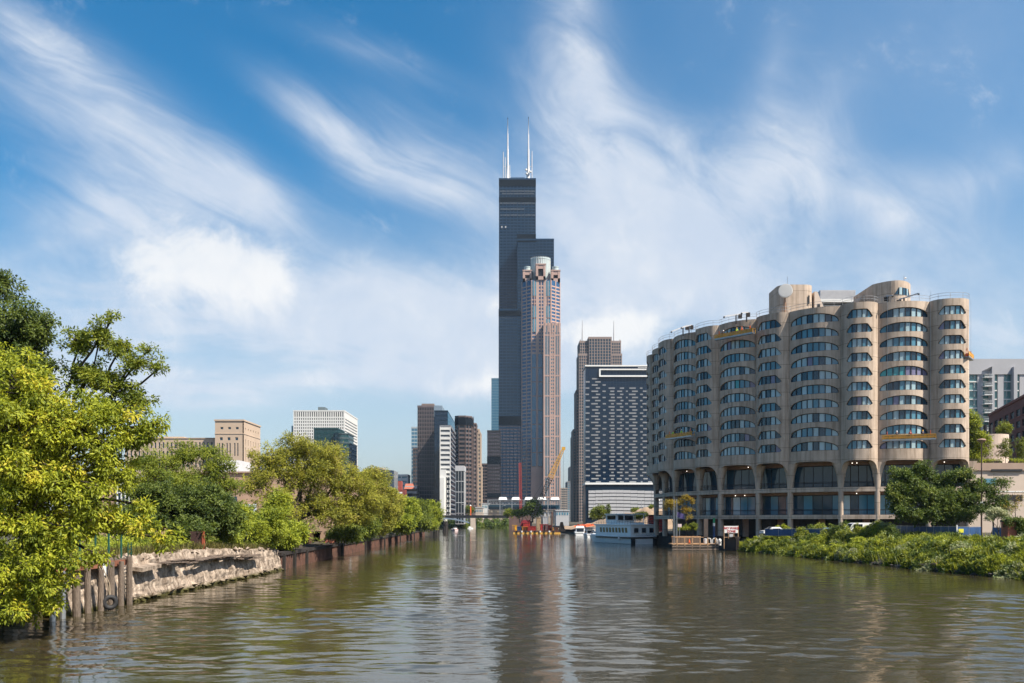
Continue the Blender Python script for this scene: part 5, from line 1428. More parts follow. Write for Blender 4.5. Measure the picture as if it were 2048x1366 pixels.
xs = [2.0 - .13 * k for k in range(34)]; q.tube([(.06, y_, 1.95 + .10 * math.sin(k * 1.9) + .05 * math.sin(k * .7)) for k, y_ in enumerate(xs)], .025, 4); q.build('stern_lettering', mat('faded_blue_script', (.10, .14, .25), .5), r)
for y_ in (-2.6, 2.9):
    q = MB(); q.box(-.5, y_ - .45, -.2, -.13, y_ + .45, 1.2); q.build('stern_fender', RUBBER, r)
q = MB(); q.lathe((5, W / 2 + .2, 1.1), [(0, -.4), (.25, -.2), (.25, .2), (0, .4)], 8); q.build('bumper_ball', WHITE, r)
p = P(1288, 1087, 226)
place(r, (p[0], p[1], 0), R(90 + 21)); r.scale = (1.13, 1.13, 1.13)
# smaller moored boats
def cruiser(label, L, W, px, d, rz, cab=2.2, fly=True, canvas=None, group='moored motor boats'):
    r = thing('motor_boat', label, 'motor boat', group=group)
    q = hull(L, W, 1.15, .45, .35, 14, .9, .5); q.build('hull', BOATW, r)
    q = MB(); q.box(-.03, -W / 2 * .95, .75, L * .55, W / 2 * .95, .92) ; 
    q.build('stripe', BOATB, r)
    q = MB(); q.prism([(L * .2, -W * .4), (L * .62, -W * .4), (L * .72, 0), (L * .62, W * .4), (L * .2, W * .4)], 1.1, cab, poly2=[(L * .22, -W * .36), (L * .52, -W * .36), (L * .56, 0), (L * .52, W * .36), (L * .22, W * .36)]); q.build('cabin', BOATW, r)
    for s in (-1, 1):
        q = MB(); q.prism([(L * .26, s * W * .385 - .06), (L * .54, s * W * .385 - .06), (L * .54, s * W * .385 + .06), (L * .26, s * W * .385 + .06)], 1.5, cab - .22); q.build('side_window', G_BLACK, r)
    q = MB(); q.box(L * .185, -W * .3, 1.4, L * .205, W * .3, cab - .2); q.build('aft_window', G_BLACK, r)
    if fly:
        q = MB(); q.box(L * .18, -W * .38, cab, L * .54, W * .38, cab + .12); q.prism([(L * .38, -W * .33), (L * .54, -W * .33), (L * .54, W * .33), (L * .38, W * .33)], cab + .12, cab + .75, poly2=[(L * .4, -W * .3), (L * .5, -W * .3), (L * .5, W * .3), (L * .4, W * .3)]); q.build('flybridge', BOATW, r)
    if canvas:
        q = MB(); q.box(L * .05, -W * .42, cab + .9, L * .5, W * .42, cab + 1.0); 
        for x_ in (L * .07, L * .48):
            for s in (-1, 1): q.beam((x_, s * W * .4, 1.1), (x_, s * W * .4, cab + .95), .06)
        q.build('canopy', canvas, r)
    q = MB()
    for s in (-1, 1):
        q.tube([(L * .5, s * W * .45, 1.2), (L * .5, s * W * .45, 1.85), (L * .8, s * W * .33, 2.0), (L * .98, 0, 2.15)], .03, 5)
        for t in (.6, .7, .8, .9): q.beam((L * t, s * W * .45 * max(0, 1 - ((t - .55) / .45) ** 2), 1.2), (L * t, s * W * .42 * max(.08, 1 - ((t - .5) / .5) ** 2), 1.95), .03)
    q.build('bow_rail', STEEL, r)
    x, y, _ = P(px, 1040, d); place(r, (x, y, 0), rz)
    return r
CANB = mat('blue_canvas', (.04, .10, .22), .8); 
cruiser('white cabin cruiser moored nearest the red barge', 10.5, 4.6, 1161, 350, R(88), 2.9, True)
cruiser('white boat with blue canopy moored between cruiser and tour boat', 11, 4, 1199, 285, R(95), 2.4, False, CANB)
cruiser('grey-white boat tucked behind the blue canopied one', 11, 4, 1184, 312, R(95), 2.5, True, mat('grey_canvas', (.16, .17, .19), .8))
cruiser('small white boat moored ahead of the tour boat bow', 9, 3.4, 1208, 268, R(97), 2.6, True, CANB)
r = thing('motor_boat', 'small red and white speedboat under way before the far bridge', 'motor boat', group='boats under way')
q = hull(6.2, 2.3, .75, .5, .2, 12, .9, .35); q.build('hull', mat('pinkish_white_hull', (.65, .52, .50), .4), r)
q = MB(); q.prism([(.2, -1), (3.4, -1), (3.4, 1), (.2, 1)], .7, .95); q.build('deck', RED, r)
q = MB(); q.prism([(3.2, -.9), (4.1, -.5), (4.1, .5), (3.2, .9)], .8, 1.5, poly2=[(3.0, -.85), (3.5, -.45), (3.5, .45), (3.0, .85)]); q.build('windscreen', G_MID, r)
q = MB(); q.box(.9, -.8, .95, 1.5, .8, 1.5); q.box(2.2, -.75, .95, 2.7, -.2, 1.6); q.box(2.2, .2, .95, 2.7, .75, 1.6); q.build('seat', WHITE, r)
q = MB(); q.tube([(1.6, -1.05, .9), (1.3, -1.0, 2.0), (1.3, 1.0, 2.0), (1.6, 1.05, .9)], .06, 6); q.build('tower_arch', STEEL, r)
place(r, (*P(913, 1040, 500)[:2], .05), R(118)); r.scale = (1.0,) * 3
r = thing('motor_boat', 'tiny white cabin boat moored under the far bridge', 'motor boat', group='boats under way')
q = hull(8, 3, 1.2, .4, .3, 10); q.build('hull', BOATW, r); q = MB(); q.prism([(1.5, -1.2), (5, -1.2), (5, 1.2), (1.5, 1.2)], 1.2, 3); q.build('cabin', BOATW, r); q = MB(); q.box(1.45, -.8, 1.9, 1.5, .8, 2.6); q.build('window', G_BLACK, r)
place(r, (*P(935, 1040, 618)[:2], 0), R(10)); r.scale = (.5, .5, .5)

# ------------------------------------------------------------------ crane barge
d = 402
r = thing('crane_barge', 'low yellow edged work barge carrying red machinery by the sand bank', 'barge', (X_(1075, d), d, 0))
q = MB(); q.box(X_(1028, d), d, -.6, X_(1120, d), d + 14, 1.3); q.build('hull', RUST, r)
q = MB(); q.box(X_(1027, d) - .1, d - .3, -.1, X_(1121, d), d - .01, .45); q.build('float_boom', mat('yellow_float_boom', (.75, .42, .08), .6, 0, .1), r)
for k in range(9):
    q = MB(); x = X_(1034 + 9.2 * k, d); q.tube([(x, d - .42, .5), (x, d - .42, 1.2)], .42, 10); q.build('tyre_fender', WHITEF if k % 2 else RUBBER, r)
for px0, px1, py, m_, nm in ((1080, 1096, 1049, RED, 'machinery_house'), (1024, 1034, 1051, YELLOW, 'winch_box'), (1044, 1056, 1054, mat('orange_steel', (.55, .25, .04), .6, 0, .2), 'fuel_tank'), (1034, 1042, 1054, TEALP, 'compressor'), (1100, 1108, 1056, MATS['orange_steel'], 'tool_crate'), (1073, 1082, 1036, mat('tan_cabin', (.42, .30, .18), .7), 'control_cabin'), (1086, 1096, 1034, LGREY, 'generator'), (1096, 1104, 1051, RED, 'red_container'), (1060, 1072, 1053, RED, 'pump_house'), (1046, 1060, 1046, RED, 'engine_cover'), (1110, 1117, 1055, RUST, 'anchor_winch')):
    q = MB(); x0, x1 = X_(px0, d), X_(px1, d); q.box(max(x0, X_(1029, d)) if py > 1050 else x0, d + 2, 1.3, x1, d + 6, Z_(py, d))
    for k in range(4): q.box(x0 + (x1 - x0) * (k + .3) / 4, d + 1.9, 1.5, x0 + (x1 - x0) * (k + .45) / 4, d + 2, Z_(py, d) - .2)
    q.box(x0 - .1, d + 1.85, Z_(py, d), x1 + .1, d + 6.1, Z_(py, d) + .15); q.build(nm, m_, r)
q = MB(); x, y = X_(1104, d), d + 1.2; q.tube([(x, y, -.5), (x, y, Z_(1024, d))], .35, 10); q.build('spud_pile', RUST, r)
q = MB()
for k in range(24): q.beam((X_(1036 + k * 3.2, d), d + .5, 1.3), (X_(1036 + k * 3.2, d), d + .5, 2.4), .07)
q.beam((X_(1036, d), d + .5, 2.4), (X_(1110, d), d + .5, 2.4), .08); q.build('railing', RUSTD, r)
def lattice(q, a, c, w0, w1, w, n):
    a, c = Vector(a), Vector(c); dv = (c - a).normalized(); s = dv.cross(Vector((0, 1, 0))).normalized(); u = Vector((0, 1, 0))
    prev = None
    for k in range(n + 1):
        t = k / n; hw = (w0 + (w1 - w0) * t) / 2; p = a + (c - a) * t
        cs = [p + s * hw * i + u * hw * j for i, j in ((-1, -1), (1, -1), (1, 1), (-1, 1))]
        for i in range(4): q.beam(cs[i], cs[(i + 1) % 4], w * .6)
        if prev:
            for i in range(4): q.beam(prev[i], cs[i], w); q.beam(prev[i], cs[(i + 1) % 4], w * .55)
        prev = cs
d = 408
r = thing('crawler_crane', 'red crane on the barge with a long black lattice boom and yellow tip', 'crane', (X_(1056, d), d, 1.3))
q = MB(); q.prism([(X_(1040, d), d), (X_(1060, d), d), (X_(1060, d), d + 4), (X_(1040, d), d + 4)], 3, Z_(1040, d), poly2=[(X_(1043, d), d), (X_(1060, d), d), (X_(1060, d), d + 4), (X_(1043, d), d + 4)]); q.build('machine_house', mat('deep_red_crane', (.20, .02, .03), .5, 0, .2), r)
q = MB(); q.box(X_(1058, d), d + .2, 3, X_(1064, d), d + 2, Z_(1042, d)); q.build('cab', G_BLACK, r)
for y_ in (0, 4):
    q = MB(); x0, x1 = X_(1040, d), X_(1066, d); q.prism([(x0, d + y_), (x1, d + y_), (x1, d + y_ + 1), (x0, d + y_ + 1)], 1.4, 2.6); q.build('crawler_track', BLACKM, r)
foot, tip = P(1062, 1042, d), P(1127, 897, d); split = tuple(foot[i] + (tip[i] - foot[i]) * .60 for i in range(3))
q = MB(); lattice(q, foot, split, 1.2, 2.2, .22, 18); q.build('lower_boom', BLACKM, r)
q = MB(); lattice(q, split, tip, 2.2, .9, .24, 12); q.obox((tip[0], tip[1], tip[2]), (1.6, 1.2, 1.4), 0); q.build('upper_boom', mat('crane_yellow', (.55, .30, .04), .5, 0, .2), r)
q = MB(); q.beam(tip, P(1046, 1030, d), .1); q.beam(P(1046, 1030, d), P(1044, 1042, d), .3); q.beam(P(1046, 1030, d), P(1056, 1042, d), .2); q.beam(tip, (tip[0], tip[1], 8), .08); q.build('hoist_cable', BLACKM, r)
d = 640
r = thing('pile_rig', 'upright red lattice pile driving mast left of the black crane boom', 'pile rig', (X_(1041, d), d, 3))
q = MB(); lattice(q, (X_(1042, d), d, 8), (X_(1040, d), d, Z_(926, d)), 1.5, 1.5, .3, 26); q.build('mast', mat('bright_red_lattice', (.40, .05, .035), .5), r)
q = MB(); q.prism(rect(1037, 1047, d + 1, 5), 3, 8); q.build('rig_body', RED, r)
# second small dark excavator with raised grab
d = 395
r = thing('clamshell_bucket', 'dark steel clamshell grab parked at the barge right end', 'grab bucket', (X_(1124, d), d, 1))
q = MB(); q.v = []
for px0, px1 in ((1117, 1123.5), (1124.5, 1131)):
    q.prism([(X_(px0, d), d), (X_(px1, d), d), (X_(px1, d), d + 2), (X_(px0, d), d + 2)], 1.0, 5, poly2=[(X_(1121, d), d), (X_(1126, d), d), (X_(1126, d), d + 2), (X_(1121, d), d + 2)])
q.build('jaw', RUSTD, r)
q = MB(); q.beam(P(1119, 1058, d), P(1124, 1046, d), .3); q.beam(P(1129, 1058, d), P(1124, 1046, d), .3); q.box(X_(1122, d), d + .3, Z_(1048, d), X_(1126, d), d + 1.7, Z_(1044, d)); q.build('head_block', RUSTD, r)
# orange netting and tarps on the bank
r = thing('safety_netting', 'crumpled orange safety netting laid on the sand bank slope', 'netting', (X_(1165, 345), 345, 3))
q = MB(); n = 14
for j in range(5):
    for i in range(n):
        dd = 388 - 34 * i / (n - 1) + random.uniform(-2, 2); t = 1.0 + .9 * j + random.uniform(-.5, .5)
        q.v.append((bank_x(RB, dd) + t, dd, 2.5 + .3 * t + .9 * random.random()))
for j in range(4):
    for i in range(n - 1): q.f.append((j * n + i, j * n + i + 1, (j + 1) * n + i + 1, (j + 1) * n + i)); q.m.append(0)
q.build('net_sheet', ORANGE, r)

# ------------------------------------------------------------------ seawall, dock, sign, masts by the apartment building
r = thing('sea_wall', 'dark steel sea wall under the apartment building columns', 'sea wall', (40, 200, 0))
q = MB(); pts = [(x - .25, y) for x, y in RB if 140 <= y <= 560]
for a, c in zip(pts, pts[1:]):
    l = math.hypot(c[0] - a[0], c[1] - a[1]); n = int(l / 1.0)
    for k in range(n):
        p = (a[0] + (c[0] - a[0]) * k / n, a[1] + (c[1] - a[1]) * k / n); e = (a[0] + (c[0] - a[0]) * (k + .55) / n, a[1] + (c[1] - a[1]) * (k + .55) / n)
        if 170 <= a[1] < 300: q.wallbox(p, e, -1, 2.4, -.18, .5); 
    if 170 <= a[1] < 300: q.wallbox(a, c, -1, 2.35, 0, .6); q.wallbox(a, c, 2.4, 2.75, .2, .8)
q.build('sheet_piling', RUSTD, r)
d = 178
r = thing('boat_dock', 'tan timber dock with rail posts below the apartment building', 'dock', (X_(1392, d), d, .9))
x0, x1 = X_(1344, d), X_(1437, d)
q = MB(); q.box(x0, d, 1.15, x1, d + 4, 1.35); q.build('deck', WOODL, r)
q = MB(); q.box(x0, d - .2, .62, x1, d - .02, .98); q.box(x0, d - .24, 0.05, x1, d - .06, .4); q.build('fender_beam', WOOD, r)
for k in range(6):
    q = MB(); x = x0 + 1 + (x1 - x0 - 1.6) * k / 5; q.box(x - .1, d - .06, -1, x + .1, d + .14, 2.55); q.build('rail_post', WOODL, r)
q = MB(); q.box(x0 + .6, d - .1, 2.55, x0 + 6.2, d + .1, 2.67); q.box(x0 + .6, d + 3.9, 2.6, x0 + 6.5, d + 4.05, 2.75); q.build('top_rail', WOODL, r)
q = MB()
for k in range(40): q.box(x0 + .7 + k * .14, d + 3.95, 1.35, x0 + .8 + k * .14, d + 4.0, 2.6)
q.build('back_fence', WOOD, r)
for k, (px, lab) in enumerate(((1419, 'left white hooped dock ladder handrail beside the round cabinet'), (1431, 'right white hooped dock ladder handrail beside the round cabinet'))):
    r = thing('dock_handrail', lab, 'handrail', (X_(px, d), d, 1.35), 'white hooped handrails'); x = X_(px, d)
    for y_ in (0.3, .9):
        q = MB(); q.tube([(x - .42, d + y_, 1.35)] + [(x - .42 * math.cos(a * math.pi / 8), d + y_, 2.0 + .42 * math.sin(a * math.pi / 8)) for a in range(9)] + [(x + .42, d + y_, 1.35)], .055, 6); q.build('hoop', WHITE, r)
r = thing('power_pedestal', 'white domed power pedestal on the dock right of the handrails', 'power pedestal', (X_(1441, d), d, 1.3)); x = X_(1441, d)
q = MB(); q.lathe((x, d + .6, 1.0), [(.28, 0), (.28, .9), (.3, .9)], 12); q.build('cabinet', WHITE, r)
q = MB(); q.lathe((x, d + .6, 1.92), [(.34, 0), (.3, .2), (.15, .38), (0, .42)], 12); q.build('dome', WHITE, r)
q = MB(); q.box(x - .12, d + .28, 1.35, x + .12, d + .32, 1.7); q.build('door', BLACKM, r)
r = thing('trash_barrel', 'small white bin on the dock left of the hooped handrails', 'bin', (X_(1412, d), d, 1.35)); x = X_(1413, d)
q = MB(); q.lathe((x, d + 1.2, 1.35), [(.3, 0), (.36, .8), (.38, .8)], 12); q.build('barrel', WHITE, r); q = MB(); q.lathe((x, d + 1.2, 2.16), [(.4, 0), (.36, .12), (0, .22)], 12); q.build('lid', LGREY, r)
r = thing('traffic_cone', 'orange traffic cone standing on the timber dock', 'traffic cone', (X_(1380, d), d, 1.35)); x = X_(1380, d)
q = MB(); q.box(x - .28, d + .42, 1.35, x + .28, d + .98, 1.42); q.build('base', ORANGE, r); q = MB(); q.lathe((x, d + .7, 1.42), [(.22, 0), (.05, .85), (0, .86)], 12); q.build('cone', ORANGE, r)
# the sign
d = 176.5
r = thing('warning_sign', 'white NO WAKE ZONE sign in a timber frame on the bank', 'sign', (X_(1462, d), d, 1))
x0, x1 = X_(1449, d), X_(1476, d); z0, z1 = Z_(1066, d), Z_(1052, d)
q = MB(); q.box(x0, d, z0, x1, d + .08, z1); q.build('board', WHITE, r)
q = MB(); q.box(x0 - .12, d + .02, .4, x0, d + .14, z1 + .1); q.box(x1, d + .02, .4, x1 + .12, d + .14, z1 + .1); q.box(x0, d + .085, z0 - .9, x1, d + .15, z0 - .78)
q.box(x0 + .75, d - .02, z0 - 1.1, x0 + .85, d + .06, z0); q.box(x1 - .85, d - .02, z0 - 1.1, x1 - .75, d + .06, z0); q.build('frame', WOODL, r)
q = MB(); q.box(x0 + .95, d + .0, z0 - .75, x1 - .95, d + .06, z0 - .2); q.build('lower_plate', LGREY, r)
def text(s, loc, size, m, parent, name='lettering', bold=.0):
    cu = bpy.data.curves.new(name, 'FONT'); cu.body = s; cu.size = size; cu.align_x = 'CENTER'; cu.extrude = .008; cu.offset = bold; cu.resolution_u = 2
    t0 = bpy.data.objects.new(name, cu); me = bpy.data.meshes.new_from_object(t0); bpy.data.objects.remove(t0); me.materials.clear(); me.materials.append(m); o = bpy.data.objects.new(name, me); COL.objects.link(o); o.parent = parent
    o0 = ORG[parent.name]; o.location = (loc[0] - o0[0], loc[1] - o0[1], loc[2] - o0[2]); o.rotation_euler = (R(90), 0, 0); return o
SR = mat('sign_red', (.42, .03, .03), .6)
text('NO WAKE', ((x0 + x1) / 2, d - .02, z0 + .74), .62, SR, r, 'lettering', .022); text('ZONE', ((x0 + x1) / 2, d - .02, z0 + .12), .62, SR, r, 'lettering', .022)
d = 179
for px, top, lab in ((1347.5, 1000, 'left slim grey flagpole on the dock by the yellow tree'), (1353, 1001, 'right slim grey flagpole on the dock by the yellow tree')):
    r = thing('flagpole', lab, 'flagpole', (X_(px, d), d, 1.2), 'slim dock flagpoles'); x = X_(px, d)
    q = MB(); q.tube([(x, d - .3, .8), (x, d - .3, Z_(top, d))], [.09, .06], 8); q.build('pole', STEEL, r); q = MB(); q.lathe((x, d - .3, Z_(top, d)), [(0, 0), (.1, .1), (0, .2)], 8); q.build('finial', STEEL, r)
    q = MB(); q.lathe((x, d - .3, .8), [(.2, 0), (.2, .25), (.12, .3)], 8); q.build('base_flange', STEEL, r)
r = thing('flag', 'dark blue flag hanging beside the flagpole', 'flag', (X_(1360, d), d, 6)); q = MB(); n = 9
for i in range(n):
    for j in range(5): q.v.append((X_(1354, d) + .17 * i, d - .3 + .12 * math.sin(i * 1.1 + j * .4), Z_(1024, d) - .26 * j - .05 * i))
for i in range(n - 1):
    for j in range(4): q.f.append((i * 5 + j, i * 5 + j + 1, (i + 1) * 5 + j + 1, (i + 1) * 5 + j)); q.m.append(0)
o = q.build('flag_cloth', mat('purple_blue_flag', (.05, .04, .14), .8), r); so_ = o.modifiers.new('thickness', 'SOLIDIFY'); so_.thickness = .02
r = thing('notice_board', 'small white notice on a post above the dock hedge', 'notice', (X_(1366, d), d + 3, 2)); q = MB(); q.box(X_(1361, d), d + 3, Z_(1054.5, d), X_(1369, d), d + 3.05, Z_(1048, d)); q.build('panel', mat('pinkish_white_sign', (.6, .5, .5), .6), r); q = MB(); q.box(X_(1365, d) - .04, d + 3.06, 2, X_(1365, d) + .04, d + 3.14, Z_(1049, d)); q.build('post', STEEL, r)
d = 186
for px, py0, py1, m_, lab in ((1413, 1038, 1051, mat('tan_door_panel', (.5, .33, .22), .7), 'tan door in the dark ground floor left of the green painted column'), ):
    r = thing('doorway', lab, 'door', (X_(px, d), d, 3)); q = MB(); q.box(X_(px - 4.5, d), d + .5, Z_(1075, d), X_(px + 4.5, d), d + .6, Z_(py0, d)); q.build('door_leaf', m_, r); q = MB(); q.box(X_(px - 5, d), d + .4, Z_(1075, d), X_(px - 4.4, d), d + .7, Z_(1037, d)); q.box(X_(px + 4.4, d), d + .4, Z_(1075, d), X_(px + 5, d), d + .7, Z_(1037, d)); q.build('door_frame', FRAME, r)
r = thing('painted_column', 'round column painted green, white and blue in the ground floor', 'painted column', (X_(1428, d), d, 3)); x = X_(1428, d); zz = [Z_(1075, d), Z_(1052, d), Z_(1046, d), Z_(1036, d)]
for a, c, m_ in ((0, 1, TEALP), (1, 2, WHITE), (2, 3, mat('leaf_green_paint', (.02, .28, .12), .5))):
    q = MB(); q.tube([(x, d, zz[a]), (x, d, zz[c])], .23, 12); q.build('painted_band', m_, r)

# ------------------------------------------------------------------ right bank: vehicles, hoarding, lamp, brick pier
PAINTW = mat('white_car_paint', (.75, .75, .76), .25, 0, .02, coat=.5)
def vehicle(label, name, cat, L, W, Hh, van, loc, rz, paint, group='parked vehicles behind the shrubs'):
    r = thing(name, label, cat, group=group)
    prof = [(0, .35), (0, .95), (.35, 1.0), (1.2, Hh - .15), (1.7, Hh), (L - .3, Hh), (L, Hh - .35), (L, .35)] if van else [(0, .35), (0, .8), (1.0, .95), (1.75, Hh), (3.2, Hh), (4.0, 1.0), (L, .95), (L, .35)]
    q = MB(); n = len(prof)
    for s in (-1, 1):
        for x, z in prof: q.v.append((x, s * (W / 2 - (.10 if z > 1.1 else 0)), z))
    q.f = [tuple(range(n)), tuple(reversed(range(n, 2 * n)))] + [(i, n + i, n + (i + 1) % n, (i + 1) % n) for i in range(n)]; q.m = [0] * len(q.f)
    body = q.build('body', paint, r)
    q = MB()
    for s in (-1, 1):
        xs = (1.0, 3.0) if van else (1.6, 3.5); ya, yb2 = sorted((s * (W / 2 - .09), s * (W / 2 + .01)))
        q.box(xs[0] + .3, ya, 1.05, xs[1] - .2, yb2, Hh - .25)
    q.build('side_window', G_BLACK, r)
    a, c = ((.42, 1.05), (1.16, Hh - .2)) if van else ((1.03, .98), (1.72, Hh - .03))
    q = MB(); q.v = [(a[0] - .02, -W / 2 + .2, a[1]), (a[0] - .02, W / 2 - .2, a[1]), (c[0] - .02, W / 2 - .25, c[1]), (c[0] - .02, -W / 2 + .25, c[1])]; q.f = [(0, 1, 2, 3)]; q.m = [0]; q.build('windscreen', G_BLACK, r)
    for x in (.9, L - .9):
        for s in (-1, 1):
            q = MB(); q.tube([(x, s * (W / 2 - .2), .34), (x, s * (W / 2 + .02), .34)], .34, 14); w_ = q.build('wheel', RUBBER, r)
            q = MB(); q.tube([(x, s * (W / 2 + .02), .34), (x, s * (W / 2 + .035), .34)], .2, 10); q.build('rim', STEEL, w_)
    for s in (-1, 1):
        q = MB(); q.box(-.03, s * .62 - .15, .62, .0, s * .62 + .15, .78); q.build('headlight', LGREY, r)
    place(r, loc, rz); return r
p = pp(1716, 152)
vehicle('white van parked behind the bank shrubs under the concrete arches', 'parked_van', 'van', 5.3, 2.0, 2.25, True, (p[0] - 2.4, p[1], 3.3), R(4), PAINTW)
p = pp(1533, 168); vehicle('white car roof showing behind shrubs left of the van', 'parked_car', 'car', 4.5, 1.8, 1.5, False, (p[0] - 1.2, p[1] - 1, 3.2), R(10), PAINTW)
p = pp(1640, 160); vehicle('silver blue car half hidden behind shrubs between van and white car', 'parked_car', 'car', 4.5, 1.8, 1.45, False, (p[0] - 1.2, p[1], 3.2), R(5), mat('silver_blue_paint', (.15, .24, .34), .3, .3, .03, coat=.4))
p = pp(2036, 128); vehicle('silver van parked at the far right beyond the ivy pier', 'parked_van', 'van', 5.0, 1.95, 2.0, True, (p[0] - 2.2, p[1], 3.3), R(-3), mat('silver_paint', (.45, .47, .5), .3, .5, .03, coat=.4))
def hoarding(label, pts, top=5.05):
    r = thing('site_hoarding', label, 'hoarding', (pts[0][0], pts[0][1], 3.3), 'blue site hoardings')
    for (a, c) in zip(pts, pts[1:]):
        l = math.hypot(c[0] - a[0], c[1] - a[1]); n = max(1, int(l / 2.4))
        for k in range(n):
            p = (a[0] + (c[0] - a[0]) * k / n, a[1] + (c[1] - a[1]) * k / n); e = (a[0] + (c[0] - a[0]) * (k + .98) / n, a[1] + (c[1] - a[1]) * (k + .98) / n)
            q = MB(); q.wallbox(p, e, 3.2, top - .07, .02, .03); q.build('panel', TEALP, r)
            q = MB(); q.tube([(*p, 3), (*p, top + .1)], .04, 6); q.build('post', STEEL, r)
        q = MB(); q.tube([(*a, top), (*c, top)], .03, 6); q.build('top_rail', STEEL, r)
    return r
r = hoarding('blue mesh hoarding corner in front of the big tree', [pp(1790, 150), pp(1913, 128), pp(1962, 132)])
q = MB(); p = pp(1913.5, 127.9); q.box(p[0] + .25, p[1] - .06, 4.2, p[0] + .95, p[1] - .0, 4.75); q.build('yellow_notice', mat('yellow_notice', (.8, .75, .05), .6), r)
q = MB(); q.box(p[0] - .08, p[1] - .1, 3, p[0] + .08, p[1], 5.3); q.build('corner_post', WHITEF, r)
hoarding('short blue hoarding stretch left of the ivy covered pier', [pp(1985, 122), pp(2014, 121)])
hoarding('long low blue hoarding behind the shrubs under the arches', [pp(1530, 163), pp(1790, 150)], 4.45)
d = 137
r = thing('street_lamp', 'tall brown lamp post with small white sign beside the big tree', 'street lamp', (X_(1963, d), d, 3.3)); x = X_(1963, d)
q = MB(); q.tube([(x, d, 3), (x, d, Z_(888, d))], [.13, .08], 8); q.build('pole', mat('brown_lamp_post', (.07, .04, .03), .5), r)
q = MB(); q.lathe((x, d, Z_(888, d)), [(.1, 0), (.3, .25), (.62, .5), (.66, .62), (.5, .75), (.12, .82)], 14); q.build('lamp_head', mat('tan_lamp_head', (.35, .22, .16), .5), r)
q = MB(); q.box(x - .28, d - .16, Z_(1010, d), x + .28, d - .13, Z_(1003, d)); q.box(x - .45, d - .1, Z_(1016, d), x - .15, d - .08, Z_(1009, d)); q.build('sign_plate', WHITE, r)
d = 112
r = thing('brick_pier', 'broken red brick pier draped in ivy at the right edge', 'brick pier', (X_(2030, d), d, 2.2)); x0, x1 = X_(2016, d), X_(2056, d)
q = MB(); q.box(x0, d, 2.8, X_(2033, d), d + 1.6, Z_(1044, d)); 
for k in range(13): q.box(x0 - .04, d - .03, 2.9 + k * .22, X_(2033, d) + random.uniform(-.1, .15), d + 1.2, 2.9 + k * .22 + .16)
q.build('brickwork', mat('weathered_orange_brick', (.33, .11, .065), .9, 0, .3, 3), r)
q = MB(); q.box(X_(2033, d), d + .1, 1.8, x1, d + 1.6, Z_(1040, d)); q.box(x0 - .1, d - .05, Z_(1044, d), X_(2033, d) - .02, d + 1.7, Z_(1040, d)); q.build('coping', WOODD, r)
IVYROOT = r
for px0, px1, py0, py1, d, lab in ((1862, 1894, 1078, 1089, 124, 'grey concrete block among the bank shrubs, left one'), (1930, 1972, 1073, 1081, 122, 'long concrete slab among the bank shrubs, middle one'), (2000, 2020, 1073, 1082, 119, 'concrete slab end against the brick pier foot')):
    r = thing('concrete_block', lab, 'concrete block', (X_(px0, d), d, 2.5), 'concrete remains in the shrubs')
    q = MB(); q.prism(rect(px0, px1, d, 1.6), Z_(py1, d) - .6, Z_(py0, d) - .12); q.build('block_body', PODC if px0 > 1900 else LGREY, r)
    q = MB(); q.prism(rect(px0 - .6, px1 + .6, d - .06, 1.7), Z_(py0, d) - .12, Z_(py0, d)); q.build('cap_slab', PODC, r)

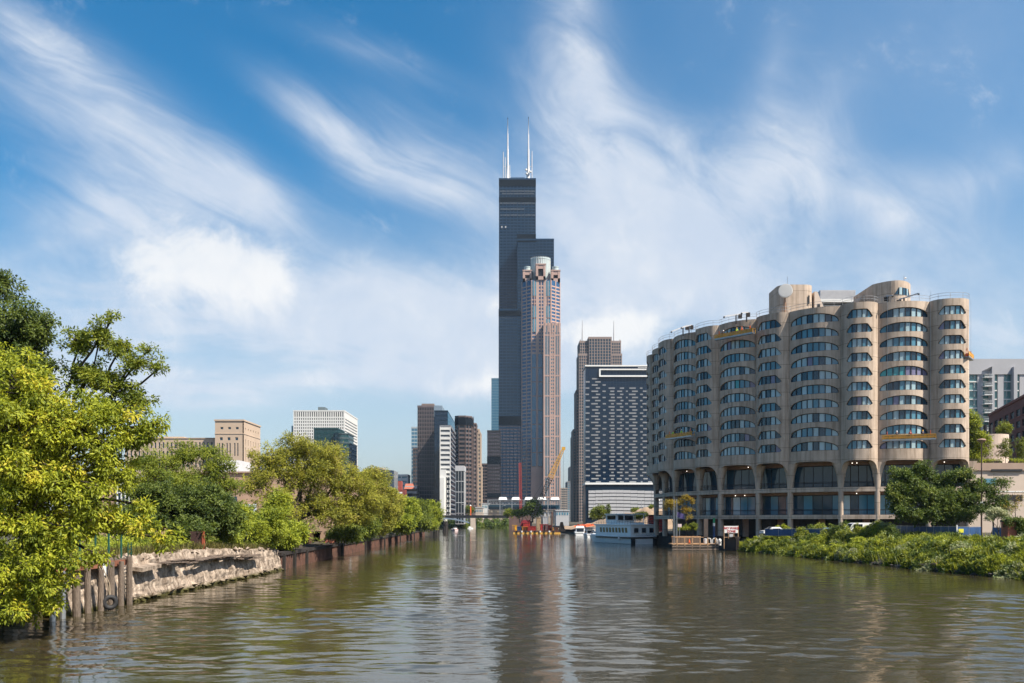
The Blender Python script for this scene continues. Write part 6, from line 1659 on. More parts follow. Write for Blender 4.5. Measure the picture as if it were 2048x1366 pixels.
# ------------------------------------------------------------------ left bank
def rock_wall():
    m = bpy.data.materials.new('crumbling_concrete'); m.use_nodes = True
    nt = m.node_tree; b = nt.nodes['Principled BSDF']; N, L = nt.nodes.new, nt.links.new
    b.inputs['Roughness'].default_value = .95; b.inputs['Specular IOR Level'].default_value = .2
    ge = N('ShaderNodeNewGeometry'); sp = N('ShaderNodeSeparateXYZ'); L(ge.outputs['Position'], sp.inputs[0])
    n1 = N('ShaderNodeTexNoise'); n1.inputs['Scale'].default_value = .9; n1.inputs['Detail'].default_value = 8; n1.inputs['Roughness'].default_value = .7; L(ge.outputs['Position'], n1.inputs[0])
    mp = N('ShaderNodeMapping'); mp.inputs['Scale'].default_value = (1, 2.2, .22); L(ge.outputs['Position'], mp.inputs[0])
    n2 = N('ShaderNodeTexNoise'); n2.inputs['Scale'].default_value = 1.3; n2.inputs['Detail'].default_value = 7; n2.inputs['Roughness'].default_value = .7; L(mp.outputs[0], n2.inputs[0])
    cr = N('ShaderNodeValToRGB'); e = cr.color_ramp.elements; e[0].position = .32; e[0].color = (.10, .075, .055, 1); e[1].position = .64; e[1].color = (.55, .45, .36, 1); L(n1.outputs[0], cr.inputs[0])
    c2 = N('ShaderNodeValToRGB'); e = c2.color_ramp.elements; e[0].position = .36; e[0].color = (.36, .31, .27, 1); e[1].position = .58; e[1].color = (1, 1, 1, 1); L(n2.outputs[0], c2.inputs[0])
    mx = N('ShaderNodeMix'); mx.data_type = 'RGBA'; mx.blend_type = 'MULTIPLY'; mx.inputs[0].default_value = .85; L(cr.outputs[0], mx.inputs[6]); L(c2.outputs[0], mx.inputs[7])
    # slime left by the water
    md = N('ShaderNodeMath'); md.operation = 'MULTIPLY_ADD'; L(n1.outputs[0], md.inputs[0]); md.inputs[1].default_value = -.7; L(sp.outputs[2], md.inputs[2])
    al = N('ShaderNodeMapRange'); al.inputs[1].default_value = -.2; al.inputs[2].default_value = .10; al.inputs[3].default_value = 1; al.inputs[4].default_value = 0; L(md.outputs[0], al.inputs[0])
    m2 = N('ShaderNodeMix'); m2.data_type = 'RGBA'; L(al.outputs[0], m2.inputs[0]); L(mx.outputs[2], m2.inputs[6]); m2.inputs[7].default_value = (.055, .05, .015, 1)
    L(m2.outputs[2], b.inputs['Base Color'])
    bp = N('ShaderNodeBump'); bp.inputs['Strength'].default_value = .8; bp.inputs['Distance'].default_value = .12; L(n1.outputs[0], bp.inputs['Height']); L(bp.outputs[0], b.inputs['Normal'])
    return m
ROCK = rock_wall()
from mathutils import noise as mn
r = thing('quay_wall', 'crumbling pale concrete quay wall with broken timber ledge on the left bank', 'quay wall', (-28.2, 85, 0))
q = MB(); ny, nz = 190, 22; y0, y1 = 55.0, 108.2
def wx(y, z):
    base = bank_x(LB, y) + .15
    batter = .6 * (1 - z / 3.2)
    return base + batter + .16 * (mn.fractal(Vector((y * .45, z * 1.5, 3.1)), .8, 2.1, 6)) + .09 * mn.noise(Vector((y * 2.2, z * 2.4, 1)))
for j in range(ny):
    y = y0 + (y1 - y0) * j / (ny - 1)
    ztop = quay_top(y) + .32 * mn.noise(Vector((y * .35, 0, 9))) + (.25 * mn.noise(Vector((y * 1.7, 4, 1)))) - (.05 if y > 96 else 0)
    for i in range(nz):
        z = -.4 + (ztop + .4) * i / (nz - 1); q.v.append((wx(y, max(z, 0)), y, z))
    q.v.append((bank_x(LB, y) - 2.5, y + .0, ztop + .1))
n = nz + 1
for j in range(ny - 1):
    for i in range(nz): q.f.append((j * n + i, (j + 1) * n + i, (j + 1) * n + i + 1, j * n + i + 1)); q.m.append(0)
k = len(q.v); q.v += [(bank_x(LB, y1) - 2.5, y1, -.4)]; q.f.append(tuple([(ny - 1) * n + i for i in range(n)] + [k])); q.m.append(0)
q.build('wall_face', ROCK, r)
q = MB()
for k in range(34):
    y = 72 + 24 * random.random(); z = quay_top(y) - .72 + random.uniform(-.2, .22); L_ = random.uniform(2.0, 6.0)
    x = bank_x(LB, y) + random.uniform(.3, 1.25)
    q.beam((x, y - L_ / 2, z), (x + random.uniform(-.25, .25), y + L_ / 2, z + random.uniform(-.12, .12)), random.uniform(.25, .5), random.uniform(.07, .14))
q.build('timber_ledge', mat('grey_rotten_timber', (.17, .125, .095), .9, 0, .4, 1.8, .7, 8, stretch=(3, .4, 3)), r)
q = MB()
for k in range(130):
    y = random.uniform(64, 107); z = random.choice((.15, .3, quay_top(y) - .12, quay_top(y))) + random.uniform(-.1, .12); x = bank_x(LB, y) + (.85 if z < 1 else -.1) + random.uniform(-.25, .3); s = random.uniform(.12, .42)
    pts = [(x + random.uniform(-1, 1) * s, y + random.uniform(-1, 1) * s * 1.2, z + random.uniform(-.6, .8) * s) for _ in range(8)]
    a_ = len(q.v); q.v += pts
    bmx = [(0, 1, 2), (0, 2, 3), (0, 3, 4), (0, 4, 1), (5, 2, 1), (5, 3, 2), (5, 4, 3), (5, 1, 4)]
    q.v[a_:] = [(x, y, z + s * .7)] + [(x + s * math.cos(t + k) * random.uniform(.7, 1.2), y + s * 1.3 * math.sin(t + k) * random.uniform(.7, 1.2), z + random.uniform(-.15, .15)) for t in (0, 1.57, 3.14, 4.71)] + [(x, y, z - s * .6)]
    for f_ in bmx: q.f.append(tuple(a_ + c for c in f_)); q.m.append(0)
q.build('rubble', ROCK, r)
# outlet with a wing at the near end of the wall
q = MB(); yb_ = 67.5; xb_ = bank_x(LB, yb_)
q.v = [(xb_ + 1.2, 66.6, 2.45), (xb_ + 1.2, 70.2, 2.6), (xb_ - .4, 66.6, 2.65), (xb_ - .4, 70.2, 2.75)]; q.v += [(a, c, e - .28) for a, c, e in q.v]
q.f = [(0, 1, 3, 2), (6, 7, 5, 4), (0, 4, 5, 1), (1, 5, 7, 3), (2, 6, 4, 0)]; q.m = [0] * 5; q.build('outfall_lip', ROCK, r)

r = thing('steel_landing', 'rusty steel capped landing stage over the timber piles', 'landing stage', (-28, 58, 0))
ym = 57.5; xm_ = bank_x(LB, ym)
q = MB(); q.box(xm_ - .2, 52.5, 2.78, xm_ + 1.0, 65.0, 3.18); q.build('waling_beam', mat('orange_rust_beam', (.24, .09, .05), .85, 0, .4, 1.5), r)
q = MB(); q.box(xm_ - 3, 52.5, 3.18, xm_ + .95, 65.0, 3.30); q.build('deck', WOOD, r)
q = MB(); q.box(xm_ + .02, 52.5, 1.5, xm_ + .45, 65.2, 1.75); q.build('lower_waling', WOODD, r)
q = MB(); q.box(xm_ - .6, 52, -1, xm_ - .1, 65.4, 2.9); q.build('back_wall', ROCK, r)
q = MB(); q.box(xm_ + 1.01, 60.9, 2.25, xm_ + 1.04, 61.8, 3.1); q.build('white_notice', WHITE, r)
g = MB()
for y in (58.4, 60.6, 62.6, 64.6): g.tube([(xm_ + .7, y, 3.3), (xm_ + .7, y, 5.2)], .07, 6)
g.build('green_post', GREENP, r)
g = MB()
for yy in (65.15, 65.7): g.beam((xm_ + 1.0, yy, .0), (xm_ + .95, yy, 4.4), .06)
for k in range(13): g.beam((xm_ + 1.0, 65.15, .25 + k * .33), (xm_ + 1.0, 65.7, .25 + k * .33), .05)
g.build('ladder', GREENP, r)
ys = [53.6, 55.0, 56.6, 58.2, 59.9, 61.6, 63.2, 64.6]
names_ = ['partly leaf hidden', 'second', 'third', 'fourth', 'split topped', 'sixth', 'seventh', 'corner']
labs = ['pale pipe-like pile at the left under the foliage', 'weathered timber pile just right of the pale pipe', 'thick weathered timber pile two left of the tyre', 'weathered timber pile next left of the tyre', 'thin timber pile right behind the hanging tyre', 'weathered timber pile next right of the tyre', 'dark timber pile between tyre side and ladder', 'tall corner timber pile beside the green ladder']
for y, lab in zip(ys, labs):
    h_ = random.uniform(2.6, 3.2) if y < 64 else 3.4
    rad = .17 if 'pipe' in lab else random.uniform(.19, .25)
    q = MB(); x = xm_ + 1.3 + random.uniform(-.05, .1); lean = random.uniform(-.06, .06)
    q.tube([(x, y, -1), (x, y + lean, h_ * .6), (x + .02, y + lean * 1.6, h_)], [rad * 1.08, rad, rad * .93], 11)
    o = q.build('timber_pile', STEEL if 'pipe' in lab else WOOD, None, False, None); tag(o, lab, 'pile', 'mooring piles of the landing')
r = thing('tyre_fender', 'old tyre hanging by rope at the waterline between timber piles', 'tyre', (xm_ + 1.75, 60.3, .5))
q = MB(); R0, rr_ = .36, .16; n1, n2 = 24, 10
for i in range(n1):
    for j in range(n2):
        a, c = 2 * math.pi * i / n1, 2 * math.pi * j / n2; rad = R0 + rr_ * math.cos(c)
        yy, zz_, xx = rad * math.cos(a), rad * math.sin(a), rr_ * .9 * math.sin(c); xr, yr = rot2(xx, yy, -.9)
        q.v.append((xm_ + 1.85 + xr, 60.2 + yr, .52 + zz_))
for i in range(n1):
    for j in range(n2): q.f.append((i * n2 + j, ((i + 1) % n1) * n2 + j, ((i + 1) % n1) * n2 + (j + 1) % n2, i * n2 + (j + 1) % n2)); q.m.append(0)
q.build('tyre_ring', RUBBER, r, True)
q = MB(); q.tube([(xm_ + 1.1, 60.2, 2.95), (xm_ + 1.7, 60.1, 1.8), (xm_ + 1.85, 60.15, 1.0)], .03, 6); q.tube([(xm_ + 1.1, 60.7, 2.95), (xm_ + 1.7, 60.5, 1.7), (xm_ + 1.85, 60.25, 1.0)], .03, 6); q.build('rope', mat('old_rope', (.3, .24, .17), .9), r)

# corrugated steel wall along the river
r = thing('sheet_pile_wall', 'long rusty corrugated sheet pile river wall with dark cap on the left bank', 'sheet pile wall', (-30, 180, 0))
q = MB(); y = 108.4; prof = []; ph = 0
while y < 352:
    x = bank_x(LB, y); 
    for dy, ox in ((0, .0), (.32, .0), (.55, .38), (.87, .38), (1.1, .0)): prof.append((x + ox + .15, y + dy))
    y += 1.1
for a in prof: q.v += [(a[0], a[1], -1), (a[0], a[1], 1.72)]
for i in range(len(prof) - 1): q.f.append((2 * i, 2 * i + 2, 2 * i + 3, 2 * i + 1)); q.m.append(0)
q.build('corrugated_sheet', RUST, r)
q = MB()
pts = [(bank_x(LB, y), y) for y in range(108, 354, 7)]
for a, c in zip(pts, pts[1:]): q.prism([(a[0] - .5, a[1]), (a[0] + .68, a[1]), (c[0] + .68, c[1]), (c[0] - .5, c[1])], 1.72, 2.12)
q.build('cap_beam', RUSTD, r)
for y in (109, 115, 122.5, 152, 181, 214, 252, 300):
    q = MB(); x = bank_x(LB, y); q.box(x + .5, y, -1, x + .85, y + .55, 1.95); q.build('fender_post', WOODD, r)
r = thing('retaining_wall', 'upper rusty corrugated retaining wall set back under the willow', 'retaining wall', (-33, 150, 2))
q = MB(); prof = []; y = 104
while y < 215:
    x = bank_x(LB, y) - 2.6 - (1.2 if 140 < y < 150 else 0)
    for dy, ox in ((0, .0), (.3, .0), (.5, .32), (.8, .32), (1.0, .0)): prof.append((x + ox, y + dy))
    y += 1.0
for a in prof: q.v += [(a[0], a[1], 1.5), (a[0], a[1], 4.0 if a[1] < 170 else 3.3)]
for i in range(len(prof) - 1): q.f.append((2 * i, 2 * i + 2, 2 * i + 3, 2 * i + 1)); q.m.append(0)
q.build('corrugated_sheet', RUST, r)
q = MB()
for a, c in zip(prof[::10], prof[10::10]): q.wallbox((a[0] + .1, a[1]), (c[0] + .1, c[1]), (4.0 if a[1] < 170 else 3.3), (4.0 if a[1] < 170 else 3.3) + .15, .3, .3)
q.build('cap_beam', RUSTD, r)
for k, (px, py, lab) in enumerate(((860, 1063, 'left dark dolphin pile cluster at the end of the left bank'), (873, 1064, 'middle dark dolphin pile cluster off the left bank end'), (891, 1064, 'right dark dolphin pile standing alone in the water'))):
    d = 6 * F / (py - HOR + 1.5); r = thing('dolphin', lab, 'mooring dolphin', (X_(px, d), d, 0), 'dark mooring dolphins')
    q = MB()
    for a in range(6): q.tube([(X_(px, d) + 1.0 * math.cos(a), d + 1.0 * math.sin(a), -1), (X_(px, d) + .6 * math.cos(a), d + .6 * math.sin(a), 5.2 + random.uniform(-.5, .3))], .5, 8)
    q.build('pile_cluster', WOODD, r); q = MB(); q.lathe((X_(px, d), d, 3.6), [(1.25, 0), (1.25, .35)], 12); q.build('band', RUSTD, r)
d = 164
r = thing('mooring_bollard', 'white topped bollard on the sheet pile cap', 'bollard', (X_(750, d), d, 2.1)); q = MB(); q.lathe((bank_x(LB, d) + .2, d, 2.1), [(.25, 0), (.25, 1.1), (.32, 1.15), (.32, 1.45), (.1, 1.55)], 12); q.build('post_body', WHITE, r); q = MB(); q.lathe((bank_x(LB, d) + .2, d, 2.1), [(.4, 0), (.4, .12)], 12); q.build('base_plate', RUSTD, r)
r = thing('rubble_heap', 'small heap of reddish rubble on the sheet pile cap', 'rubble heap', (bank_x(LB, 150), 150, 2.2)); q = MB()
for k in range(26):
    s = random.uniform(.15, .5); q.obox((bank_x(LB, 150) - .6 + random.uniform(-.8, .8), 150 + random.uniform(-5, 5), 2.2 + random.uniform(0, .7)), (s, s * 1.4, s * .8), random.random() * 3)
q.build('stone', BRICK, r)
d = 84
r = thing('rusty_box', 'rusty steel box standing among weeds on the quay top', 'steel box', (X_(394, d), d, 2.6)); x0, x1 = X_(379, d), X_(404, d)
q = MB(); q.box(x0, d, 2.4, x1, d + 1.0, Z_(1063, d)); q.build('box_body', mat('dark_rust_plate', (.055, .025, .02), .9, 0, .4, 2), r); q = MB(); q.box(x1 + .003, d - .05, 2.2, x1 + .22, d + .2, Z_(1063, d) + .05); q.build('edge_post', mat('orange_rust_post', (.3, .07, .03), .8, 0, .3, 2), r)

# ------------------------------------------------------------------ foliage
NP = np.random.default_rng(3)
def leaves_mesh(name, pos, dirs, length, width, tone, m, parent=None, kind=None, loc=None):
    """two folded triangles per leaf; pos (n,3), dirs (n,3) unit"""
    n = len(pos); up = NP.normal(size=(n, 3)) * .5 + np.array([.45, -.45, .75])   # leaves turn to the light
    side = np.cross(dirs, up); side /= np.linalg.norm(side, axis=1, keepdims=True) + 1e-9
    nrm = np.cross(side, dirs)
    L_ = length * NP.uniform(.65, 1.25, n)[:, None]; W_ = width * NP.uniform(.7, 1.2, n)[:, None]
    v = np.empty((n, 4, 3)); v[:, 0] = pos; v[:, 2] = pos + dirs * L_ - nrm * L_ * .12
    mid = pos + dirs * L_ * .45 + nrm * W_ * .22
    v[:, 1] = mid - side * W_ * .5; v[:, 3] = mid + side * W_ * .5
    me = bpy.data.meshes.new(name); me.vertices.add(4 * n); 
    if parent is not None:
        o0 = ORG.get(parent.name, (0, 0, 0)); v = v - np.array(o0)
    me.vertices.foreach_set('co', v.reshape(-1).astype(np.float32))
    base = np.arange(n)[:, None] * 4
    idx = np.concatenate([base + 0, base + 1, base + 2, base + 0, base + 2, base + 3], 1).reshape(-1)
    me.loops.add(6 * n); me.loops.foreach_set('vertex_index', idx.astype(np.int32))
    me.polygons.add(2 * n); me.polygons.foreach_set('loop_start', np.arange(0, 6 * n, 3, dtype=np.int32))
    me.update(calc_edges=True)
    at = me.attributes.new('tone', 'FLOAT', 'POINT'); at.data.foreach_set('value', np.repeat(tone, 4).astype(np.float32))
    me.materials.append(m)
    o = bpy.data.objects.new(name, me); COL.objects.link(o)
    if parent is not None: o.parent = parent; ORG[o.name] = ORG.get(parent.name, (0, 0, 0))
    if kind: o['kind'] = kind
    return o
def unit(a): return a / (np.linalg.norm(a, axis=1, keepdims=True) + 1e-9)
def spray(cent, crad, per, leaf_n, srad, length, width, droop, flat=.8):
    """cent: clump centres, crad: clump radii -> leaves gathered in small sprays"""
    c = np.repeat(cent, per, 0); rad = np.repeat(crad, per)[:, None]
    g = unit(NP.normal(size=c.shape)) * (NP.random((len(c), 1)) ** .45); g[:, 2] *= flat
    sp = c + g * rad
    t1 = np.repeat(NP.normal(0, .20, len(cent)), per) + NP.normal(0, .13, len(sp))
    s = np.repeat(sp, leaf_n, 0); out = np.repeat(unit(g + np.array([0, 0, .15])), leaf_n, 0)
    d = unit(out * .7 + NP.normal(size=s.shape) * .75 - np.array([0, 0, 1.0]) * droop)
    p = s + d * srad * NP.random((len(s), 1)) + NP.normal(size=s.shape) * srad * .35
    tone = np.clip(.5 + np.repeat(t1, leaf_n) + NP.normal(0, .14, len(s)), 0, 1)
    return p, d, tone
def limb(q, a, c, r0, r1, sag=.12, n=6, wob=.06):
    a, c = Vector(a), Vector(c); L_ = (c - a).length; pts = []
    for k in range(n + 1):
        t = k / n; p = a.lerp(c, t); p += Vector((random.uniform(-1, 1), random.uniform(-1, 1), random.uniform(-.6, .6))) * L_ * wob * math.sin(math.pi * t) + Vector((0, 0, 1)) * sag * L_ * math.sin(math.pi * t) * .5
        pts.append(p)
    q.tube(pts, [r0 + (r1 - r0) * k / n for k in range(n + 1)], 7)
    return pts
def tree(name, label, base, lobes, nclump, crad, per, leaf_n, length, width, m, droop=.4, trunk=.3, srad=.25, group=None, cat='tree', twigs=.5, trunks=1, bark=BARK, shell=.5, flat=.8):
    """lobes: (px,py,d,rpx,rpy[,rdepth m]) ellipsoids of the crown"""
    r = thing(name, label, cat, base, group)
    cs, rs, wts = [], [], []
    for lb in lobes:
        px, py, d, rx, ry = lb[:5]; c = P(px, py, d); sx, sz = rx * d / F, ry * d / F; sy = lb[5] if len(lb) > 5 else (sx + sz) / 2
        cs.append(c); rs.append((sx, sy, sz)); wts.append((sx * sz * (sy ** .5)))
    wts = np.array(wts) / sum(wts); cnt = np.maximum(3, (wts * nclump).astype(int))
    cen, cr = [], []
    for c, s, k in zip(cs, rs, cnt):
        g = unit(NP.normal(size=(k, 3))) * (NP.random((k, 1)) ** shell)
        cen.append(np.array(c) + g * np.array(s)); cr.append(crad * NP.uniform(.6, 1.3, k))
    cen = np.concatenate(cen); cr = np.concatenate(cr)
    cen[:, 2] = np.maximum(cen[:, 2], .45)
    p, d_, t = spray(cen, cr, per, leaf_n, srad, length, width, droop, flat)
    leaves_mesh('crown', p, d_, length, width, t, m, r)
    q = MB(); b0 = Vector(base)
    for k in range(trunks):
        bb = b0 + Vector((random.uniform(-1, 1), random.uniform(-1, 1), 0)) * (trunk * 2.5 if trunks > 1 else 0)
        mc = np.average(np.array(cs), axis=0, weights=wts)
        fork = bb.lerp(Vector(mc), .42) if k == 0 else bb.lerp(Vector(cs[k % len(cs)]), .45); fork.x = (fork.x + bb.x) / 2
        limb(q, bb - Vector((0, 0, .4)), fork, trunk, trunk * .7, 0, 5, .03)
        for i, c in enumerate(cs):
            if trunks > 1 and i % trunks != k: continue
            limb(q, fork, c, trunk * .55, trunk * .2)
    off_ = 0
    for c, k in zip(cs, cnt):
        for j in range(int(k * twigs)): limb(q, c, cen[off_ + j], trunk * .16 + .01, .012 + trunk * .02, .05, 4)
        off_ += k
    q.build('trunk', bark, r, True)
    return r
LM_Y = leaf_mat('yellow_green_leaf', (0.125, 0.165, 0.010), (0.43, 0.46, 0.030), (0.50, 0.44, 0.04), .34)
LM_D = leaf_mat('deep_green_leaf', (0.035, 0.066, 0.012), (0.14, 0.18, 0.024), None, .3)
LM_M = leaf_mat('mid_green_leaf', (0.09, 0.135, 0.014), (0.28, 0.315, 0.03), None, .38)
LM_W = leaf_mat('olive_willow_leaf', (0.14, 0.155, 0.017), (0.41, 0.40, 0.042), (0.252, 0.207, 0.065), .35)
LM_B = leaf_mat('bush_leaf', (0.055, 0.09, 0.011), (0.22, 0.26, 0.028), None, .3)
LM_R = leaf_mat('fresh_green_leaf', (0.10, 0.145, 0.012), (0.37, 0.41, 0.032), None, .35)
LM_G = leaf_mat('bank_leaf', (0.06, 0.10, 0.011), (0.36, 0.39, 0.036), (0.391, 0.459, 0.208), .33)
LM_DK = leaf_mat('shade_tree_leaf', (0.042, 0.08, 0.012), (0.13, 0.18, 0.024), (0.21, 0.24, 0.04), .3)
LM_O = leaf_mat('golden_leaf', (.20, .16, .012), (.38, .28, .03), (.30, .14, .06), .35)
GRASS = leaf_mat('dry_grass_blade', (.075, .085, .018), (.20, .17, .05), (.30, .22, .10), .25)

# near left trees
tree('maple_tree', 'yellow-green boxelder tree overhanging the water at the left front', (-32.5, 51, 2.4),
     [(50, 790, 47, 95, 95), (150, 850, 47, 110, 75), (250, 855, 48, 75, 45), (310, 848, 48, 28, 20), (30, 900, 46, 110, 130), (140, 960, 47, 110, 90), (225, 925, 48, 55, 40), (60, 1040, 46, 110, 90), (160, 1050, 47, 75, 55), (245, 1045, 48, 60, 30), (30, 1140, 45, 90, 75), (110, 1130, 46, 65, 50), (40, 1215, 45, 70, 40), (100, 1205, 46, 32, 40), (185, 1105, 47, 40, 22), (330, 1075, 50, 18, 14), (285, 1010, 50, 32, 18), (20, 715, 48, 30, 40)],
     470, .52, 17, 8, .255, .097, LM_Y, .75, .34, .20, trunks=3, shell=.55)
tree('dark_tree', 'tall dark green tree at the left edge behind the yellow-green one', (-36, 60, 2.4),
     [(0, 580, 59, 36, 42), (45, 660, 58, 60, 60), (0, 680, 58, 70, 70), (85, 675, 57, 30, 45), (70, 740, 57, 60, 50), (10, 770, 58, 90, 70), (20, 900, 58, 90, 90)],
     330, .60, 17, 8, .23, .11, LM_D, .45, .36, .2, shell=.55)
tree('ash_tree', 'light mid-green tree with open reaching branches right of the dark tree', (-31.5, 58, 2.4),
     [(160, 690, 56, 34, 36), (205, 665, 56, 34, 32), (245, 690, 56, 36, 24), (222, 640, 56, 14, 22), (275, 725, 56, 42, 20), (320, 735, 56, 24, 9), (180, 750, 56, 56, 34), (240, 770, 56, 46, 26), (300, 700, 56, 20, 10), (270, 800, 56, 38, 22), (225, 815, 56, 50, 24)],
     170, .46, 13, 7, .20, .095, LM_M, .3, .26, .15, twigs=.8, shell=.8, flat=.6)
# shrubs and trees behind the quay wall
tree('locust_tree', 'feathery pale green locust tree with thin branches behind the quay wall', (X_(330, 92), 92, 2.6),
     [(300, 925, 92, 55, 32), (370, 915, 94, 50, 32), (430, 935, 94, 40, 32), (345, 965, 92, 80, 34), (265, 960, 90, 36, 30), (420, 905, 95, 30, 16), (400, 970, 94, 60, 26), (455, 965, 96, 34, 26), (300, 985, 90, 60, 20)],
     400, .66, 13, 8, .24, .09, LM_M, .35, .18, .25, twigs=.8, trunks=3, shell=.7, flat=.5)
tree('dark_bush', 'broad dark green bush on the quay top behind the rusty box', (X_(370, 89), 89, 2.6),
     [(330, 1010, 89, 75, 48), (410, 1015, 90, 65, 50), (450, 1035, 91, 38, 40), (280, 1050, 86, 55, 36), (380, 1060, 86, 60, 24), (240, 1040, 84, 30, 30)],
     420, .65, 17, 8, .27, .14, LM_D, .3, .16, .25, cat='bush', trunks=3)
tree('bright_bush', 'bright green bush left of the pale blue metal door', (X_(475, 97), 97, 2.6), [(480, 1040, 97, 28, 34), (455, 1068, 94, 26, 16)], 80, .6, 15, 7, .26, .13, LM_R, .3, .08, .22, cat='bush')
tree('bright_bush', 'bright green bush right of the pale blue metal door above the wall end', (X_(530, 106), 106, 2.6), [(540, 1050, 106, 36, 40), (555, 1010, 108, 26, 30), (515, 1062, 103, 22, 22)], 140, .65, 16, 7, .28, .13, LM_R, .3, .1, .24, cat='bush')
# the big leaning elm
tree('elm_tree', 'big olive green elm with dark leaning limbs over the sheet pile wall', (X_(585, 128), 128, 2.5),
     [(600, 897, 128, 52, 30), (548, 925, 126, 48, 36), (655, 920, 130, 46, 38), (520, 965, 124, 32, 32), (690, 965, 132, 50, 40), (610, 950, 128, 60, 36), (730, 1000, 134, 40, 40), (560, 1010, 124, 50, 34), (650, 1015, 130, 66, 40), (708, 1028, 136, 46, 24)],
     640, .85, 13, 8, .36, .12, LM_W, .35, .45, .35, twigs=.45, trunks=2, shell=.62)
rowt = [((748, 962, 190, 34, 30), (760, 1005, 185, 36, 40), 'olive tree with pointed top at the right shoulder of the elm'), ((775, 1012, 205, 30, 36), (755, 1045, 185, 36, 22), 'yellow-green tree next right of the pointed olive tree'), ((808, 1025, 240, 30, 28), (800, 1045, 225, 28, 18), 'rounded yellow-green tree in the middle of the bank row'), ((838, 1024, 285, 24, 22), (835, 1044, 275, 26, 16), 'pale leafy tree before the dark brown tower foot'), ((862, 1028, 330, 21, 26), (858, 1048, 325, 18, 12), 'last bright tree at the end of the left bank'), ((715, 1050, 150, 40, 28), (690, 1066, 140, 34, 12), 'dark leafy tree under the elm beside the rubble heap'), ((583, 1066, 118, 18, 11), (570, 1078, 114, 14, 8), 'low bright bush at the near end of the rusty retaining wall')]
for a, c, lab in rowt:
    b_ = (X_(a[0], a[2]), a[2] + 1, 2.5); b_ = (min(b_[0], bank_x(LB, a[2]) - 2.5), b_[1], b_[2])
    tree('bank_tree', lab, b_, [a, c], 240, 1.0 if a[2] < 220 else 1.3, 13, 8, .40 if a[2] < 220 else .6, .19 if a[2] < 220 else .3, LM_W if 'olive' in lab else (LM_B if 'dark' in lab else LM_R), .3, .22, .4, 'trees in a row along the left bank')
# right side
tree('shade_tree', 'big dark green spreading tree before the right end of the apartment building', (X_(1870, 141), 141, 3.3),
     [(1810, 952, 140, 30, 20), (1848, 945, 141, 26, 18), (1885, 960, 141, 30, 20), (1922, 952, 141, 26, 18), (1945, 975, 141, 24, 14), (1795, 990, 139, 24, 26), (1835, 985, 139, 34, 26), (1880, 1000, 139, 40, 28), (1930, 1005, 140, 34, 28), (1805, 1025, 138, 26, 16), (1850, 1030, 138, 40, 14), (1905, 1030, 138, 44, 14)],
     430, .8, 14, 8, .36, .19, LM_DK, .3, .4, .3, shell=.55)
tree('open_tree', 'green tree with a bare side right of the lamp post', (X_(1985, 134), 134, 3.3), [(1980, 985, 134, 26, 22), (2005, 965, 134, 26, 10), (1975, 1015, 134, 24, 22), (2005, 1010, 133, 26, 20)], 100, .6, 9, 7, .30, .14, LM_DK, .3, .16, .3, twigs=.8, shell=.8)
tree('bare_shrub', 'half bare twiggy shrub at the far right', (X_(2030, 128), 128, 3.3), [(2030, 1000, 128, 26, 22), (2020, 1020, 127, 30, 14)], 60, .8, 1, 6, .24, .1, LM_O, .3, .12, .3, cat='shrub', twigs=1, trunks=4, shell=.9)
tree('roof_tree', 'yellow-green tree at the right flank of the apartment building', (X_(1950, 200), 200, 14), [(1946, 850, 201, 12, 26), (1955, 890, 201, 20, 30), (1948, 915, 200, 16, 14)], 160, .9, 13, 7, .4, .22, LM_R, .3, .2, .35, 'trees on the podium roof')
tree('roof_tree', 'small conical tree in front of the round ramp drum', (X_(2011, 203), 203, 18), [(2012, 882, 203, 7, 8), (2011, 894, 203, 13, 10), (2011, 907, 203, 16, 9)], 60, .5, 9, 6, .26, .13, LM_B, .2, .08, .22, 'trees on the podium roof')
tree('roof_tree', 'round tree behind the ramp drum beside the vent pipes', (X_(2008, 228), 229, 18), [(2008, 857, 229, 12, 12)], 40, .7, 9, 6, .34, .18, LM_M, .2, .1, .3, 'trees on the podium roof')
tree('roof_tree', 'leafy tree at the right edge beside the ramp drum', (X_(2042, 205), 205, 18), [(2042, 892, 205, 12, 16), (2044, 910, 205, 10, 8)], 50, .6, 9, 6, .3, .15, LM_B, .2, .1, .25, 'trees on the podium roof')
for px0, px1, lab in ((1972, 1994, 'clipped green hedge left of the conical roof tree'), (1996, 2006, 'small dark hedge ball between two roof hedges'), (2022, 2060, 'clipped green hedge right of the conical roof tree')):
    d = 199; n = (px1 - px0) * 26; c = np.array([[X_(px0 + (px1 - px0) * NP.random(), d), d + 1.5 * NP.random(), Z_(926 - 8 * NP.random(), d)] for _ in range(n // 8)])
    r = thing('roof_hedge', lab, 'hedge', (X_((px0 + px1) / 2, d), d, Z_(926, d)), 'hedges on the podium roof'); p, dd, t = spray(c, np.full(len(c), .3), 3, 5, .15, .22, .12, 0)
    leaves_mesh('foliage', p, dd, .2, .11, t, LM_R if px0 != 1996 else LM_B, r)
    q = MB(); q.box(X_(px0, d), d + .3, Z_(926, d) + .02, X_(px1, d), d + 1.2, Z_(922, d)); q.build('stem', BARK, r)
tree('golden_tree', 'small golden leaved tree on a thin stem by the dock flagpoles', (X_(1347, 183), 183, 2.6), [(1343, 1007, 183, 13, 10), (1333, 1012, 183, 6, 6)], 34, .42, 10, 6, .24, .12, LM_O, .3, .09, .2, 'golden dock trees')
tree('golden_tree', 'taller golden tree with brown lower branches above the dock hedge', (X_(1372, 184), 184, 2.6), [(1376, 995, 184, 13, 9), (1364, 1003, 184, 9, 9), (1385, 1002, 184, 8, 7), (1372, 1018, 184, 14, 10), (1378, 1034, 184, 8, 7)], 54, .42, 9, 6, .24, .12, LM_O, .3, .1, .2, 'golden dock trees', twigs=.9, shell=.85)
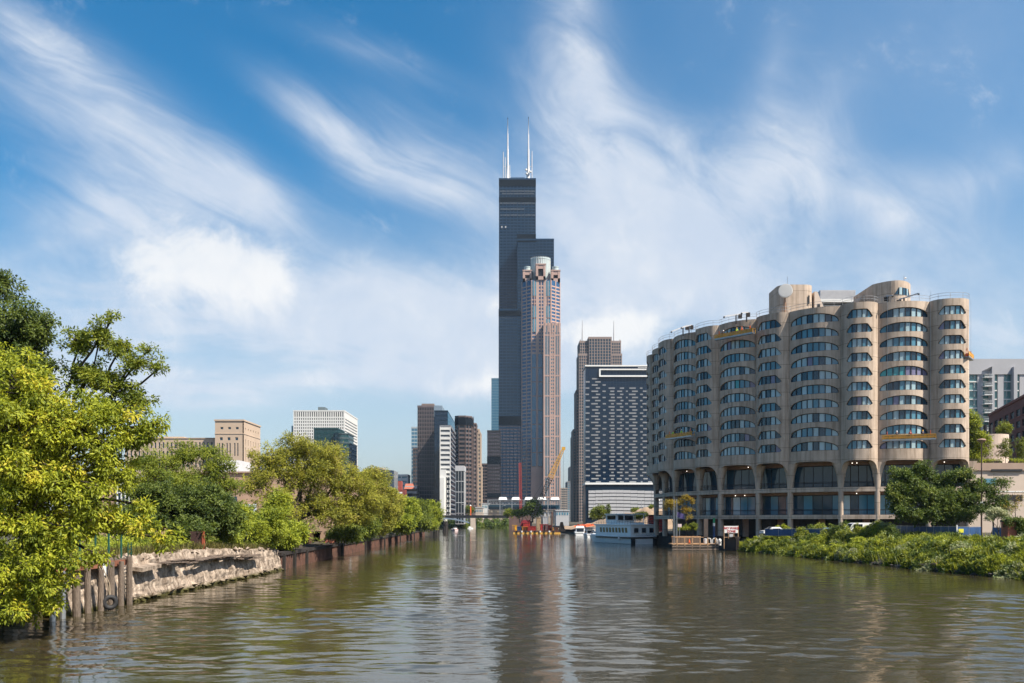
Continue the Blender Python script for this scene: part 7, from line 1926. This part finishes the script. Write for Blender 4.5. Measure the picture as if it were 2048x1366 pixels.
for px, rx, py, lab in ((1374, 22, 1056, 'low green hedge in the planter behind the dock rail'), (1386, 8, 1051, 'round clipped shrub rising from the dock hedge')):
    tree('dock_hedge', lab, (X_(px, 184), 184, 2.5), [(px, py, 184, rx, 4, .8)], 46, .35, 8, 6, .2, .1, LM_R if rx > 10 else LM_B, 0, .06, .15, 'dock planting', 'hedge')
tree('flowering_shrub', 'cream flowering shrub between the hoarding and the ivy covered pier', (X_(1998, 117), 117, 3.2), [(1992, 1024, 117, 16, 10), (2006, 1030, 117, 14, 9), (1980, 1034, 117, 10, 8)], 70, .35, 8, 6, .2, .09, leaf_mat('cream_blossom', (.12, .17, .04), (.55, .55, .33), None, .3), -.2, .08, .16, cat='shrub')
# far greenery
tree('far_tree', 'dark round tree in front of the train shed right of the bridge', (X_(1065, 500), 500, 5), [(1067, 1012, 500, 15, 11), (1058, 1020, 500, 10, 8), (1072, 1022, 500, 12, 9)], 90, 1.7, 10, 6, .9, .5, LM_DK, .2, .5, .7, 'far bank trees')
tree('far_tree', 'olive bush left of the dark round tree by the bridge end', (X_(1040, 510), 510, 5), [(1040, 1026, 510, 14, 6), (1018, 1025, 560, 8, 5)], 60, 1.5, 10, 6, .9, .5, LM_M, .2, .3, .6, 'far bank trees')
tree('far_tree', 'green tree in front of the striped podium', (X_(1200, 410), 410, 7), [(1200, 1024, 410, 15, 10), (1188, 1031, 410, 9, 6)], 70, 1.3, 10, 6, .7, .35, LM_B, .2, .3, .5, 'far bank trees')
tree('far_tree', 'narrow dark conifer right of the green tree at the striped podium', (X_(1216, 410), 410, 7), [(1216, 1012, 410, 2.2, 4), (1216, 1022, 410, 3.5, 6), (1216, 1030, 410, 4.5, 5)], 40, .8, 9, 6, .6, .25, LM_D, .2, .2, .4, 'far bank trees')
tree('far_tree', 'small tree at the sand heap top, left of the apartment building', (X_(1303, 400), 400, 9), [(1303, 1016, 400, 5, 5), (1270, 1020, 400, 8, 3)], 36, .9, 9, 6, .6, .3, LM_B, .2, .2, .4, 'far bank trees')
tree('far_tree', 'dark low shrub behind the tour boat in front of the sand heap', (X_(1281, 256), 256, 2.8), [(1276, 1032, 256, 9, 5), (1286, 1030, 256, 9, 5)], 60, .5, 10, 6, .35, .2, LM_D, .1, .1, .3, 'far bank trees')
tree('far_tree', 'round leafy tree on the far bridge approach left of the cream building', (X_(937, 660), 660, 5), [(937, 1019, 660, 9, 7), (925, 1022, 660, 5, 4)], 50, 1.5, 9, 6, 1.0, .5, LM_B, .2, .4, .6, 'far bank trees')
def mass(name, n, fn, rad, per, leaf_n, length, width, m, droop=.1, srad=.2):
    c = np.array([fn() for _ in range(n)]); p, d_, t = spray(c[:, :3], c[:, 3] * rad if c.shape[1] > 3 else np.full(n, rad), per, leaf_n, srad, length, width, droop)
    p[:, 2] = np.maximum(p[:, 2], .06)
    return leaves_mesh(name, p, d_, length, width, t, m, None, 'stuff')
def f_far():
    px = random.uniform(882, 1022); d = random.uniform(660, 720); h = random.random()
    return (X_(px, d), d, .5 + 6.0 * h * (.55 + .45 * math.sin(px * .35)), 1)
mass('undergrowth', 420, f_far, 2.0, 8, 6, 1.3, .7, LM_DK, .2, .9)
b = MB(); b.box(-66, 722, 0, 6, 740, 6.5); tag(b.build('terrain', EARTH), kind='structure')
# the overgrown right bank: mounds of several kinds grown into one another
hills = []
while len(hills) < 400:
    y = 52 + 124 * random.random() ** 1.1; t = random.uniform(.2, 15) if y < 165 else random.uniform(.2, 8)
    if 106 < y < 113.5 and t > 7: continue
    tall = 1.0 if t > 3 else .75
    if y > 114 and t > 5: tall = 1.5
    if 1790 < 1024 + (bank_x(RB, y) + t) * F / y < 2000 and t > 6: tall = .55
    hills.append((y, t, random.uniform(.75, 1.6), random.uniform(.8, 2.0) * tall, random.choice((0, 0, 0, 1, 1, 1, 2, 2, 3))))
for _ in range(130): hills.append((random.uniform(54, 178), random.uniform(-.1, 2.2), random.uniform(.5, .95), random.uniform(.5, 1.1), random.choice((0, 0, 1, 2, 2))))
bank_mats = [LM_G, LM_R, LM_DK, leaf_mat('pale_blossom', (.10, .16, .03), (.42, .43, .24), None, .3)]
for kind_ in range(4):
    cc = []
    for yy, tt, w, hh, kk in hills:
        if kk != kind_: continue
        x0 = bank_x(RB, yy) + tt
        n_ = int(26 * w * w + 10 * hh)
        for _ in range(n_):
            g = unit(NP.normal(size=(1, 3)))[0] * NP.random() ** .3; g[2] = abs(g[2])
            x, y = x0 + g[0] * w, yy + g[1] * w
            cc.append((x, y, ground_z(1, x, y) + .15 + g[2] * hh, random.uniform(.7, 1.25)))
    cc = np.array(cc); p, d_, t = spray(cc[:, :3], cc[:, 3] * .27, 5, 6, .16, .30, .13, -.1)
    p[:, 2] = np.maximum(p[:, 2], .06); leaves_mesh('undergrowth', p, d_, .30 if kind_ != 3 else .24, .135, t, bank_mats[kind_], None, 'stuff')
def f_bank():
    y = 52 + 126 * random.random(); t = random.uniform(-.2, 15) if y < 165 else random.uniform(-.2, 9); x = bank_x(RB, y) + t
    return (x, y, ground_z(1, x, y) + .3 * random.random(), random.uniform(.7, 1.3))
mass('undergrowth', 1500, f_bank, .45, 5, 5, .28, .12, LM_DK, -.15, .2)
# reeds and grass on the bank
def blades(name, n, fn, hgt, m):
    p = np.array([fn() for _ in range(n)]); d_ = unit(NP.normal(size=p.shape) * .28 + np.array([0, 0, 1.0])); return leaves_mesh(name, p, d_, hgt, hgt * .045 + .012, np.clip(NP.normal(.5, .25, n), 0, 1), m, None, 'stuff')
def f_reed():
    yy, tt, w, hh, kk = random.choice(hills); y = yy + random.gauss(0, 1.5); x = bank_x(RB, y) + max(.2, tt + random.gauss(0, 1.5)); return (x, y, ground_z(1, x, y) + .1)
blades('grass', 9000, f_reed, 1.3, LM_G)
def f_left():
    y = random.uniform(62, 106); t = random.random() ** 1.5 * 9; return (bank_x(LB, y) - .1 - t, y, quay_top(y) + .0)
blades('grass', 9000, f_left, .75, GRASS)
def f_weed():
    y = random.uniform(58, 350) if random.random() < .6 else random.uniform(62, 108); t = random.uniform(.6, 9); return (bank_x(LB, y) - t, y, quay_top(y) + .1 + random.random() * (.5 if t < 3 else 1.1), random.uniform(.6, 1.3))
mass('undergrowth', 1100, f_weed, .5, 6, 6, .26, .11, LM_R, 0, .2)
def f_deep():
    y = random.uniform(110, 340); return (bank_x(LB, y) - random.uniform(3.2, 9), y, 2.6 + random.random() * 4.2, 1)
mass('undergrowth', 1000, f_deep, 1.0, 9, 6, .4, .17, LM_B, .1, .4)
p = np.array([(random.uniform(X_(2013, 112), X_(2052, 112)), 111.75 + random.uniform(-.15, 1.2), Z_(1039, 112) - abs(random.gauss(0, .55)) + random.uniform(0, .25)) for _ in range(110)] + [(random.uniform(X_(2034, 112), X_(2052, 112)), 111.8, random.uniform(2.8, Z_(1040, 112))) for _ in range(130)])
pp_, dd_, tt_ = spray(p, np.full(len(p), .25), 4, 5, .14, .17, .13, .5); leaves_mesh('ivy', pp_, dd_, .17, .14, tt_, LM_DK, IVYROOT)
# stones at the right waterline
q = MB()
def f_stone(q, x, y, z, s):
    a_ = len(q.v); q.v += [(x, y, z + s * .6)] + [(x + s * math.cos(t) * random.uniform(.7, 1.2), y + s * 1.2 * math.sin(t) * random.uniform(.7, 1.2), z + random.uniform(-.1, .15) * s) for t in (0, 1.05, 2.1, 3.14, 4.2, 5.2)] + [(x, y, z - s * .5)]
    for k in range(6): q.f.append((a_, a_ + 1 + k, a_ + 1 + (k + 1) % 6)); q.f.append((a_ + 7, a_ + 1 + (k + 1) % 6, a_ + 1 + k)); q.m += [0, 0]
for k in range(420):
    y = random.uniform(50, 172); f_stone(q, bank_x(RB, y) + random.uniform(-.2, .9), y, random.uniform(0, .3), random.uniform(.12, .45))
o = q.build('rubble', mat('dark_wet_stone', (.05, .042, .035), .8, 0, .5, 1.5)); tag(o, kind='stuff')
r = thing('driftwood', 'pale driftwood beam lying at the right bank waterline', 'driftwood', (X_(1855, 108), 108, .5)); q = MB(); q.beam(P(1838, 1129, 109), P(1874, 1127, 106), .3, .18); q.build('beam', WOODL, r); q = MB(); q.tube([P(1771, 1117, 119), P(1775, 1124, 119), P(1773, 1131, 119)], [.12, .1, .06], 6); q.build('branch', BARK, r)

# ------------------------------------------------------------------ the air: a thin even haze round the whole place
hz = bpy.data.materials.new('thin_summer_haze'); hz.use_nodes = True
nt = hz.node_tree; nt.nodes.clear()
vo = nt.nodes.new('ShaderNodeVolumePrincipled'); vo.inputs['Color'].default_value = (.60, .79, 1.0, 1); vo.inputs['Density'].default_value = 0.00004; vo.inputs['Anisotropy'].default_value = 0.1
ou = nt.nodes.new('ShaderNodeOutputMaterial'); nt.links.new(vo.outputs[0], ou.inputs['Volume'])
hb = MB(); hb.box(-4300, -700, -3, 4300, 6700, 620); ho = hb.build('haze', hz); tag(ho, kind='stuff')
sc.cycles.volume_bounces = 0
